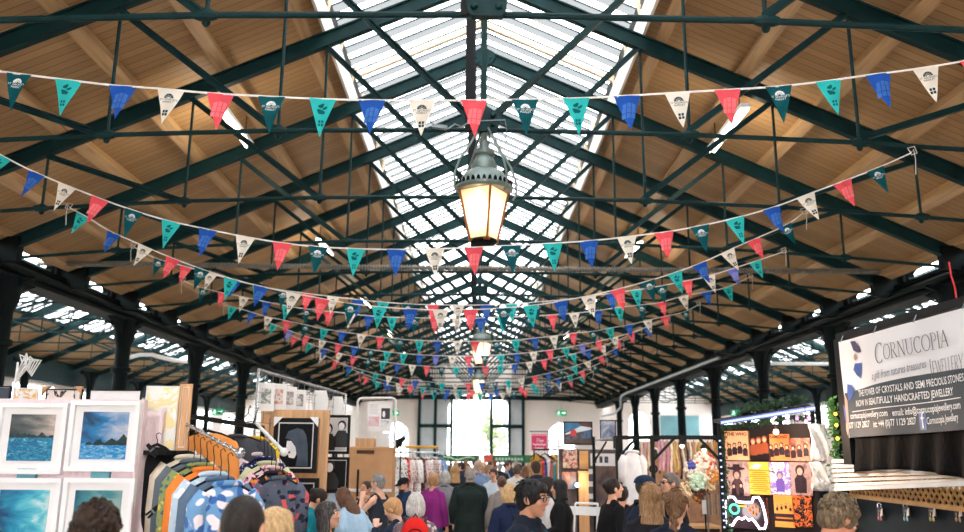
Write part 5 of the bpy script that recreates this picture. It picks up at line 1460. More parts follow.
gl = [('blouse', 'black and white blouse at the back of the near clothes arm', cl((30,30,36), 0.85, (230,230,235), 'floral', 16), 0.62),
      ('jacket', 'pale blue denim jacket near the back of the near clothes arm', cl((168,196,216)), 0.45),
      ('jacket', 'black jacket low at the back of the near clothes arm', cl((24,24,28)), 0.75),
      ('coat', 'long beige coat with dark trim on the near clothes arm', cl((222,208,186)), 0.95),
      ('cardigan', 'slate grey cardigan between the beige coat and the green print top', cl((98,108,118)), 0.85),
      ('blouse', 'olive green and yellow print blouse next to the orange shirt', cl((140,150,96), 0.85, ((214,190,90),(70,110,110)), 'floral', 18), 0.7),
      ('shirt', 'bright orange shirt on the near clothes arm', cl((246,136,58)), 0.8),
      ('shirt', 'pale blue and white shirt beside the orange shirt', cl((196,214,232), 0.85, (240,240,244), 'floral', 12), 0.62),
      ('jacket', 'grey-blue denim jacket just behind the front floral dress', cl((96,116,140)), 0.75),
      ('dress', 'blue and white large-flowered dress at the front of the near clothes arm', cl((120,168,214), 0.85, ((244,238,240),(64,112,180),(244,232,236)), 'floral', 8), 0.95)]
for k, (nm, lab, mm, H) in enumerate(gl):
    hung_garment(nm, lab, nm, on_arm(A1, E1, 0.10+0.088*k), ax1, mm, 0.36 if k < 9 else 0.34, H, 0.42, k, 'clothes on the near arm', 0.045, drop=True)
d2 = (E2-A2); d2.z = 0; d2.normalize(); ax2 = V((-d2.y, d2.x, 0)); ax2 = ax2 if ax2.x > 0 else -ax2
g2 = [('blouse', 'pink and white blouse at the back of the far clothes arm', cl((238,218,226), 0.85, (206,120,150), 'floral', 20), 0.7),
      ('shirt', 'navy shirt with small spots on the far clothes arm', cl((32,40,84), 0.85, (206,210,226), 'floral', 40), 0.75),
      ('camisole', 'pale green top between the navy shirt and the red print', cl((206,206,170)), 0.7),
      ('dress', 'red and pink patterned dress on the far clothes arm', cl((236,206,206), 0.85, ((206,50,60),(40,40,60),(226,90,150)), 'floral', 18), 0.95),
      ('dress', 'black dress with pink and red flowers on the far clothes arm', cl((40,38,50), 0.85, ((210,70,110),(226,150,60)), 'floral', 15), 0.95),
      ('dress', 'grey dress with coral diamonds at the front of the far clothes arm', cl((92,100,118), 0.85, ((226,96,96),(40,44,60)), 'floral', 13), 1.0)]
for k, (nm, lab, mm, H) in enumerate(g2):
    hung_garment(nm, lab, nm, on_arm(A2, E2, 0.22+0.14*k), ax2, mm, 0.34, H, 0.30, 40+k, 'clothes on the far arm', 0.045, drop=True)
dAB = (B-A).normalized()
for t_, nm, lab, mm, W, H in ((0.42, 'camisole', 'orange sleeveless top hung high on the rail behind the near arm', cl((250,160,84)), 0.50, 0.42), (0.72, 'jumper', 'charcoal jumper with a pale round neck hung high on the rail', cl((74,76,84)), 0.55, 0.40), (0.86, 'blouse', 'yellow blouse hanging behind the charcoal jumper', cl((242,206,62)), 0.34, 0.70)):
    hung_garment(nm, lab, nm, A+(B-A)*t_ - V((0,0.02 if t_ < 0.8 else -0.15,0.035)), V((1,0.12,0)).normalized(), mm, W, H, 0.0 if nm == 'camisole' else 0.25, int(t_*100), None, 0.05)
for k in range(4):
    p = A+(B-A)*(0.66+0.075*k); r = empty('wire_hanger', p+V((0,0,0.03))); r.rotation_euler = (0.15*k-0.2, 0.35-0.22*k, 0.8+0.3*k)
    tag(r, ('empty wire hanger sticking up from the rail, nearest the orange top', 'second empty wire hanger along the rail from the orange top', 'third empty wire hanger along the rail from the orange top', 'empty wire hanger nearest the portrait print')[k], 'hanger', 'empty wire hangers')
    MB().path([(-0.16,0,0.0),(0,0,0.075),(0.16,0,0.0),(-0.16,0,0.0)], 0.004, 6).build('wire', M['black'], r); MB().path([(0,0,0.075),(0,0,0.11),(0.02,0,0.14),(0.04,0,0.12)], 0.004, 6).build('hook', M['black'], r)
# black trolley and bag at the foot of the rail
hung_garment('coat', 'black coat hanging low at the left end of the rail beside the pink cloth', 'coat', at(158, 436, 5.75), V((1,0.4,0)).normalized(), cl((22,22,26)), 0.26, 0.9, 0.0, 77, None, 0.06)

# ------------------------------------------------------------------ print stall with the dark portrait
YB = 8.7
o = framed('wooden_board', 'light wooden framed backboard behind the dark portrait print', (258, 410, 327, 532), YB+0.12, M['lightwood'], None, 0.09, 0.05, M['lightwood'], M['lightwood'], cat='board')[0]
def portrait(label, box, Y, pic, group='framed prints on the print stall'):
    r, W, H, (pw, ph, cx, cz) = framed('framed_print', label, box, Y, plain('black_print', (14, 15, 18), 0.6, 0, 0.15), None, 0.045, 0.03, 'frame_black', 'mat_white', group)
    # white line inside the frame, then the picture's shapes
    return r, W, H, pw, ph, cx, cz
MHD = plain('inky_blue', (52, 66, 84), 0.4, var=0.35, scale=14); MPALE = plain('pale_ink', (232, 230, 232), 0.4); MMID = plain('mid_ink', (116, 122, 130), 0.4)
r, W, H, pw, ph, cx, cz = portrait('large black framed print of a long-haired woman in profile', (273, 418, 317.5, 473), YB, None)
q = MB(); yy = -0.018
hair = [(0.05,0.40),(0.22,0.36),(0.33,0.22),(0.38,0.0),(0.40,-0.25),(0.42,-0.48),(0.05,-0.48),(0.10,-0.25),(-0.02,-0.05),(-0.12,0.12),(-0.30,0.16),(-0.22,0.32)]
q.prism([(x*pw, y*ph) for x, y in hair][::-1], (cx, yy, cz), (1,0,0), (0,0,1), 0.004); q.build('hair_shape', MHD, r)
face = [(-0.24,0.10),(-0.12,0.10),(0.02,-0.04),(0.06,-0.20),(0.0,-0.30),(-0.16,-0.28),(-0.20,-0.18),(-0.26,-0.08)]
q = MB(); q.prism([(x*pw, y*ph) for x, y in face][::-1], (cx, yy-0.004, cz), (1,0,0), (0,0,1), 0.004); q.build('face_shape', MPALE, r)
q = MB(); q.prism([(x*pw, y*ph) for x, y in [(-0.20,-0.15),(-0.13,-0.14),(-0.12,-0.18),(-0.18,-0.19)]][::-1], (cx, yy-0.008, cz), (1,0,0), (0,0,1), 0.004); q.build('lip_shape', MHD, r)
for sx in (-1, 1):
    c = MB(); c.prism([(0,0.01),(sx*-0.09,0.01),(0,-0.09)][::(1 if sx > 0 else -1)], (sx*W/2, -0.02, H), (1,0,0), (0,0,1), 0.01); c.build('corner_guard', M['frame_white'], r)
r, W, H, pw, ph, cx, cz = portrait('black framed print of a dark swirl below the woman-in-profile print', (282, 478, 318, 534), YB-0.02, None)
q = MB(); q.path([(cx+pw*(0.02+0.16*math.cos(a*0.5)*(1-a/16)), -0.02, cz+ph*(0.05+0.16*math.sin(a*0.5)*(1-a/16))) for a in range(14)], 0.018, 6); q.build('swirl', plain('ice_blue', (150, 190, 214), 0.4), r)
r, W, H, pw, ph, cx, cz = framed('framed_print', 'black framed grey photograph of two dark-haired figures', (320.5, 415, 350, 454), YB+0.9, plain('grey_photo', (196, 192, 192), 0.4), None, 0.03, 0.03, 'frame_black', 'mat_white', 'framed prints on the print stall')[:1] + (0,0,0,0,0,0)
def figure_print(r, cx, cz, pw, ph, sc, dark=None, pale=None):
    dark = dark or plain('ink', (26, 26, 30), 0.4); pale = pale or MPALE
    q = MB(); q.prism([(sc*x, sc*y) for x, y in ((-0.09,-0.22),(0.09,-0.22),(0.10,-0.08),(0.05,0.0),(-0.05,0.0),(-0.10,-0.08))], (cx, -0.012, cz), (1,0,0), (0,0,1), 0.004); q.build('figure_body', dark, r)
    q = MB(); q.prism([(sc*0.055*math.cos(a*PI/8), sc*(0.07+0.065*math.sin(a*PI/8))) for a in range(16)], (cx, -0.014, cz), (1,0,0), (0,0,1), 0.004); q.build('figure_hair', dark, r)
    q = MB(); q.prism([(sc*(0.040*math.cos(a*PI/8)-0.005), sc*(0.055+0.050*math.sin(a*PI/8))) for a in range(16)], (cx, -0.017, cz), (1,0,0), (0,0,1), 0.004); q.build('figure_face', pale, r)
Hh = at(335, 415, YB+0.9).z-at(335, 454, YB+0.9).z
figure_print(r, -0.075, Hh*0.52, 0, 0, 0.85); figure_print(r, 0.075, Hh*0.60, 0, 0, 0.85)
r, W, H, _ = framed('framed_print', 'black framed dark print with one pale face, below the two figures', (318, 457, 349, 492), YB+0.7, plain('black_print', (14, 15, 18), 0.6, 0, 0.15), None, 0.03, 0.03, 'frame_black', 'mat_white', 'framed prints on the print stall')
figure_print(r, -0.04, H*0.55, 0, 0, 1.0)
# receding wire grid with small white prints clipped to it
G0, G1 = at(258, 379, 8.3), at(346, 393, 12.0)
gp = empty('wire_grid', (G0.x, G0.y, 0)); tag(gp, 'tall white wire grid panel above the wooden board, receding into the hall', 'grid panel')
q = MB(); dG = V((G1.x-G0.x, G1.y-G0.y, 0)); zT = 2.62
for k in range(17): p = dG*(k/16); q.tube((p.x, p.y, 0.05), (p.x, p.y, zT), 0.003, n=5)
for k in range(26): z = 0.1+k*0.1; q.tube((0,0,z), (dG.x, dG.y, z), 0.003, n=5)
q.build('wire', M['grey_metal'], gp); q = MB(); q.tube((0,0,0), (0,0,zT), 0.014); q.tube((dG.x,dG.y,0), (dG.x,dG.y,zT), 0.014); q.tube((0,0,zT), (dG.x,dG.y,zT), 0.014); q.build('frame', M['chrome'], gp)
aG = math.atan2(dG.y, dG.x)
for k, (x0, x1, y0, y1, c) in enumerate(((261,270,383,411,(90,110,106)),(271.5,281,384,411,(190,110,90)),(282,290,387,411,(150,140,150)),(290.5,299,390,412,(110,112,120)))):
    t_ = (k+0.6)*0.105; p = G0+dG*t_ ; p.z = at((x0+x1)/2, y1, p.y).z; zz = at((x0+x1)/2, y0, p.y).z; h_ = zz-p.z; w_ = h_*0.62
    r = empty('mounted_print', p+V((0.02,-0.03,0))); r.rotation_euler = (0,0,aG*0.35); tag(r, ('white mounted print with a grey-green figure, first along the wire grid', 'white mounted print with a reddish figure, second along the wire grid', 'white mounted print with a pale lilac figure, third along the wire grid', 'white mounted print with a small dark figure, fourth along the wire grid')[k], 'print', 'small prints on the wire grid')
    MB().bbox((-w_/2,-0.006,0), (w_/2,0.006,h_)).build('mount', M['paper'], r); MB().bbox((-w_*0.28,-0.010,h_*0.25), (w_*0.28,-0.006,h_*0.8)).build('print', pic_patch(60+k, [(236,232,228), c, (236,232,228), (40,42,46)], 12), r)
for k, (x0, x1, y0, y1) in enumerate(((303,319,391,413),(323,336,397,417))):
    p = G0+dG*(0.62+0.24*k); zb = at((x0+x1)/2, y1, p.y).z; zz = at((x0+x1)/2, y0, p.y).z; w_ = (x1-x0)/FPX*p.y
    q = MB(); rg = []
    for j in range(8):
        v = j/7; rg.append([V((w_/2*(0.75+0.25*math.sin(v*PI))*math.cos(a*PI/8), 0.05*math.sin(a*PI/8)*(1-v*0.6)+0.008*math.sin(a*2+v*5), zb+(zz-zb)*v-p.z)) for a in range(16)])
    q.loft(rg); o = q.build('plastic_bag', M['paper'], None, V((p.x+0.03, p.y-0.10, p.z)), smooth=True); tag(o, ('white plastic bag hung on the wire grid, the larger one', 'white plastic bag hung at the far end of the wire grid, the smaller one')[k], 'bag')

# ------------------------------------------------------------------ poster on its pole frame, cardboard, far rail
YC = 13.0
p0, p1 = at(358, 398, YC), at(396, 398, YC)
r = empty('poster_stand', (p0.x, YC, 0)); tag(r, 'white pole frame holding the white poster with photographs', 'stand')
q = MB(); q.path([(0,0,0.02),(0,0,p0.z-0.06),(0.02,0,p0.z-0.015),(0.06,0,p0.z),(p1.x-p0.x-0.06,0,p1.z),(p1.x-p0.x-0.02,0,p1.z-0.015),(p1.x-p0.x,0,p1.z-0.06),(p1.x-p0.x,0,0.02)], 0.017, 8); q.build('frame', M['white_metal'], r, smooth='auto')
a, b = at(368.5, 401.5, YC), at(391.5, 432, YC); W, H = b.x-a.x, a.z-b.z
r = empty('hanging_poster', ((a.x+b.x)/2, YC-0.03, b.z)); tag(r, 'white poster with a pink photograph and a dark portrait, hung in the pole frame', 'poster')
MB().bbox((-W/2,-0.004,0), (W/2,0.004,H)).build('sheet', M['paper'], r)
MB().bbox((-W*0.46,-0.007,H*0.18), (-W*0.02,-0.004,H*0.50)).build('photo', pic_patch(71, [(236,190,196),(226,160,170),(206,206,210)], 6), r)
MB().bbox((W*0.06,-0.007,H*0.42), (W*0.42,-0.004,H*0.78)).build('photo', plain('photo_black', (18, 20, 26), 0.4), r); MB().prism([(W*(0.17+0.06*math.cos(t_*PI/6)), H*(0.58+0.11*math.sin(t_*PI/6))) for t_ in range(12)], (0,-0.009,0), (1,0,0), (0,0,1), 0.003).build('photo_face', MPALE, r)
MB().bbox((W*0.06,-0.007,H*0.16), (W*0.42,-0.004,H*0.38)).build('photo', pic_patch(72, [(226,226,228),(226,226,228),(70,72,78)], 10), r)
q = MB()
for k in range(7): q.bbox((-W*0.42,-0.006,H*(0.88-0.05*k)), (-W*(0.05+0.04*(k % 3)),-0.004,H*(0.895-0.05*k)))
q.build('small_lines', plain('pale_grey_ink', (176, 178, 186), 0.6), r)
def cuboid(name, label, cat, box, Y, depth, mat, extra=None):
    x0, y0, x1, y1 = box; a = at(x0, y1, Y); b = at(x1, y0, Y); W, H = b.x-a.x, b.z-a.z
    return a, W, H
a = at(349, 446.5, 12.2); b = at(393, 446.5, 12.2)
r = empty('wooden_cabinet', ((a.x+b.x)/2, 12.2, 0)); tag(r, 'tall brown fibreboard cabinet with a hand slot beside the two-figure print', 'cabinet'); W = b.x-a.x
q = MB(); q.bbox((-W/2,0,0.0), (W/2,0.5,a.z)); q.build('body', M['cardboard'], r)
MB().bbox((-W*0.32,-0.008,a.z-0.10), (W*0.08,0.004,a.z-0.05)).build('slot', plain('slot_dark', (84, 56, 34), 0.8), r); MB().bbox((-W/2,-0.012,a.z-0.63), (W/2,0,a.z-0.59)).build('white_strip', M['white_metal'], r); MB().bbox((-W/2-0.01,-0.015,a.z-0.02), (W/2+0.01,0.5,a.z)).build('edge', M['lightwood'], r)
MB().tube((-W*0.26,-0.04,0.0), (-W*0.26,-0.04,a.z-0.32), 0.016).build('pole', M['black'], r)
c = at(365, 446, 12.35); z0 = a.z; q = MB(); 
r = empty('wooden_crate', (c.x, 12.4, z0)); tag(r, 'small orange-brown wooden box on top of the fibreboard cabinet', 'box')
MB().bbox((-0.13,-0.09,0), (0.13,0.09,0.012)).build('bottom', M['lightwood'], r)
for s in (-1, 1): MB().bbox((-0.13,s*0.09-0.008,0.0), (0.13,s*0.09+0.008,0.12)).build('side', M['lightwood'], r); MB().bbox((s*0.13-0.008,-0.09,0), (s*0.13+0.008,0.09,0.13)).build('side', M['lightwood'], r)
c = at(385, 446, 12.35); q = MB(); q.bbox((-0.055,-0.05,0), (0.055,0.05,0.20)); o = q.build('white_carton', M['paper'], None, (c.x, 12.4, z0)); tag(o, 'upright white carton on the right end of the fibreboard cabinet', 'carton')
YD = 14.6
c0, c1 = at(395, 452, YD), at(443, 452, YD)
r = empty('clothes_rail', (c0.x, YD, 0)); tag(r, 'far clothes rail crowded with pale and patterned tops, left of the aisle', 'clothes rail')
zR = at(420, 452.5, YD).z
MB().tube((0,0,zR), (c1.x-c0.x,0,zR), 0.014).build('top_bar', M['chrome'], r)
for x in (0, c1.x-c0.x): q = MB(); q.tube((x,0,0.02), (x,0,zR), 0.014); q.bar((x,-0.25,0.02), (x,0.25,0.02), 0.03, 0.03); q.build('post', M['chrome'], r)
cols = [((240,238,236),(60,60,66)),((238,236,232),(70,70,74)),((226,60,50),(240,220,210)),((236,226,222),(190,120,120)),((214,196,190),(120,90,84)),((242,240,240),(190,190,196)),((90,60,58),(190,150,140)),((224,206,204),(170,90,90)),((236,234,236),(120,130,150)),((196,170,160),(110,70,60)),((232,230,232),(160,120,110)),((120,150,190),(200,210,226))]
words = ['white top with black dots at the left end', 'white spotted top second from the left end', 'red top with a pale print', 'cream and rose printed top', 'beige top with brown flecks', 'plain white blouse', 'brown top with a light pattern', 'blush and dark red printed top', 'white top with slate spots', 'tan and brown patterned top', 'off-white top with rusty flecks', 'blue top at the right end']
for k, (c, c2) in enumerate(cols):
    hung_garment('printed_blouse', '%s of the far clothes rail' % words[k] if 'end' in words[k] else '%s on the far clothes rail' % words[k], 'top', V((c0.x+(c1.x-c0.x)*(k+0.6)/12.4, YD-0.02*(k % 2), zR-0.02)), V((0.55,-0.83,0)), cl(c, 0.85, c2, 'floral', 30), 0.32, 0.70+0.06*(k % 3), 0.28, 90+k, 'tops on the far rail', 0.03)
# yellow rod and dark lamp over the far rail
a, b = at(404, 446.8, YD), at(438, 447.2, YD)
r = empty('yellow_rod', (a.x, YD, 0)); tag(r, 'horizontal yellow-brown rod on thin uprights above the far clothes rail', 'rod')
MB().tube((0,0.25,a.z), (b.x-a.x,0.25,b.z), 0.026).build('rod', plain('ochre_paint', (206, 156, 62), 0.5), r)
for x in (0.02, b.x-a.x-0.02): MB().tube((x,0.25,0), (x,0.25,a.z), 0.012).build('upright', M['grey_metal'], r)
c = at(401, 441, 13.8); r = empty('spot_lamp', (c.x, 13.8, 0)); tag(r, 'dark clamp lamp on a thin stand above the white spotted tops', 'lamp')
MB().tube((0,0,0), (0,0,c.z-0.05), 0.012).build('pole', M['black'], r); MB().lathe([(0.15,0),(0.15,0.012),(0.02,0.03)], 16).build('base', M['black'], r); q = MB(); q.path([(-0.10,0,c.z-0.08),(-0.03,0,c.z-0.02),(0.06,0,c.z+0.06)], [0.075,0.06,0.03], 12); q.build('shade', M['black'], r, smooth='auto'); MB().path([(0.0,0,c.z-0.05),(0.07,0,c.z-0.08),(0.10,0,c.z-0.03)], 0.014, 6).build('arm', M['black'], r)
# standing table in the crowd
c = at(494, 499.5, 13.2); r = empty('standing_table', (c.x, 13.2, 0)); tag(r, 'high white-topped standing table with a dark column in the aisle', 'table')
MB().lathe([(0.0,c.z-0.03),(0.30*0.6,c.z-0.03),(0.30*0.6,c.z),(0,c.z)], 24).build('top', M['white_metal'], r); MB().tube((0,0,0.02), (0,0,c.z-0.03), 0.05).build('column', M['black'], r); MB().lathe([(0.24,0),(0.24,0.02),(0.05,0.04)], 24).build('base', M['black'], r)
# green canopied stalls before the doorway
MGRN = cloth((70, 128, 92)); MGRN2 = plain('pale_lettering', (188, 214, 190), 0.7)
for k, (x0, x1, yt, yb, lab) in enumerate(((437, 479, 455.2, 461.5, 'green fabric stall front, left of the doorway'), (484, 536, 455.2, 462.5, 'green fabric stall front with pale marks, right of the doorway'))):
    Yg = 30.0; a = at(x0, yb, Yg); b = at(x1, yt, Yg); W = b.x-a.x
    r = empty('market_stall', ((a.x+b.x)/2, Yg, 0)); tag(r, lab, 'stall', 'green stalls at the far end')
    q = MB(); rg = []
    n = 30
    for i in range(n+1):
        x = -W/2+W*i/n; w_ = 0.05*math.sin(i*1.7+k); rg.append([V((x, w_, b.z)), V((x, w_*1.3, a.z)), V((x, w_*1.3+0.02, a.z)), V((x, w_+0.02, b.z))])
    q.loft(rg); q.build('valance', MGRN, r)
    for x in (-W/2, W/2): MB().bbox((x-0.03,-0.03,0), (x+0.03,0.03,b.z)).build('post', M['grey_metal'], r)
    MB().bbox((-W/2, 0.05, 0.0), (W/2, 0.7, 0.85)).build('counter', M['paper'], r)
    q = MB()
    for i in range(9): q.bbox((-W*0.28+W*0.06*i,-0.10,a.z+0.08), (-W*0.28+W*0.06*i+W*0.04,-0.085,a.z+0.17))
    if k: q.build('lettering', MGRN2, r); MB().bbox((-W/2+0.0,-0.12,a.z), (-W/2+0.30,-0.10,b.z)).build('red_tag', plain('red_tag', (214, 96, 84), 0.7), r)
    else:
        q = MB(); q.path([(-W*0.4+W*0.1*i, -0.10, a.z+0.12+0.05*math.sin(i*1.2)) for i in range(9)], 0.022, 6); q.build('wave_stripe', MGRN2, r)
# ------------------------------------------------------------------ the jeweller's banner and stall front (parallel to the aisle)
XBN = 3.06
ST = {   # thin serif capitals as strokes: (x0,y0,x1,y1,w) or ('arc', cx, cy, rx, ry, a0, a1, w)
 'C': [('arc',.36,.5,.34,.5,50,310,.10),(.58,.78,.58,1.0,.04),(.58,0.0,.58,.2,.03)], 'O': [('arc',.38,.5,.38,.5,0,360,.09)],
 'R': [(.12,0,.12,1,.10),(0,0,.26,0,.03),(0,1,.3,1,.03),('arc',.28,.76,.26,.24,-90,90,.07),(.26,.52,.64,0,.09),(.56,0,.74,0,.03)],
 'N': [(.10,0,.10,1,.05),(.10,1,.66,0,.10),(.66,0,.66,1,.05),(0,0,.22,0,.03),(-.02,1,.12,1,.03),(.54,1,.78,1,.03)],
 'U': [(.10,.34,.10,1,.10),(.62,.34,.62,1,.05),('arc',.36,.34,.26,.34,180,360,.07),(-.02,1,.24,1,.03),(.5,1,.76,1,.03)],
 'P': [(.12,0,.12,1,.10),(0,0,.28,0,.03),(0,1,.3,1,.03),('arc',.28,.74,.28,.26,-90,90,.07)],
 'I': [(.12,0,.12,1,.10),(0,0,.24,0,.03),(0,1,.24,1,.03)], 'A': [(.02,0,.34,1,.05),(.34,1,.66,0,.10),(.14,.34,.54,.34,.04),(-.06,0,.12,0,.03),(.56,0,.78,0,.03)],
 'J': [(.18,.1,.18,1,.10),('arc',.04,.1,.14,.18,-100,0,.06),(.06,1,.3,1,.03)], 'E': [(.10,0,.10,1,.10),(0,0,.5,0,.04),(0,1,.5,1,.04),(.1,.52,.4,.52,.04),(.5,.82,.5,1,.03),(.52,0,.52,.2,.03)],
 'W': [(0,1,.26,0,.10),(.26,0,.5,1,.05),(.5,1,.76,0,.10),(.76,0,1.0,1,.05),(-.1,1,.12,1,.03),(.9,1,1.1,1,.03)], 'L': [(.10,0,.10,1,.10),(0,0,.5,0,.04),(0,1,.22,1,.03),(.52,0,.52,.2,.03)],
 'Y': [(.0,1,.32,.45,.10),(.66,1,.32,.45,.05),(.32,0,.32,.45,.09),(-.08,1,.12,1,.03),(.56,1,.76,1,.03),(.22,0,.42,0,.03)]}
ADV = {'C':.74,'O':.86,'R':.80,'N':.86,'U':.82,'P':.68,'I':.34,'A':.80,'J':.42,'E':.66,'W':1.16,'L':.62,'Y':.76}
def serif(text, size, first=1.0):
    """flat MB of strokes in x, y; first = extra height of the initial"""
    m = MB(); x = 0.0
    for k, ch in enumerate(text):
        sc = size*(first if k == 0 else 1.0); y0 = -(sc-size)*0.45
        for s in ST[ch]:
            if s[0] == 'arc':
                _, cx, cy, rx, ry, a0, a1, w = s; n = 18; w *= 0.85
                for i in range(n):
                    u, v = math.radians(a0+(a1-a0)*i/n), math.radians(a0+(a1-a0)*(i+1)/n)
                    f = lambda a: 0.35+0.65*abs(math.cos(a))
                    q = []
                    for a, sg in ((u,1),(v,1),(v,-1),(u,-1)): q.append((x+sc*(cx+(rx+sg*w*f(a)/2)*math.cos(a)), y0+sc*(cy+(ry+sg*w*f(a)/2)*math.sin(a)), 0))
                    m.add(q, [(0,1,2,3)])
            else:
                a, b = V((s[0], s[1], 0)), V((s[2], s[3], 0)); d = (b-a).normalized(); nrm = V((-d.y, d.x, 0))*s[4]*0.42
                m.add([(x+sc*p.x, y0+sc*p.y, 0) for p in (a-nrm, b-nrm, b+nrm, a+nrm)], [(0,1,2,3)])
        x += ADV[ch]*sc
    return m, x
# banner corners on the plane x = XBN
TL, BL_ = atX(838.5, 342, XBN), atX(844, 438, XBN); TR_ = atX(964, 307.5, XBN); BR_ = atX(964, 429.5, XBN)
yl, yr = TL.y, TL.y-2.55                     # the banner runs on past the right edge of the photograph
ztl, zbl = TL.z, BL_.z
def bz(y): t = (yl-y)/(yl-TR_.y); return (ztl+(TR_.z-ztl)*t, zbl+(BR_.z-zbl)*t)
def bwave(y, v):
    u = yl-y
    return 0.014*math.sin(u*5.0+v*2.2)*(0.4+v) + 0.004*math.sin(u*11-v*4) + 0.012*math.exp(-((u-0.95-0.5*v)/0.14)**2)*(0.3+0.7*v)
def bpt(y, v, off=0.0):
    a, b = bz(y); return V((XBN + bwave(y, v) - off, y, a+(b-a)*v))
r = empty('banner', (XBN, yl, 0)); tag(r, "jeweller's white and dark grey vinyl banner hung above the stall shutter", 'banner')
MBW = NT('white_vinyl'); _f, _ = MBW.noise(MBW.coords(), 2, 3); M['vinyl'] = MBW.done(MBW.bsdf(MBW.ramp(_f, [(0.3, srgb(226,226,230)), (0.7, srgb(240,240,243))]), 0.35, 0, 0.5))
M['vinyl_grey'] = plain('dark_grey_vinyl', (54, 70, 80), 0.6, 0, 0.25, 0.12, 2)
loc = V((XBN, yl, 0)); NU, NV = 90, 30
def vsplit(y): u = (yl-y); return 0.525 + 0.022*math.sin(u*2.2+2.2) - 0.012*u
def sheet(v0f, v1f, off, y0=None, y1=None, nv=NV):
    m = MB(); y0 = yl if y0 is None else y0; y1 = yr if y1 is None else y1; g = []
    for j in range(nv+1):
        g.append([bpt(y0+(y1-y0)*i/NU, v0f(y0+(y1-y0)*i/NU)+(v1f(y0+(y1-y0)*i/NU)-v0f(y0+(y1-y0)*i/NU))*j/nv, off)-loc for i in range(NU+1)])
    for j in range(nv):
        for i in range(NU): m.add([g[j][i], g[j+1][i], g[j+1][i+1], g[j][i+1]], [(0,1,2,3)])
    return m.weld()
o = sheet(lambda y: 0.0, lambda y: 1.0, 0.0).build('sheet', M['vinyl'], r, smooth=True)
sheet(vsplit, lambda y: 1.0, 0.003, yl-0.02, yr).build('grey_panel', M['vinyl_grey'], r, smooth=True)
def onbanner(m, y_start, v_base, name, mat, sx=1.0, slope=0.0, off=0.006):
    """flat lettering m (x right, y up, metres) wrapped on the banner"""
    q = MB(); vs = []
    for x, y, _ in m.v:
        yy = y_start - x*sx; a, b = bz(yy); vs.append(bpt(yy, v_base + slope*(x*sx) - y/(a-b), off)-loc)
    q.add(vs, m.f); return q.build(name, mat, r)
INK = plain('slate_ink', (70, 72, 84), 0.5); INK2 = plain('grey_script_ink', (150, 152, 164), 0.5); WHT = plain('white_ink', (236, 240, 242), 0.5)
H_ = bz(yl)[0]-bz(yl)[1]
YC_ = lambda px, py: atX(px, py, XBN).y
def vof(px, py): p = atX(px, py, XBN); a, b = bz(p.y); return (a-p.z)/(a-b)
m, wid = serif('CORNUCOPIA', 0.112, 1.38); y0_, y1_ = YC_(877, 360), YC_(950, 345)
vA, vB = vof(879, 361), vof(948, 346)
onbanner(m, y0_, vA, 'lettering', INK, (y0_-y1_)/wid, (vB-vA)/(y0_-y1_))
m, wid = serif('JEWELLERY', 0.098, 1.3); y0_, y1_ = YC_(929, 376), YC_(966, 362)
vA, vB = vof(930, 376.5), vof(961, 370)
onbanner(m, y0_, vA, 'lettering', INK, (y0_-y1_)/wid, (vB-vA)/(y0_-y1_))
def line(txt, px0, py0, px1, py1, size, mat, shear=0.0, vscale=1.0):
    tm = text_mb(txt, 1.0, 'LEFT', shear, 1.0, 0.012); xs = [p[0] for p in tm.v]; wid = max(xs)-min(xs); y0_, y1_ = YC_(px0, py0), YC_(px1, py1)
    k = (y0_-y1_)/wid; q = MB(); q.add([((p[0]-min(xs))*k, p[1]*size, 0) for p in tm.v], tm.f)
    vA, vB = vof(px0, py0), vof(px1, py1)
    onbanner(q, y0_, vA, 'lettering', mat, 1.0, (vB-vA)/(y0_-y1_))
line('a gift from natures treasures', 874, 376.5, 925, 363.5, 0.085, INK2, 0.3)
line('THE POWER OF CRYSTALS AND SEMI PRECIOUS STONES', 858, 394, 967, 377.5, 0.072, WHT)
line('NOW IN BEAUTIFULLY HANDCRAFTED JEWELLERY', 856, 404, 954.5, 391.5, 0.072, WHT)
line('cornucopiajewellery.com', 850, 416.3, 890, 413.0, 0.070, WHT)
line('email: info@cornucopiajewellery.com', 894, 413.0, 963.5, 405.0, 0.070, WHT)
line('077 1129 2827', 848, 426, 872, 424, 0.070, WHT)
line('int: +44 (0)77 1129 2827', 876, 424.5, 914, 421, 0.070, WHT)
line('Cornucopia Jewellery', 925, 421.3, 961, 417.0, 0.070, WHT)
q = MB(); q.add([(0,-0.06,0),(0.09,-0.06,0),(0.09,0.06,0),(0,0.06,0)], [(0,1,2,3)]); onbanner(q, YC_(917.5, 421), vof(917.5, 421.5), 'blue_square', plain('blue_badge', (46, 104, 176), 0.5), 1.0, 0.0, 0.006)
tm = text_mb('f', 0.17, 'LEFT'); onbanner(tm, YC_(919.5, 421), vof(919.5, 421), 'lettering', WHT, 1.0, 0.0, 0.009)
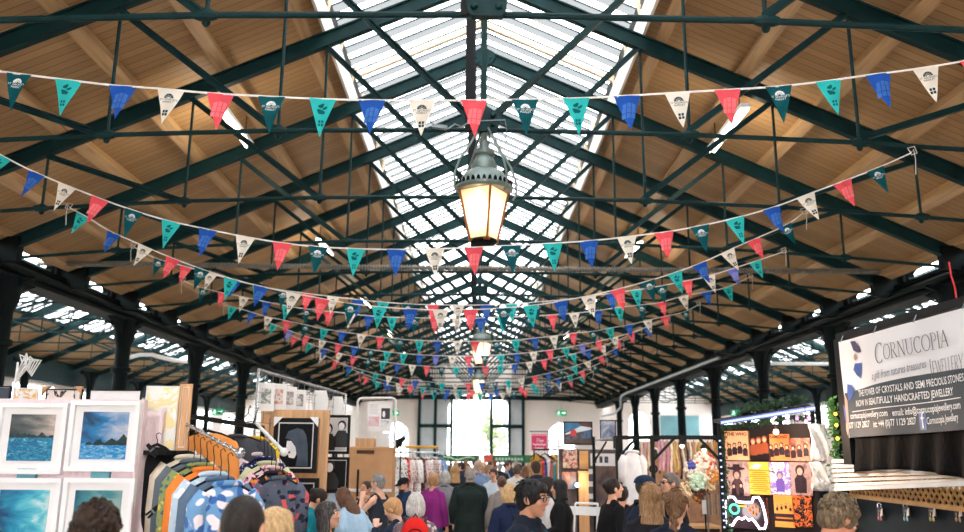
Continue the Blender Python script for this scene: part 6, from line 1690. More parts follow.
# pale rule between the lines, and the blue ribbon figure at the left
q = MB(); 
for i in range(30):
    t0, t1 = i/30, (i+1)/30; f = lambda t: (YC_(852, 411.5)+(YC_(964, 397)-YC_(852, 411.5))*t, vof(852, 411.5)+(vof(964, 397)-vof(852, 411.5))*t)
    (ya, va), (yb, vb) = f(t0), f(t1); q.add([bpt(ya, va, 0.006)-loc, bpt(yb, vb, 0.006)-loc, bpt(yb, vb+0.008, 0.006)-loc, bpt(ya, va+0.008, 0.006)-loc], [(0,1,2,3)])
q.build('rule', WHT, r)
def bpoly(pts, name, mat, off=0.007):
    q = MB(); q.add([bpt(YC_(x, y), vof(x, y), off)-loc for x, y in pts], [tuple(range(len(pts)))]); return q.build(name, mat, r)
BL2 = plain('royal_blue_print', (50, 82, 158), 0.5); DKP = plain('plum_print', (64, 58, 92), 0.5); TAN = plain('tan_print', (176, 150, 136), 0.5)
bpoly([(850,341.5),(855,341),(859,346),(861.5,352),(858,352.8),(853,350.5)], 'ribbon', DKP); bpoly([(853.5,354),(856,355),(856.5,358.5),(854.5,361),(852.8,358)], 'ribbon', TAN)
bpoly([(854,363.5),(862,362.8),(860.5,378.5),(856,375),(852.5,370)], 'ribbon', BL2); bpoly([(847,384),(851.5,386),(854.5,390),(852,396),(848.5,401.5),(846.8,392)], 'ribbon', BL2)
bpoly([(844,393),(847,401),(848,420),(846.5,436),(844.5,430)], 'ribbon', TAN, 0.006); bpoly([(842.5,404),(844.6,408),(845.6,424),(844,420)], 'ribbon', BL2, 0.008)
q = MB()
for k in range(5):
    y = yl-0.05-0.6*k; a, b = bz(y); q.path([bpt(y, 0.01, 0.01)-loc, bpt(y, 0.01, -0.02)-loc+V((0,0,0.06)), V((0.05, y-yl, a+0.07))], 0.004, 6)
q.build('tie', M['grey_metal'], r)
# steel frame the banner hangs from
fr = empty('stall_scaffold', (XBN+0.05, yl+0.12, 0)); tag(fr, "black steel frame and post of the jeweller's stall behind the banner", 'frame'); loc2 = V((XBN+0.05, yl+0.12, 0))
y_end = yr-0.3
MB().bbox((-0.02, -0.10, zbl-0.22-0.0), (0.02, 0.05, bz(yl)[0]+0.04)).build('side_cloth', M['black'], fr); MB().bbox((0.37, 0.22, 0), (0.43, 0.28, bz(yl)[0]+0.04)).build('post', M['black'], fr); MB().bar((0.0, 0.0, bz(yl)[0]+0.02), (0.40, 0.25, bz(yl)[0]+0.02), 0.04, 0.04).build('bracket', M['black'], fr)
MB().bar(V((0,-0.02,bz(yl)[0]+0.05)), V((0, y_end-loc2.y, bz(y_end)[0]+0.05)), 0.06, 0.06).build('top_rail', M['black'], fr)
MB().bbox((-0.045, y_end-loc2.y-0.05, 0), (0.045, y_end-loc2.y+0.05, bz(y_end)[0]+0.05)).build('post', M['black'], fr)
# black cloth under the banner
ck = MB(); g = []
for j in range(13):
    v = j/12; g.append([])
    for i in range(61):
        y = yl+0.13+(yr-yl-0.18)*i/60; zb = zbl-0.30+0.06*math.sin((yl-y)*1.6+0.4); z = zbl+0.10+(zb-zbl-0.10)*v
        g[-1].append(V((XBN+0.07+0.018*math.sin(i*0.9+v*2)*(0.5+v), y, z)))
for j in range(12):
    for i in range(60): ck.add([g[j][i], g[j+1][i], g[j+1][i+1], g[j][i+1]], [(0,1,2,3)])
o = ck.weld().build('black_cloth', cl((5,5,7)), smooth=True); md = o.modifiers.new('t', 'SOLIDIFY'); md.thickness = 0.004; tag(o, 'black cloth hanging below the banner and above the white shutter', 'cloth')
# rolled white slatted shutter
XSH = 3.20; za = atX(836, 459, XSH).z; zb = atX(836, 488, XSH).z; ysl = atX(834, 470, XSH).y
r = empty('shutter', (XSH, ysl, 0)); tag(r, 'white slatted shutter half raised under the black cloth', 'shutter')
n = 6; LN = ysl-yr
def zsl(f, k): return za + (0.02*f) + ((zb-za)*(1-f)+(-0.055)*f - 0.02*f)*k/n
for k in range(n):
    rings = []
    for f in (0.0, 0.25, 0.5, 0.75, 1.0):
        z0, z1 = zsl(f, k), zsl(f, k+1); h = z0-z1
        rings.append([V((x, -LN*f, z0-h*t)) for x, t in ((0.01,0.02),(-0.03,0.12),(-0.04,0.80),(0.01,0.84))])
    MB().loft(rings).build('slat', M['white_paint'], r)
MB().bar((-0.02, 0, zsl(0,n)-0.012), (-0.02, -LN, zsl(1,n)-0.012), 0.06, 0.03).build('bottom_bar', M['white_metal'], r)
# carved lattice and black board with hung jewellery
XLT = 3.32; z1 = zb; z0 = atX(900, 502.5, XLT).z
M['gilt'] = plain('gilt_wood', (206, 160, 92), 0.5, 0.1, 0.4, 0.15, 8)
r = empty('carved_lattice', (XLT, ysl, 0)); tag(r, 'gold-coloured carved lattice strip beneath the white shutter', 'lattice'); q = MB(); ln = ysl-yr; st = 0.075; h = z1-z0
k = 0
while k*st < ln:
    y = -k*st
    for d in (1, -1): q.bar((0, y-(st if d < 0 else 0), z0), (0, y-(0 if d < 0 else st), z0+st*1.0), 0.012, 0.014, (1,0,0)); q.bar((0, y-(st if d < 0 else 0), z0+st), (0, y-(0 if d < 0 else st), z0+2*st), 0.012, 0.014, (1,0,0)); q.bar((0, y-(st if d < 0 else 0), z0+2*st), (0, y-(0 if d < 0 else st), z0+3*st), 0.012, 0.014, (1,0,0))
    k += 1
q.build('lattice', M['gilt'], r); MB().bbox((-0.012, -ln, z0-0.01), (0.012, 0, z0+0.024)).build('bottom_rail', M['gilt'], r); MB().bbox((-0.010, -ln, z0+3*st-0.01), (0.010, 0, z0+3*st+0.015)).build('top_rail', M['gilt'], r)
XBD = 3.38
r = empty('stall_board', (XBD, ysl, 0)); tag(r, "black backboard and counter of the jeweller's stall under the lattice", 'board')
MB().bbox((0, -ln, 0.85), (0.03, 0, zb+0.05)).build('backboard', plain('black_felt', (30, 44, 54), 0.85), r); MB().bbox((-0.20, -ln, 0.0), (0.03, 0, 0.86)).build('counter', plain('black_drape', (18, 18, 22), 0.9), r)
r2 = []
for k, (px, py, c) in enumerate(((853.5, 506, (226,130,140)), (880, 505.5, (206,130,150)), (906, 505, (170,210,224)), (932, 504.5, (220,214,150)), (958, 504, (206,180,140)))):
    p = atX(px, py, XBD-0.03); r = empty('earring_card', (XBD-0.03, p.y, p.z)); tag(r, ('black card with pink earrings, first on the board from the left', 'black card with mauve earrings, second on the board from the left', 'black card with pale blue earrings, third on the board', 'black card with yellow earrings, fourth on the board from the left', 'black card with tan earrings at the right end of the board')[k], 'earrings', 'earring cards on the black board')
    MB().bbox((-0.004,-0.055,-0.085), (0.0,0.055,-0.015)).build('card', plain('card_black', (58, 64, 72), 0.5), r)
    q = MB(); q.path([(-0.006,0.03,-0.015),(-0.006,0.03,0.01),(-0.006,0.0,0.022),(-0.006,-0.03,0.01),(-0.006,-0.03,-0.015)], 0.005, 6); q.build('hook', M['chrome'], r)
    for s in (-1, 1):
        q = MB(); q.path([(-0.008,s*0.022,-0.06),(-0.010,s*0.020,-0.085)], 0.003, 5); q.ell((-0.012,s*0.022,-0.105), (0.008,0.010,0.018), None, 8, 6); q.build('earring', plain('bead_%d' % k, c, 0.25), r)
    MB().prism([(0,0),(0.045,0.015),(0.05,0.07),(0.025,0.06)], (-0.012,-0.01,-0.09), (0,-1,0), (0,0,1), 0.003).build('price_tag', M['paper'], r)
    MB().bbox((-0.006,-0.035,-0.05), (-0.004,0.035,-0.042)).build('card_line', M['grey_metal'], r)

# ------------------------------------------------------------------ poster stall with LED edge and neon controller
PL, PR = V((at(718, 440, 8.5).x, 8.5)), V((at(815, 440, 7.85).x, 7.85))
def pwall(px, py, off=0.0):
    """point of the poster wall seen at a pixel (vertical plane through PL, PR)"""
    d = CM.to_3x3() @ V(((px-482)/FPX, -(py-266)/FPX, -1)); u = (PR-PL).normalized(); nx, ny = u.y, -u.x
    t = ((PL.x-CO.x)*nx + (PL.y-CO.y)*ny)/(d.x*nx+d.y*ny); p = CO+d*t
    return p + V((nx, ny, 0))*off*(1 if ny < 0 else -1)
u2 = (PR-PL).normalized(); UX = V((u2.x, u2.y, 0)); NRM = V((u2.y, -u2.x, 0)); NRM = NRM if NRM.y < 0 else -NRM; ANG = math.atan2(UX.y, UX.x)
c = pwall(767, 470); zt_ = pwall(767, 424).z
r = empty('poster_wall', (c.x, c.y, 0), ANG); tag(r, 'dark plank display wall covered with small metal posters', 'display wall'); W = (pwall(814,470)-pwall(720,470)).length
MB().bbox((-W/2, 0.02, 0), (W/2, 0.06, zt_)).build('board', plain('dark_board', (34, 26, 26), 0.7), r)
for sx in (-1, 1): MB().box((sx*W*0.45, 0.04, 0.02), (0.05, 0.6, 0.04)).build('foot', M['black'], r)
def wall_poster(label, box, bg_, fn=None, title=None, tcol=None):
    x0, y0, x1, y1 = box; a = pwall(x0, y1, 0.012); b = pwall(x1, y0, 0.012); W = (V((b.x,b.y,0))-V((a.x,a.y,0))).length; H = b.z-a.z
    m = (a+b)/2; r = empty('wall_poster', (m.x, m.y, a.z), ANG); tag(r, label, 'poster', 'metal posters on the plank wall')
    MB().bbox((-W/2,-0.004,0), (W/2,0.004,H)).build('plate', bg_, r)
    if fn: fn(r, W, H)
    if title:
        tm = text_mb(title, 1.0, bold=0.03); xs = [p[0] for p in tm.v]; k = W*0.82/(max(xs)-min(xs)); q = MB(); q.add([(p[0]*k, -0.006, H*0.89+p[1]*H*0.16) for p in tm.v], tm.f); q.build('title', plain('poster_ink', (40, 24, 30), 0.5) if tcol is None else tcol, r)
    return r
def people_fn(n, zc, sc, dark, pale, spread=0.7):
    def f(r, W, H):
        for k in range(n):
            x = W*spread*((k+0.5)/n-0.5); z = H*zc+0.01*((k*7) % 3)
            q = MB(); s = sc*H; q.prism([(s*px, s*pz) for px, pz in ((-0.5,-1.6),(0.5,-1.6),(0.55,-0.4),(0.25,0),(-0.25,0),(-0.55,-0.4))], (x, -0.006-0.0006*k, z), (1,0,0), (0,0,1), 0.002); q.build('figure_body', dark, r)
            q = MB(); q.prism([(s*0.42*math.cos(a*PI/7), s*(0.42+0.48*math.sin(a*PI/7))) for a in range(14)], (x, -0.008-0.0006*k, z), (1,0,0), (0,0,1), 0.002); q.build('figure_hair', dark, r)
            q = MB(); q.prism([(s*0.26*math.cos(a*PI/7), s*(0.30+0.34*math.sin(a*PI/7))) for a in range(14)], (x, -0.0105-0.0006*k, z), (1,0,0), (0,0,1), 0.002); q.build('figure_face', pale, r)
    return f
PK = pic_patch(79, [(40,28,46),(64,44,52),(30,20,34),(120,76,60)], 26); PSK = plain('peach_ink', (236, 176, 140), 0.4); PGY = plain('ash_ink', (200, 168, 150), 0.4, var=0.3, scale=40)
PEACH = pic_patch(81, [(236,160,112),(244,178,132),(250,196,150)], 3); ORNG = pic_patch(82, [(226,120,60),(240,146,84),(246,170,110)], 3)
wall_poster('peach poster with four figures and dark title, top left of the plank wall', (726.5, 431, 749.5, 460), PEACH, people_fn(4, 0.42, 0.17, PK, PSK, 0.85), 'THE WHO')
wall_poster('black poster with orange figures, second in the top row', (750, 428, 769.5, 460), plain('poster_black', (28, 20, 22), 0.4), people_fn(3, 0.50, 0.22, plain('rust_ink', (150, 74, 44), 0.4), PSK, 0.8))
wall_poster('orange poster with four dark figures and dark title, third in the top row', (770, 434, 789.5, 460.5), ORNG, people_fn(4, 0.44, 0.19, PK, PSK, 1.0), 'RAMONES')
wall_poster('smoky poster of small figures at the right end of the top row', (790.5, 438, 810, 461), pic_patch(84, [(60,36,40),(150,84,70),(226,160,130),(40,24,30)], 6), people_fn(3, 0.48, 0.22, PK, PSK, 0.9))
def hat_fn(r, W, H):
    people_fn(1, 0.52, 0.30, plain('umber_ink', (84, 60, 62), 0.4), PGY)(r, W, H)
    q = MB(); q.prism([(W*0.36*math.cos(a*PI/8), H*0.045*math.sin(a*PI/8)) for a in range(16)], (0,-0.013,H*0.80), (1,0,0), (0,0,1), 0.002); q.build('hat_brim', PK, r); q = MB(); q.prism([(-W*0.17,0),(W*0.17,0),(W*0.13,H*0.12),(-W*0.13,H*0.12)], (0,-0.0125,H*0.80), (1,0,0), (0,0,1), 0.002); q.build('hat_crown', PK, r)
    people_fn(2, 0.26, 0.14, PK, PSK, 0.6)(r, W, H)
wall_poster('sepia poster of a figure in a wide hat, left of the middle row', (727, 461.5, 749, 497), pic_patch(85, [(120,90,92),(206,170,158),(150,112,110)], 9), hat_fn)
def text_fn(r, W, H):
    q = MB()
    for k in range(11):
        w_ = W*(0.62+0.16*((k*5) % 3))/2; q.bbox((-w_,-0.006,H*(0.10+0.062*k)), (w_,-0.004,H*(0.128+0.062*k)))
    q.build('print_lines', plain('amber_ink', (214, 128, 34), 0.5), r); MB().prism([(-W*0.4,0),(-W*0.1,H*0.16),(W*0.2,H*0.10),(0,-H*0.02)], (-W*0.04,-0.007,H*0.80), (1,0,0), (0,0,1), 0.002).build('sketch', M['paper'], r)
wall_poster('bright yellow poster covered with lines of print, middle row', (750.5, 462, 769.8, 494), pic_patch(86, [(244,184,66),(250,200,90)], 4), text_fn)
wall_poster('violet and white poster with a seated figure, third in the middle row', (771, 462.5, 790.5, 494), pic_patch(87, [(86,44,92),(236,220,240),(150,120,200),(240,236,246),(60,36,70)], 7), people_fn(1, 0.50, 0.26, plain('violet_ink', (110, 84, 170), 0.4), PGY))
wall_poster('dusky poster of a reclining figure at the right of the middle row', (791.5, 462.5, 811, 495), pic_patch(88, [(60,44,54),(190,156,154),(80,56,66)], 8), people_fn(1, 0.62, 0.34, PK, PGY))
wall_poster('dark poster behind the neon controller, bottom left', (727, 498, 768, 526.5), pic_patch(89, [(36,26,34),(90,50,44),(200,90,40)], 5), None)
wall_poster('yellow poster with crowd and black caption, bottom row right of the controller', (776, 495.5, 793.5, 526.5), pic_patch(90, [(246,170,80),(240,140,60)], 4), lambda r, W, H: (MB().bbox((-W/2,-0.006,H*0.18),(W/2,-0.004,H*0.42)).build('caption', PK, r), people_fn(4, 0.62, 0.07, PK, PSK, 0.9)(r, W, H), MB().bbox((-W*0.42,-0.008,H*0.26),(W*0.42,-0.006,H*0.31)).build('print_lines', plain('amber_ink', (214,128,34), 0.5), r)))
wall_poster('black poster of many small orange faces, bottom right of the wall', (794.5, 495.5, 811.5, 526.5), pic_patch(91, [(24,16,20),(226,110,50),(24,16,20),(240,160,110),(40,20,20)], 16), None)
# neon controller
NW = glow('white_neon', (255, 236, 244), 5.0); NC = glow('cyan_neon', (90, 255, 190), 3.0); NO_ = glow('orange_neon', (255, 110, 50), 3.0); NY = glow('amber_neon', (255, 180, 60), 2.5)
c = pwall(747, 512, 0.06); s_ = (pwall(768, 512)-pwall(727, 512)).length/41.0
r = empty('neon_sign', (c.x, c.y, c.z-0.1), ANG); tag(r, 'glowing white neon sign shaped like a game controller at the foot of the posters', 'neon sign')
P2 = lambda x, y: V(((x-747)*s_, 0, (512-y)*s_+0.1))
out = [(732,498.5),(737,498.5),(740,502.5),(748,503),(755,502.5),(757,498),(762,497.5),(765,503),(767,512),(768,520),(766,525.5),(761,526),(757.5,521),(754.5,517.5),(751,519),(748,516.5),(744,518.5),(741,517),(737.5,520),(734.5,524.5),(730,524.5),(727.5,520),(727.5,512),(729,504)]
q = MB(); q.path([P2(*p) for p in out], 0.011, 8, closed=True); q.build('outline_tube', NW, r, smooth=True)
q = MB(); q.path([P2(737.2+4.6*math.cos(a*PI/8), 509.5+4.3*math.sin(a*PI/8)) for a in range(16)], 0.009, 8, closed=True); q.build('ring_tube', NC, r, smooth=True)
q = MB(); q.path([P2(*p) for p in ((754.5,505.5),(757.5,505.5),(757.5,508),(760.5,508),(760.5,511),(757.5,511),(757.5,514),(754.5,514),(754.5,511),(751.5,511),(751.5,508),(754.5,508))], 0.007, 8, closed=True); q.build('cross_tube', NO_, r, smooth=True)
for y in (503.8, 506.5): MB().tube(P2(741.5,y), P2(749.5,y), 0.006).build('bar_tube', NY, r)
MB().bbox((-21*s_, 0.015, 0.1-15*s_), (21*s_, 0.022, 0.1+15*s_)).build('backing', plain('clear_acrylic', (40, 30, 34), 0.15), r)
for x in (-10, 10): MB().tube((x*s_,0.018,0.1), (x*s_,0.05,0.1), 0.006).build('mounting_pin', M['chrome'], r)
ld = bpy.data.lights.new('neon_glow', 'POINT'); ld.energy = 6; ld.color = (1, 0.9, 0.95); ld.shadow_soft_size = 0.1; lo_ = bpy.data.objects.new('neon_glow', ld); COL.objects.link(lo_); lo_.parent = r; lo_.location = (0, -0.12, 0.1)
# LED edge, canopy, garlands
E0, E1_ = at(720, 424, 8.35), at(814, 409.5, 7.7)
r = empty('stall_canopy', (E0.x, E0.y, 0)); tag(r, 'dark canopy of the poster stall with a blue-white LED strip along its edge', 'canopy'); lo = lambda p: p-V((E0.x, E0.y, 0))
B0, B1 = E0+V((0.05,0.4,0.03)), E1_+V((0.1,0.4,0.04))
q = MB(); q.loft([[lo(E0), lo(E1_), lo(B1), lo(B0)], [lo(E0)+V((0,0,0.03)), lo(E1_)+V((0,0,0.03)), lo(B1)+V((0,0,0.03)), lo(B0)+V((0,0,0.03))]]); q.build('roof', plain('canopy_dark', (18, 20, 24), 0.7), r)
MB().bar(lo(E0)+V((0,-0.02,0.012)), lo(E1_)+V((0,-0.02,0.012)), 0.02, 0.045).build('led_housing', plain('led_blue', (70, 84, 150), 0.4), r)
LED = glow('led_white', (176, 196, 255), 2.2); q = MB(); n = 48
for k in range(n): q.box(lo(E0+(E1_-E0)*((k+0.5)/n))+V((0,-0.034,0.012)), (0.011, 0.012, 0.022))
q.build('led_strip', LED, r)
for p in (E0, E1_): MB().tube(V((lo(p).x, lo(p).y+0.05, 0)), V((lo(p).x, lo(p).y+0.05, p.z)), 0.022).build('post', M['black'], r)
q = MB(); n = 24
for k in range(n):
    z = 0.5+(E0.z-0.6)*k/n; q.box(V((-0.005, 0.02, z)), (0.016, 0.010, 0.014))
q.build('post_led', LED, r)
LEAF = plain('garland_leaf', (30, 58, 40), 0.6, 0, 0.3, 0.4, 12); LEAF2 = plain('bright_leaf', (92, 150, 70), 0.6, 0, 0.3, 0.3, 12)
def garland(name, label, pts, n, rad, ls, seed, mat=LEAF, bulbs=()):
    R = random.Random(seed); q = MB(); pts = [V(p) for p in pts]; q.path(pts, 0.006, 5, mi=0)
    for i in range(n):
        t = R.random()*(len(pts)-1); k = int(t); p = pts[k]+(pts[k+1]-pts[k])*(t-k); d = V((R.gauss(0,1), R.gauss(0,1), R.gauss(0,1))).normalized()
        c = p+d*rad*R.random(); a = V((R.gauss(0,1), R.gauss(0,1), R.gauss(0,1))).normalized(); b = a.orthogonal().normalized(); l = ls*R.uniform(0.6, 1.2)
        q.add([c-a*l*0.5, c+b*l*0.26, c+a*l*0.5+d*0.01, c-b*l*0.26], [(0,1,2),(0,2,3)])
    o = q.build(name, mat); tag(o, label, 'garland')
    for k, (t, m) in enumerate(bulbs):
        k0 = int(t*(len(pts)-1)*0.999); f = t*(len(pts)-1)-k0; p = pts[k0]+(pts[k0+1]-pts[k0])*f+V((0,-rad*0.8,0)); b = MB(); b.ell(p, 0.016, None, 8, 6); b.build('bulb', m, o)
    return o
GY = glow('amber_bulb', (255, 180, 60), 6.0); GP = glow('pink_bulb', (255, 120, 220), 4.0); GW = glow('warm_bulb', (255, 226, 190), 8.0)
garland('leaf_garland', 'dark green leafy garland lying along the canopy above the LED strip', [E0+V((0.25,0.15,0.06)), E0+(E1_-E0)*0.4+V((0,0.2,0.09)), E0+(E1_-E0)*0.7+V((0,0.25,0.11)), E1_+V((0.02,0.25,0.12))], 520, 0.075, 0.06, 5)
garland('leaf_garland', 'leafy garland hanging under the LED strip over the top posters', [E0+V((0.02,0.0,-0.035)), E0+(E1_-E0)*0.25+V((0,0.0,-0.05)), E0+(E1_-E0)*0.5+V((0,0,-0.04)), E0+(E1_-E0)*0.75+V((0,0,-0.05)), E1_+V((-0.02,0,-0.08))], 480, 0.035, 0.045, 6, LEAF, [(0.56, GW), (0.72, GP), (0.82, GP), (0.95, GP)])
garland('leaf_garland', 'leafy garland with amber lights climbing the right post of the poster stall', [V((E1_.x+0.16, E1_.y-0.02, z)) for z in (0.6, 1.0, 1.4, 1.8, 2.1, 2.35)], 500, 0.08, 0.06, 7, LEAF2, [(0.80, GY), (0.88, GY), (0.72, GY)])
garland('leaf_garland', 'thin leafy garland twined round the left LED post of the poster stall', [V((E0.x+0.03, E0.y, z)) for z in (0.6, 1.0, 1.4, 1.8, 2.15)], 260, 0.045, 0.05, 8, LEAF, [])
for k, (px, py, m) in enumerate(((776, 432, GW), (806, 421, GP), (819, 426, GW))):
    p = at(px, py, 7.72); r = empty('festoon_bulb', p); tag(r, ('round warm bulb hanging before the orange poster', 'pink glowing bulb under the right end of the canopy', 'small white bulb above the silver sleeves')[k], 'bulb')
    MB().ell((0,0,0), 0.026 if k == 0 else 0.016, None, 12, 8).build('glass', m, r, smooth=True); MB().tube((0,0,0.02), (0,0,0.05), 0.010).build('socket', M['black'], r); MB().tube((0,0,0.05), (0,0.0,0.13), 0.003).build('wire', M['black'], r)
ld = bpy.data.lights.new('stall_bulb', 'POINT'); ld.energy = 40; ld.color = (1, 0.70, 0.50); ld.shadow_soft_size = 0.08; lo_ = bpy.data.objects.new('stall_bulb', ld); COL.objects.link(lo_); lo_.location = at(770, 428, 7.45)
for k, (box, lab) in enumerate((((812.5, 424, 826, 461), 'crinkled silver-white plastic sleeve at the right end of the poster wall, upper one'), ((813, 462, 827, 491), 'crinkled silver-white plastic sleeve below the other, right of the poster wall'))):
    a = at(box[0], box[3], 7.6); b = at(box[2], box[1], 7.6); W, H = b.x-a.x, b.z-a.z; q = MB(); g = []; R = random.Random(k)
    for j in range(11):
        g.append([V((-W/2+W*i/8, 0.03*math.sin(i*1.1+j*0.7)+R.uniform(-0.012,0.012), H*j/10)) for i in range(9)])
    for j in range(10):
        for i in range(8): q.add([g[j][i], g[j][i+1], g[j+1][i+1], g[j+1][i]], [(0,1,2,3)])
    o = q.weld().build('hanging_sleeve', plain('silver_film', (216, 214, 212), 0.25, 0.35, 0.6, 0.2, 20), None, ((a.x+b.x)/2, 7.6, a.z), smooth=True); md = o.modifiers.new('t', 'SOLIDIFY'); md.thickness = 0.01; tag(o, lab, 'plastic sleeve', 'silver sleeves')

# ------------------------------------------------------------------ bead and ribbon stall
YJ = 10.6
a, b = at(617, 437.5, YJ-0.15), at(723, 437.5, YJ-0.15)
r = empty('stall_scaffold', (a.x, YJ-0.15, 0)); tag(r, 'black scaffold frame of the bead and ribbon stall', 'frame'); W = b.x-a.x
MB().bar((0,0,a.z), (W,0,b.z), 0.045, 0.05).build('top_rail', M['black'], r)
for x in (0.0, W*0.33, W-0.02): MB().bbox((x-0.022,-0.022,0), (x+0.022,0.022,a.z)).build('post', M['black'], r)
for p_, q_ in (((W*0.33,0,a.z-0.28), (W*0.33+0.28,0,a.z)), ((W-0.30,0,a.z), (W-0.02,0,a.z-0.30)), ((0.0,0,a.z-0.26), (0.24,0,a.z))): MB().bar(p_, q_, 0.03, 0.03).build('brace', M['black'], r)
a2, b2 = at(640, 440, YJ+0.25), at(723, 440, YJ+0.25)
r = empty('display_board', ((a2.x+b2.x)/2, YJ+0.25, 0)); tag(r, 'warm cream backboard hung with ribbons and beads', 'display board')
MB().bbox((-(b2.x-a2.x)/2,-0.02,0), ((b2.x-a2.x)/2,0.02,a2.z-0.02)).build('board', pic_patch(95, [(150,112,88),(196,156,126),(104,72,56)], 4, 0.8, 0.7), r)
for sx in (-1, 1): MB().box((sx*(b2.x-a2.x)*0.42, 0.10, 0.02), (0.05, 0.24, 0.04)).build('foot', M['black'], r)
rib = [(641,(232,204,196),'blush'),(645,(222,176,170),'dusty pink'),(649,(236,214,190),'ivory'),(659,(206,150,180),'mauve'),(663,(214,166,190),'pale mauve'),(667,(196,136,170),'deep mauve'),(671,(232,214,196),'cream'),(674,(190,160,90),'gold'),(677,(226,196,150),'straw'),(680,(60,48,44),'dark brown'),(683,(226,222,216),'white'),(686,(40,36,36),'black'),(690,(236,232,228),'pale white lace'),(693,(206,160,90),'amber'),(696,(232,220,200),'bone'),(699,(226,170,80),'honey'),(702,(206,180,130),'sand'),(705,(236,226,206),'milk white'),(708,(190,120,60),'copper'),(711,(224,200,160),'oat'),(714,(216,150,60),'orange gold'),(718,(226,206,180),'pale sand')]
for k, (px, c, nm) in enumerate(rib):
    R = random.Random(k); p = at(px, 440.5, YJ); ln = R.uniform(0.30, 0.58) if k < 14 else R.uniform(0.22, 0.46); w_ = 0.030 if k < 8 else 0.020
    r = empty('hanging_ribbon', (p.x, YJ-0.02*(k % 2), p.z)); tag(r, '%s ribbon hung on the cream backboard of the bead stall' % nm, 'ribbon', 'ribbons on the bead stall')
    m = plain('ribbon_%d' % k, c, 0.55, 0, 0.4, 0.15, 20); q = MB(); g = []
    for j in range(9): z = -ln*j/8; x = 0.010*math.sin(j*0.9+k); g.append([V((x-w_/2, 0.006*math.sin(j+k), z)), V((x+w_/2, 0.012*math.cos(j*1.3+k), z)), V((x+w_/2, 0.012*math.cos(j*1.3+k)+0.004, z)), V((x-w_/2, 0.006*math.sin(j+k)+0.004, z))])
    q.loft(g); q.build('strip', m, r)
    q = MB(); q.ell((0.010*math.sin(8*0.9+k),0,-ln-0.02), (0.016,0.012,0.024), None, 8, 6); q.build('pendant', plain('pendant_%d' % (k % 4), ((206,160,80),(60,50,46),(230,226,220),(150,60,60))[k % 4], 0.25, 0.3), r); MB().tube((0,0,0), (0,0.0,0.07), 0.003).build('cord', M['black'], r)
MRIM = plain('cream_rim', (238, 234, 224), 0.5)
for k, (px, py, rx, rz, lab) in enumerate(((655.5, 453, 0.034, 0.058, 'oval cream cameo frame with dark centre among the ribbons'), (653.5, 469, 0.045, 0.045, 'round dark frame below the oval cameo'))):
    p = at(px, py, YJ-0.10); r = empty('hanging_cameo', p); tag(r, lab, 'cameo')
    q = MB(); q.path([(rx*math.cos(a*PI/10), 0, rz*math.sin(a*PI/10)) for a in range(20)], 0.011, 8, closed=True); q.build('frame', MRIM if k == 0 else M['black'], r, smooth=True)
    q = MB(); q.prism([(rx*0.9*math.cos(a*PI/10), rz*0.9*math.sin(a*PI/10)) for a in range(20)], (0,0.006,0), (1,0,0), (0,0,1), 0.006); q.build('face', plain('cameo_dark', (30, 30, 34), 0.3) if k == 0 else plain('cameo_grey', (84, 92, 92), 0.3), r); MB().tube((0,0,rz), (0,0.1,rz+0.16), 0.003).build('cord', M['black'], r)
# white lace dress, lace sprays, bead strings, chains board
hung_garment('dress', 'white dress hanging at the left end of the bead stall', 'dress', at(632, 446, YJ-0.25), V((1,0.1,0)).normalized(), cl((234,232,234)), 0.25, 0.85, 0.22, 301, None, 0.07)
LACE = plain('white_lace', (220, 210, 204), 0.7, 0, 0.2, 0.08, 30); LACEG = plain('mint_lace', (196, 222, 204), 0.7, 0, 0.2, 0.1, 30); CORAL = plain('coral_bead', (196, 60, 56), 0.3); AMB = plain('amber_bead', (214, 140, 60), 0.25); BRN = plain('brown_bead', (96, 60, 44), 0.3); CRM = plain('cream_bead', (236, 214, 180), 0.35); COB = plain('cobalt_glass', (60, 70, 150), 0.2)
def spray(name, label, px, py, rad, n, mat, sz, seed, acc=None):
    R = random.Random(seed); p = at(px, py, YJ-0.12-0.02*(seed % 4)); q = MB(); q2 = MB()
    for i in range(n):
        a = R.uniform(0, 2*PI); rr = rad*R.random()**0.6; c = V((rr*math.cos(a), -0.03*R.random(), rr*math.sin(a)*1.1)); (q2 if acc and i % 6 == 0 else q).ell(c, sz*R.uniform(0.6, 1.2), None, 7, 5)
    q.path([(rad*0.9*math.cos(t), 0, rad*math.sin(t)) for t in [k*PI/8 for k in range(16)]], 0.004, 5, closed=True); q.tube((0,0,rad*0.9), (0,0.08,rad+0.12), 0.003)
    r = empty(name, p); tag(r, label, name.split('_')[-1]); q.build('beads', mat, r, smooth=True)
    if acc: q2.build('accent_bead', acc, r, smooth=True)
spray('lace_wreath', 'large white lace wreath with red dots, right of centre on the bead stall', 704, 466, 0.16, 160, LACE, 0.024, 1, CORAL)
spray('lace_wreath', 'smaller white lace wreath at the left of the large one', 692, 470, 0.10, 80, LACE, 0.020, 2)
spray('lace_wreath', 'pale mint lace wreath beneath the white ones', 697, 481, 0.10, 80, LACEG, 0.020, 3)
spray('bead_wreath', 'cream bead wreath under the large white lace wreath', 707, 483, 0.10, 90, CRM, 0.018, 4, AMB)
spray('bead_wreath', 'brown and amber bead wreath low on the bead stall', 700, 493, 0.11, 90, BRN, 0.018, 5, AMB)
spray('bead_wreath', 'gold bead wreath above the grey rack of chains', 713, 476, 0.08, 60, AMB, 0.016, 6, CRM)
spray('glass_cluster', 'cobalt blue glass cluster beneath the ribbons', 691, 465, 0.045, 30, COB, 0.022, 7)
spray('bead_wreath', 'pale cream bead wreath behind the man with dark glasses', 686, 490, 0.09, 70, CRM, 0.016, 8)
a, b = at(708, 520, YJ-0.55), at(720.5, 493, YJ-0.55); W, H = b.x-a.x, b.z-a.z
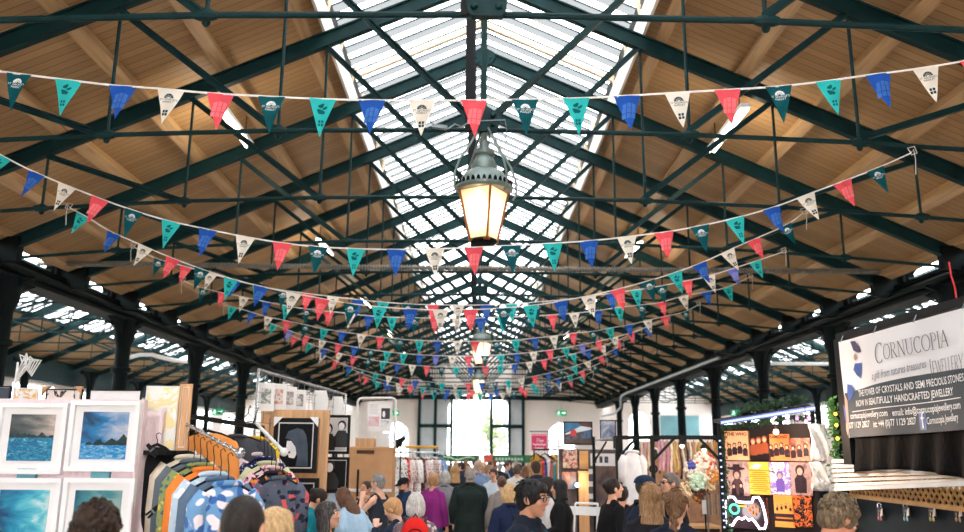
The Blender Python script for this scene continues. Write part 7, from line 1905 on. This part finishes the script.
r = empty('chain_rack', ((a.x+b.x)/2, YJ-0.55, 0)); tag(r, 'grey rack of hanging chains beside the LED post', 'rack')
q = MB(); q.path([(-W/2,0,0.02),(-W/2,0,b.z),(W/2,0,b.z),(W/2,0,0.02)], 0.010, 6); q.build('frame', M['grey_metal'], r)
for k in range(7): MB().path([(-W/2+W*(k+0.6)/7.2,0,b.z-0.01),(-W/2+W*(k+0.4)/7.2,-0.01,b.z-H*0.5),(-W/2+W*(k+0.7)/7.2,0,b.z-H*(0.8+0.02*(k % 3)))], 0.005, 5).build('chain', plain('chain_%d' % (k % 3), ((170,160,150),(110,104,104),(196,186,170))[k % 3], 0.35, 0.6), r)
a, b = at(702.5, 514, YJ-0.5), at(708, 500, YJ-0.5); r = empty('price_card', ((a.x+b.x)/2, YJ-0.5, 0)); tag(r, 'small white card on a stand left of the chain rack', 'card'); MB().bbox((-(b.x-a.x)/2,-0.004,a.z), ((b.x-a.x)/2,0.004,b.z)).build('card', M['paper'], r); MB().tube((0,0.01,0), (0,0.01,a.z+0.02), 0.01).build('stand', M['black'], r)
for k, (px, py) in enumerate(((682, 446), (704, 450))):
    p = at(px, py, YJ-0.3); r = empty('stall_lamp', p); tag(r, ('warm stall bulb over the ribbons, hung nearer the aisle', 'warm stall bulb over the lace wreaths')[k], 'lamp'); MB().ell((0,0,0), 0.026, None, 10, 8).build('bulb', GW, r, smooth=True); MB().lathe([(0.035,0.015),(0.05,0.03),(0.02,0.07),(0.0,0.075)], 14).build('shade', M['black'], r); MB().tube((0,0,0.07), (0,0.1,0.16), 0.004).build('cord', M['black'], r)
    ld = bpy.data.lights.new('stall_lamp', 'POINT'); ld.energy = 5; ld.color = (1, 0.80, 0.58); ld.shadow_soft_size = 0.05; lo_ = bpy.data.objects.new('stall_lamp', ld); COL.objects.link(lo_); lo_.parent = r; lo_.location = (0,-0.30,-0.03)
# counter shelves in front of the bead stall
r = empty('stall_counter', ((a2.x+b2.x)/2, YJ-0.05, 0)); tag(r, 'dark draped counter below the beads and ribbons', 'counter'); MB().bbox((-(b2.x-a2.x)/2,-0.22,0), ((b2.x-a2.x)/2-0.25,0.22,0.95)).build('drape', plain('brown_drape', (70, 44, 34), 0.85), r); MB().bbox((-(b2.x-a2.x)/2-0.02,-0.24,0.95), ((b2.x-a2.x)/2-0.23,0.24,0.98)).build('top', M['lightwood'], r)

# ------------------------------------------------------------------ picture stall and scaffold beyond the aisle
YK = 13.2
def slab(name, label, cat, box, Y, mat, depth=0.03, grp=None, floor=False):
    x0, y0, x1, y1 = box; a = at(x0, y1, Y); b = at(x1, y0, Y); W, H = b.x-a.x, b.z-a.z
    r = empty(name, ((a.x+b.x)/2, Y, a.z)); tag(r, label, cat, grp); return r, W, H
a, b = at(559, 420, YK), at(619, 420, YK)
r = empty('scaffold_stand', (a.x, YK+0.12, 0)); tag(r, 'white scaffold stand carrying the pictures on the right of the aisle', 'stand'); W = b.x-a.x; zT = at(560, 421, YK).z; zS = at(575, 446, YK).z
for x in (0, W*0.55, W): MB().tube((x,0,0), (x,0,zT), 0.016).build('post', M['white_metal'] if x < W else M['black'], r)
MB().bbox((0,-0.12,zS-0.03), (W*0.62,0.05,zS)).build('shelf', M['white_metal'], r); MB().bbox((0,-0.02,0.3), (W,0.02,zS-0.05)).build('back_panel', pic_patch(101, [(60,60,80),(110,90,84),(40,44,56)], 3), r)
framed('framed_picture', 'framed city picture in red and blue on the white scaffold shelf', (563.5, 421.5, 592.5, 445), YK-0.05, pic_patch(102, [(150,170,180),(28,54,84),(46,88,124),(64,44,40),(140,36,40),(120,90,60)], 2.6, 1.2), None, 0.02, 0.03, 'frame_black', 'frame_black', 'pictures on the scaffold stand')
cp_ = [x for x in COL.objects if x.get('label', '').startswith('framed city picture')][0]
_w = at(592.5, 430, YK).x-at(563.5, 430, YK).x; _h = at(578, 421.5, YK).z-at(578, 445, YK).z
def city(nm, pts, m, o=0.0):
    q = MB(); q.prism([(x*_w, y*_h) for x, y in pts], (0, -0.012-o, 0), (1,0,0), (0,0,1), 0.004); q.build(nm, m, cp_)
city('sky_shape', [(-0.46,0.52),(0.10,0.80),(0.0,0.94),(-0.46,0.94)], plain('print_blue', (34,98,140), 0.4, var=0.3, scale=12))
city('roof_shape', [(0.0,0.94),(0.10,0.80),(0.46,0.74),(0.46,0.94)], plain('print_maroon', (84,34,44), 0.4, var=0.3, scale=12))
city('street_shape', [(-0.46,0.46),(-0.40,0.44),(0.46,0.66),(0.46,0.74),(0.10,0.80),(-0.20,0.62)], plain('print_white', (206,214,222), 0.4, var=0.1), 0.002)
city('road_shape', [(-0.46,0.06),(0.46,0.06),(0.46,0.30),(-0.46,0.24)], plain('print_brown', (70,50,44), 0.4, var=0.4, scale=14))
city('red_spot', [(-0.16+0.11*math.cos(t*PI/6), 0.50+0.15*math.sin(t*PI/6)) for t in range(12)], plain('print_red', (196,34,44), 0.4), 0.004)
framed('framed_picture', 'tilted slate-blue picture on the upper right of the scaffold', (600, 420, 616, 441), YK-0.1, pic_patch(103, [(60,70,96),(120,130,156),(190,190,200),(50,50,66)], 4, 1.0), None, 0.012, 0.03, 'frame_black', 'frame_black', 'pictures on the scaffold stand')
framed('framed_picture', 'bold floral poster in blue, red and cream beneath the white shelf', (562, 449, 578, 469), YK-0.06, pic_patch(104, [(40,84,130),(150,50,56),(190,170,150),(30,46,74),(170,110,60)], 7, 2.2), None, 0.008, 0.03, 'frame_black', 'frame_black', 'pictures on the scaffold stand')
framed('framed_picture', 'slatted bamboo-brown panel beside the bold floral poster', (579.5, 451, 588, 469), YK-0.06, m_wood('bamboo', (206,160,104), 'X'), None, 0.006, 0.03, 'lightwood', 'lightwood', 'pictures on the scaffold stand')
framed('framed_picture', 'blue and rust poster below the bold floral one', (561, 471, 577, 490), YK-0.06, pic_patch(105, [(30,84,140),(60,110,150),(160,84,60),(196,180,164)], 5, 2.0), None, 0.008, 0.03, 'frame_black', 'frame_black', 'pictures on the scaffold stand')
framed('photo_board', 'white board with three small dark photographs below the slate-blue picture', (590.5, 453.5, 615, 466), YK-0.55, M['paper'], None, 0.004, 0.02, 'frame_white', 'mat_white', None, 'board')
rb_ = [x for x in COL.objects if x.name.startswith('photo_board')][0]
a, b = at(590.5, 466, YK-0.55), at(615, 453.5, YK-0.55)
for k, (x0, x1, sh) in enumerate(((594.5, 596.5, 0), (599.3, 602.3, 1), (604.3, 608, 2))):
    W = b.x-a.x; sx = W/24.5; q = MB(); X0, X1 = (x0-602.75)*sx, (x1-602.75)*sx; H = b.z-a.z
    pts = [(X0,H*0.25),(X1,H*0.25),(X1,H*0.75),(X0,H*0.75)]; q.prism(pts, (0,-0.012,0), (1,0,0), (0,0,1), 0.003); q.build('photo', pic_patch(110+k, [(24,26,32),(24,26,32),(150,150,156)], 18), rb_)
# dark scaffold frame in front with rails and bits
a, b = at(593.5, 440, YK-0.9), at(617, 438, YK-0.9)
r = empty('stall_scaffold', (a.x, YK-0.9, 0)); tag(r, 'dark grey scaffold tower with diagonal braces before the photo board', 'frame'); W = b.x-a.x
for x in (0, W): MB().tube((x,0,0), (x,0,a.z+0.05), 0.022).build('post', M['black'], r)
q = MB(); q.tube((0,0,a.z), (W,0,a.z+0.03), 0.014); q.build('rail', M['chrome'], r); MB().tube((0,0,a.z-0.32), (W*0.55,0,a.z-0.02), 0.014).build('brace', M['black'], r); MB().tube((W,0,a.z-0.34), (W+0.25,0,a.z-0.10), 0.014).build('brace', M['black'], r)
MB().bbox((-0.03,-0.03,1.0), (0.03,0.03,1.12)).build('clamp', M['black'], r); MB().bbox((W-0.05,-0.05,a.z-0.12), (W+0.07,0.05,a.z+0.06)).build('clamp', M['black'], r)
# glowing lamp and card column
p = at(577.5, 485, YK-0.3); r = empty('table_lamp', (p.x, YK-0.3, 0)); tag(r, 'small warm lamp glowing below the bamboo panel', 'lamp')
MB().ell((0,0,p.z), 0.035, None, 12, 8).build('bulb', GW, r, smooth=True); MB().tube((0,0,0.02), (0,0,p.z-0.03), 0.012).build('stem', M['black'], r); MB().lathe([(0.12,0),(0.12,0.015),(0.02,0.03)], 16).build('base', M['black'], r); MB().lathe([(0.05,p.z-0.035),(0.03,p.z-0.03),(0.02,p.z-0.05)], 12).build('holder', M['black'], r)
ld = bpy.data.lights.new('table_lamp', 'POINT'); ld.energy = 7; ld.color = (1, 0.75, 0.45); ld.shadow_soft_size = 0.05; lo_ = bpy.data.objects.new('table_lamp', ld); COL.objects.link(lo_); lo_.parent = r; lo_.location = (0,-0.08,p.z+0.02)
a, b = at(579, 500, YK-0.15), at(588.5, 471, YK-0.15); r = empty('wooden_board', ((a.x+b.x)/2, YK-0.15, 0)); tag(r, 'plain pale wooden board behind the small warm lamp', 'board'); MB().bbox((-(b.x-a.x)/2,-0.01,0), ((b.x-a.x)/2,0.01,b.z)).build('panel', M['lightwood'], r); MB().bbox((-(b.x-a.x)/2-0.01,-0.02,b.z-0.03), ((b.x-a.x)/2+0.01,0.02,b.z)).build('edge', M['cardboard'], r)
for k in range(5):
    y0 = 469+6.2*k; a = at(588.6, y0+5, YK-0.4); b = at(593, y0, YK-0.4); o = MB().bbox((-(b.x-a.x)/2,-0.005,0), ((b.x-a.x)/2,0.005,b.z-a.z)).build('hanging_card', plain('card_%d' % (k % 2), ((226,224,220),(80,84,92))[k % 2], 0.5), None, ((a.x+b.x)/2, YK-0.4, a.z)); tag(o, '%s card from the top in the vertical strip beside the wooden board' % ORD(k), 'card', 'strip of cards')
# colourful rack left of the scaffold
for k in range(10):
    px = 536+2.9*k; p = at(px, 450+(k % 3)*1.5, YK+0.5); c = ((200,150,60),(190,60,70),(60,90,150),(226,220,214),(200,110,90),(90,140,150),(226,180,90),(60,60,90),(214,120,150),(236,232,226))[k]
    nm = ('mustard','crimson','royal blue','white','terracotta','sea green','yellow','indigo','rose','cream')[k]
    hung_garment('hung_scarf', '%s printed scarf on the rack beneath the pink sign' % nm, 'scarf', p, V((0.9,-0.4,0)).normalized(), cl(c, 0.85, tuple(min(255, x+60) if k % 2 else max(0, x-70) for x in c), 'floral', 16), 0.20, 0.85, 0.0, 400+k, 'scarves on the rack', 0.03)
a, b = at(534, 449.5, YK+0.5), at(566, 449.5, YK+0.5); r = empty('scarf_rack', (a.x, YK+0.5, 0)); tag(r, 'thin rack of printed scarves beneath the pink sign', 'rack'); MB().tube((0,0,a.z), (b.x-a.x,0,b.z), 0.012).build('top_bar', M['black'], r)
for x in (0, b.x-a.x): MB().tube((x,0,0), (x,0,a.z), 0.012).build('post', M['black'], r)
# pink sign
a, b = at(531.5, 450.5, 17.0), at(547, 434, 17.0); W, H = b.x-a.x, b.z-a.z
r = empty('hanging_sign', ((a.x+b.x)/2, 17.0, a.z)); tag(r, 'pink cloth sign with white script hanging from a rod near the far doorway', 'sign')
MB().bbox((-W/2,-0.006,0), (W/2,0.006,H)).build('panel', plain('hot_pink', (222, 66, 112), 0.6), r); MB().tube((-W/2-0.04,0,H+0.05), (W/2+0.03,0,H+0.05), 0.014).build('rod', M['grey_metal'], r)
q = MB(); q.tube((W/2+0.03,0,H+0.05), (W/2+0.03,0.0,-a.z), 0.012); q.build('pole', M['black'], r); MB().bbox((-W/2,-0.008,H*0.90), (W/2,-0.006,H*0.96)).build('band', plain('pale_pink', (244, 180, 196), 0.6), r)
tm = text_mb('The', 0.10, 'CENTER', 0.3); q = MB(); q.add([(p[0], -0.009, H*0.60+p[1]) for p in tm.v], tm.f); q.build('lettering', WHT, r)
for zc, w_ in ((0.36, 0.86), (0.13, 0.56)):
    q = MB(); n = 26; q.path([(W*w_*(k/n-0.5), -0.010, H*zc+0.014*math.sin(k*1.9)+0.010*math.sin(k*0.8)) for k in range(n+1)], 0.0075, 5); q.build('script_line', WHT, r)
# folding chair
c = at(584, 504, 11.2); r = empty('folding_chair', (c.x, 11.2, 0), math.radians(-25)); tag(r, 'white folding chair to the right of the woman in the long black coat', 'chair'); WM = M['white_metal']; zt_ = c.z
q = MB(); q.path([(-0.155,0.10,zt_-0.02),(-0.15,0.12,zt_),(0.15,0.12,zt_),(0.155,0.10,zt_-0.02)], 0.016, 8); q.build('top_bar', WM, r, smooth='auto')
for s in (-1, 1): MB().path([(s*0.155,0.10,zt_-0.02),(s*0.155,-0.02,0.46),(s*0.155,-0.22,0.01)], 0.013, 8).build('front_leg', WM, r, smooth='auto'); MB().path([(s*0.14,-0.12,0.45),(s*0.14,0.10,0.25),(s*0.14,0.28,0.01)], 0.013, 8).build('rear_leg', WM, r, smooth='auto')
q = MB(); q.loft([[V((x, y, z)) for x, y in ((-0.14,-0.20),(0.14,-0.20),(0.125,0.16),(-0.125,0.16))] for z in (0.445, 0.47)]); q.build('seat', WM, r); q = MB(); q.loft([[V((x, 0.085+0.02*math.cos(x*7)+d, z)) for x in [(-0.14+0.038*i) for i in range(11)]]+[V((x, 0.097+0.02*math.cos(x*7)+d, z)) for x in [(0.14-0.038*i) for i in range(11)]] for z, d in ((zt_-0.15,-0.008),(zt_-0.04,0.01))]); q.build('backrest', WM, r); q = MB(); q.tube((-0.14,0.2,0.14), (0.14,0.2,0.14), 0.009); q.tube((-0.155,-0.15,0.18), (0.155,-0.15,0.18), 0.009); q.build('stretcher', WM, r)

# ------------------------------------------------------------------ exit signs, pipes on the right
MEX = glow('exit_green', (40, 176, 120), 0.8); MEXW = glow('exit_white', (240, 255, 248), 2.0)
def exit_sign(px, py, Y, lab, X=None):
    p = at(px, py, Y) if X is None else atX(px, py, X); r = empty('exit_sign', p, 0 if X is None else (-PI/2 if X > 0 else PI/2)); tag(r, lab, 'exit sign', 'green exit signs')
    W, H = 0.62, 0.30; MB().bbox((-W/2,0,-H/2), (W/2,0.06,H/2)).build('case', MEX, r)
    q = MB(); q.ell((-0.17,-0.006,0.085), (0.03,0.004,0.03), None, 8, 6); q.path([(-0.17,-0.006,0.05),(-0.19,-0.006,-0.02),(-0.13,-0.006,-0.06),(-0.15,-0.006,-0.12)], 0.016, 6); q.path([(-0.19,-0.006,-0.02),(-0.24,-0.006,-0.07),(-0.28,-0.006,-0.06)], 0.016, 6); q.path([(-0.24,-0.006,0.04),(-0.17,-0.006,0.03),(-0.11,-0.006,0.0)], 0.013, 6); q.build('running_figure', MEXW, r)
    q = MB(); q.prism([(0.02,0.025),(0.16,0.025),(0.16,0.08),(0.26,0.0),(0.16,-0.08),(0.16,-0.025),(0.02,-0.025)], (0,-0.004,0), (1,0,0), (0,0,1), 0.004); q.build('arrow', MEXW, r)
    MB().tube((0,0.03,H/2), (0,0.03,H/2+0.3), 0.01).build('hanger', M['grey_metal'], r)
exit_sign(394, 413, YEND-0.25, 'green lit exit sign on the end wall left of the portal'); exit_sign(561.5, 413, YEND-0.25, 'green lit exit sign on the end wall right of the portal')
exit_sign(218, 412, 43.0, 'small green exit sign far down the left aisle'); exit_sign(737, 413, 43.0, 'small green exit sign far down the right aisle')
q = MB(); q.path([V((7.02, y, 4.55)) for y in range(24, 40, 3)] + [V((7.02,40.5,4.53)), V((7.02,41,4.4)), V((7.02,41,3.95)), V((6.9,42.2,3.7)), V((6.5,44,3.62))], 0.05, 10)
o = q.build('service_pipe', plain('pale_pipe', (130, 134, 134), 0.35, 0.3, 0.5, 0.1, 4), smooth='auto'); tag(o, 'pale grey service pipe along the right gutter beam, stepping down at its far end', 'pipe')
for s, nm, y in ((1, 'right', 26.2), (-1, 'left', 22.4)):
    q = MB(); q.path([V((s*(7.9+0.33*i), y, (4.62 if s > 0 else 4.35-0.22*abs(math.cos(i*0.45)))) ) for i in range(13 if s > 0 else 6)], 0.055, 10); o = q.build('ceiling_duct', M['white_metal'], smooth='auto'); tag(o, 'white duct crossing beneath the %s aisle roof' % nm, 'duct')
# red cord by the banner
q = MB(); q.path([atX(x, y, 3.25) for x, y in ((949,262),(951,275),(955,288),(957,302))], 0.006, 6); o = q.build('red_string', plain('red_cord', (190, 40, 44), 0.6)); tag(o, 'thin red cord hanging above the right end of the banner', 'cord')
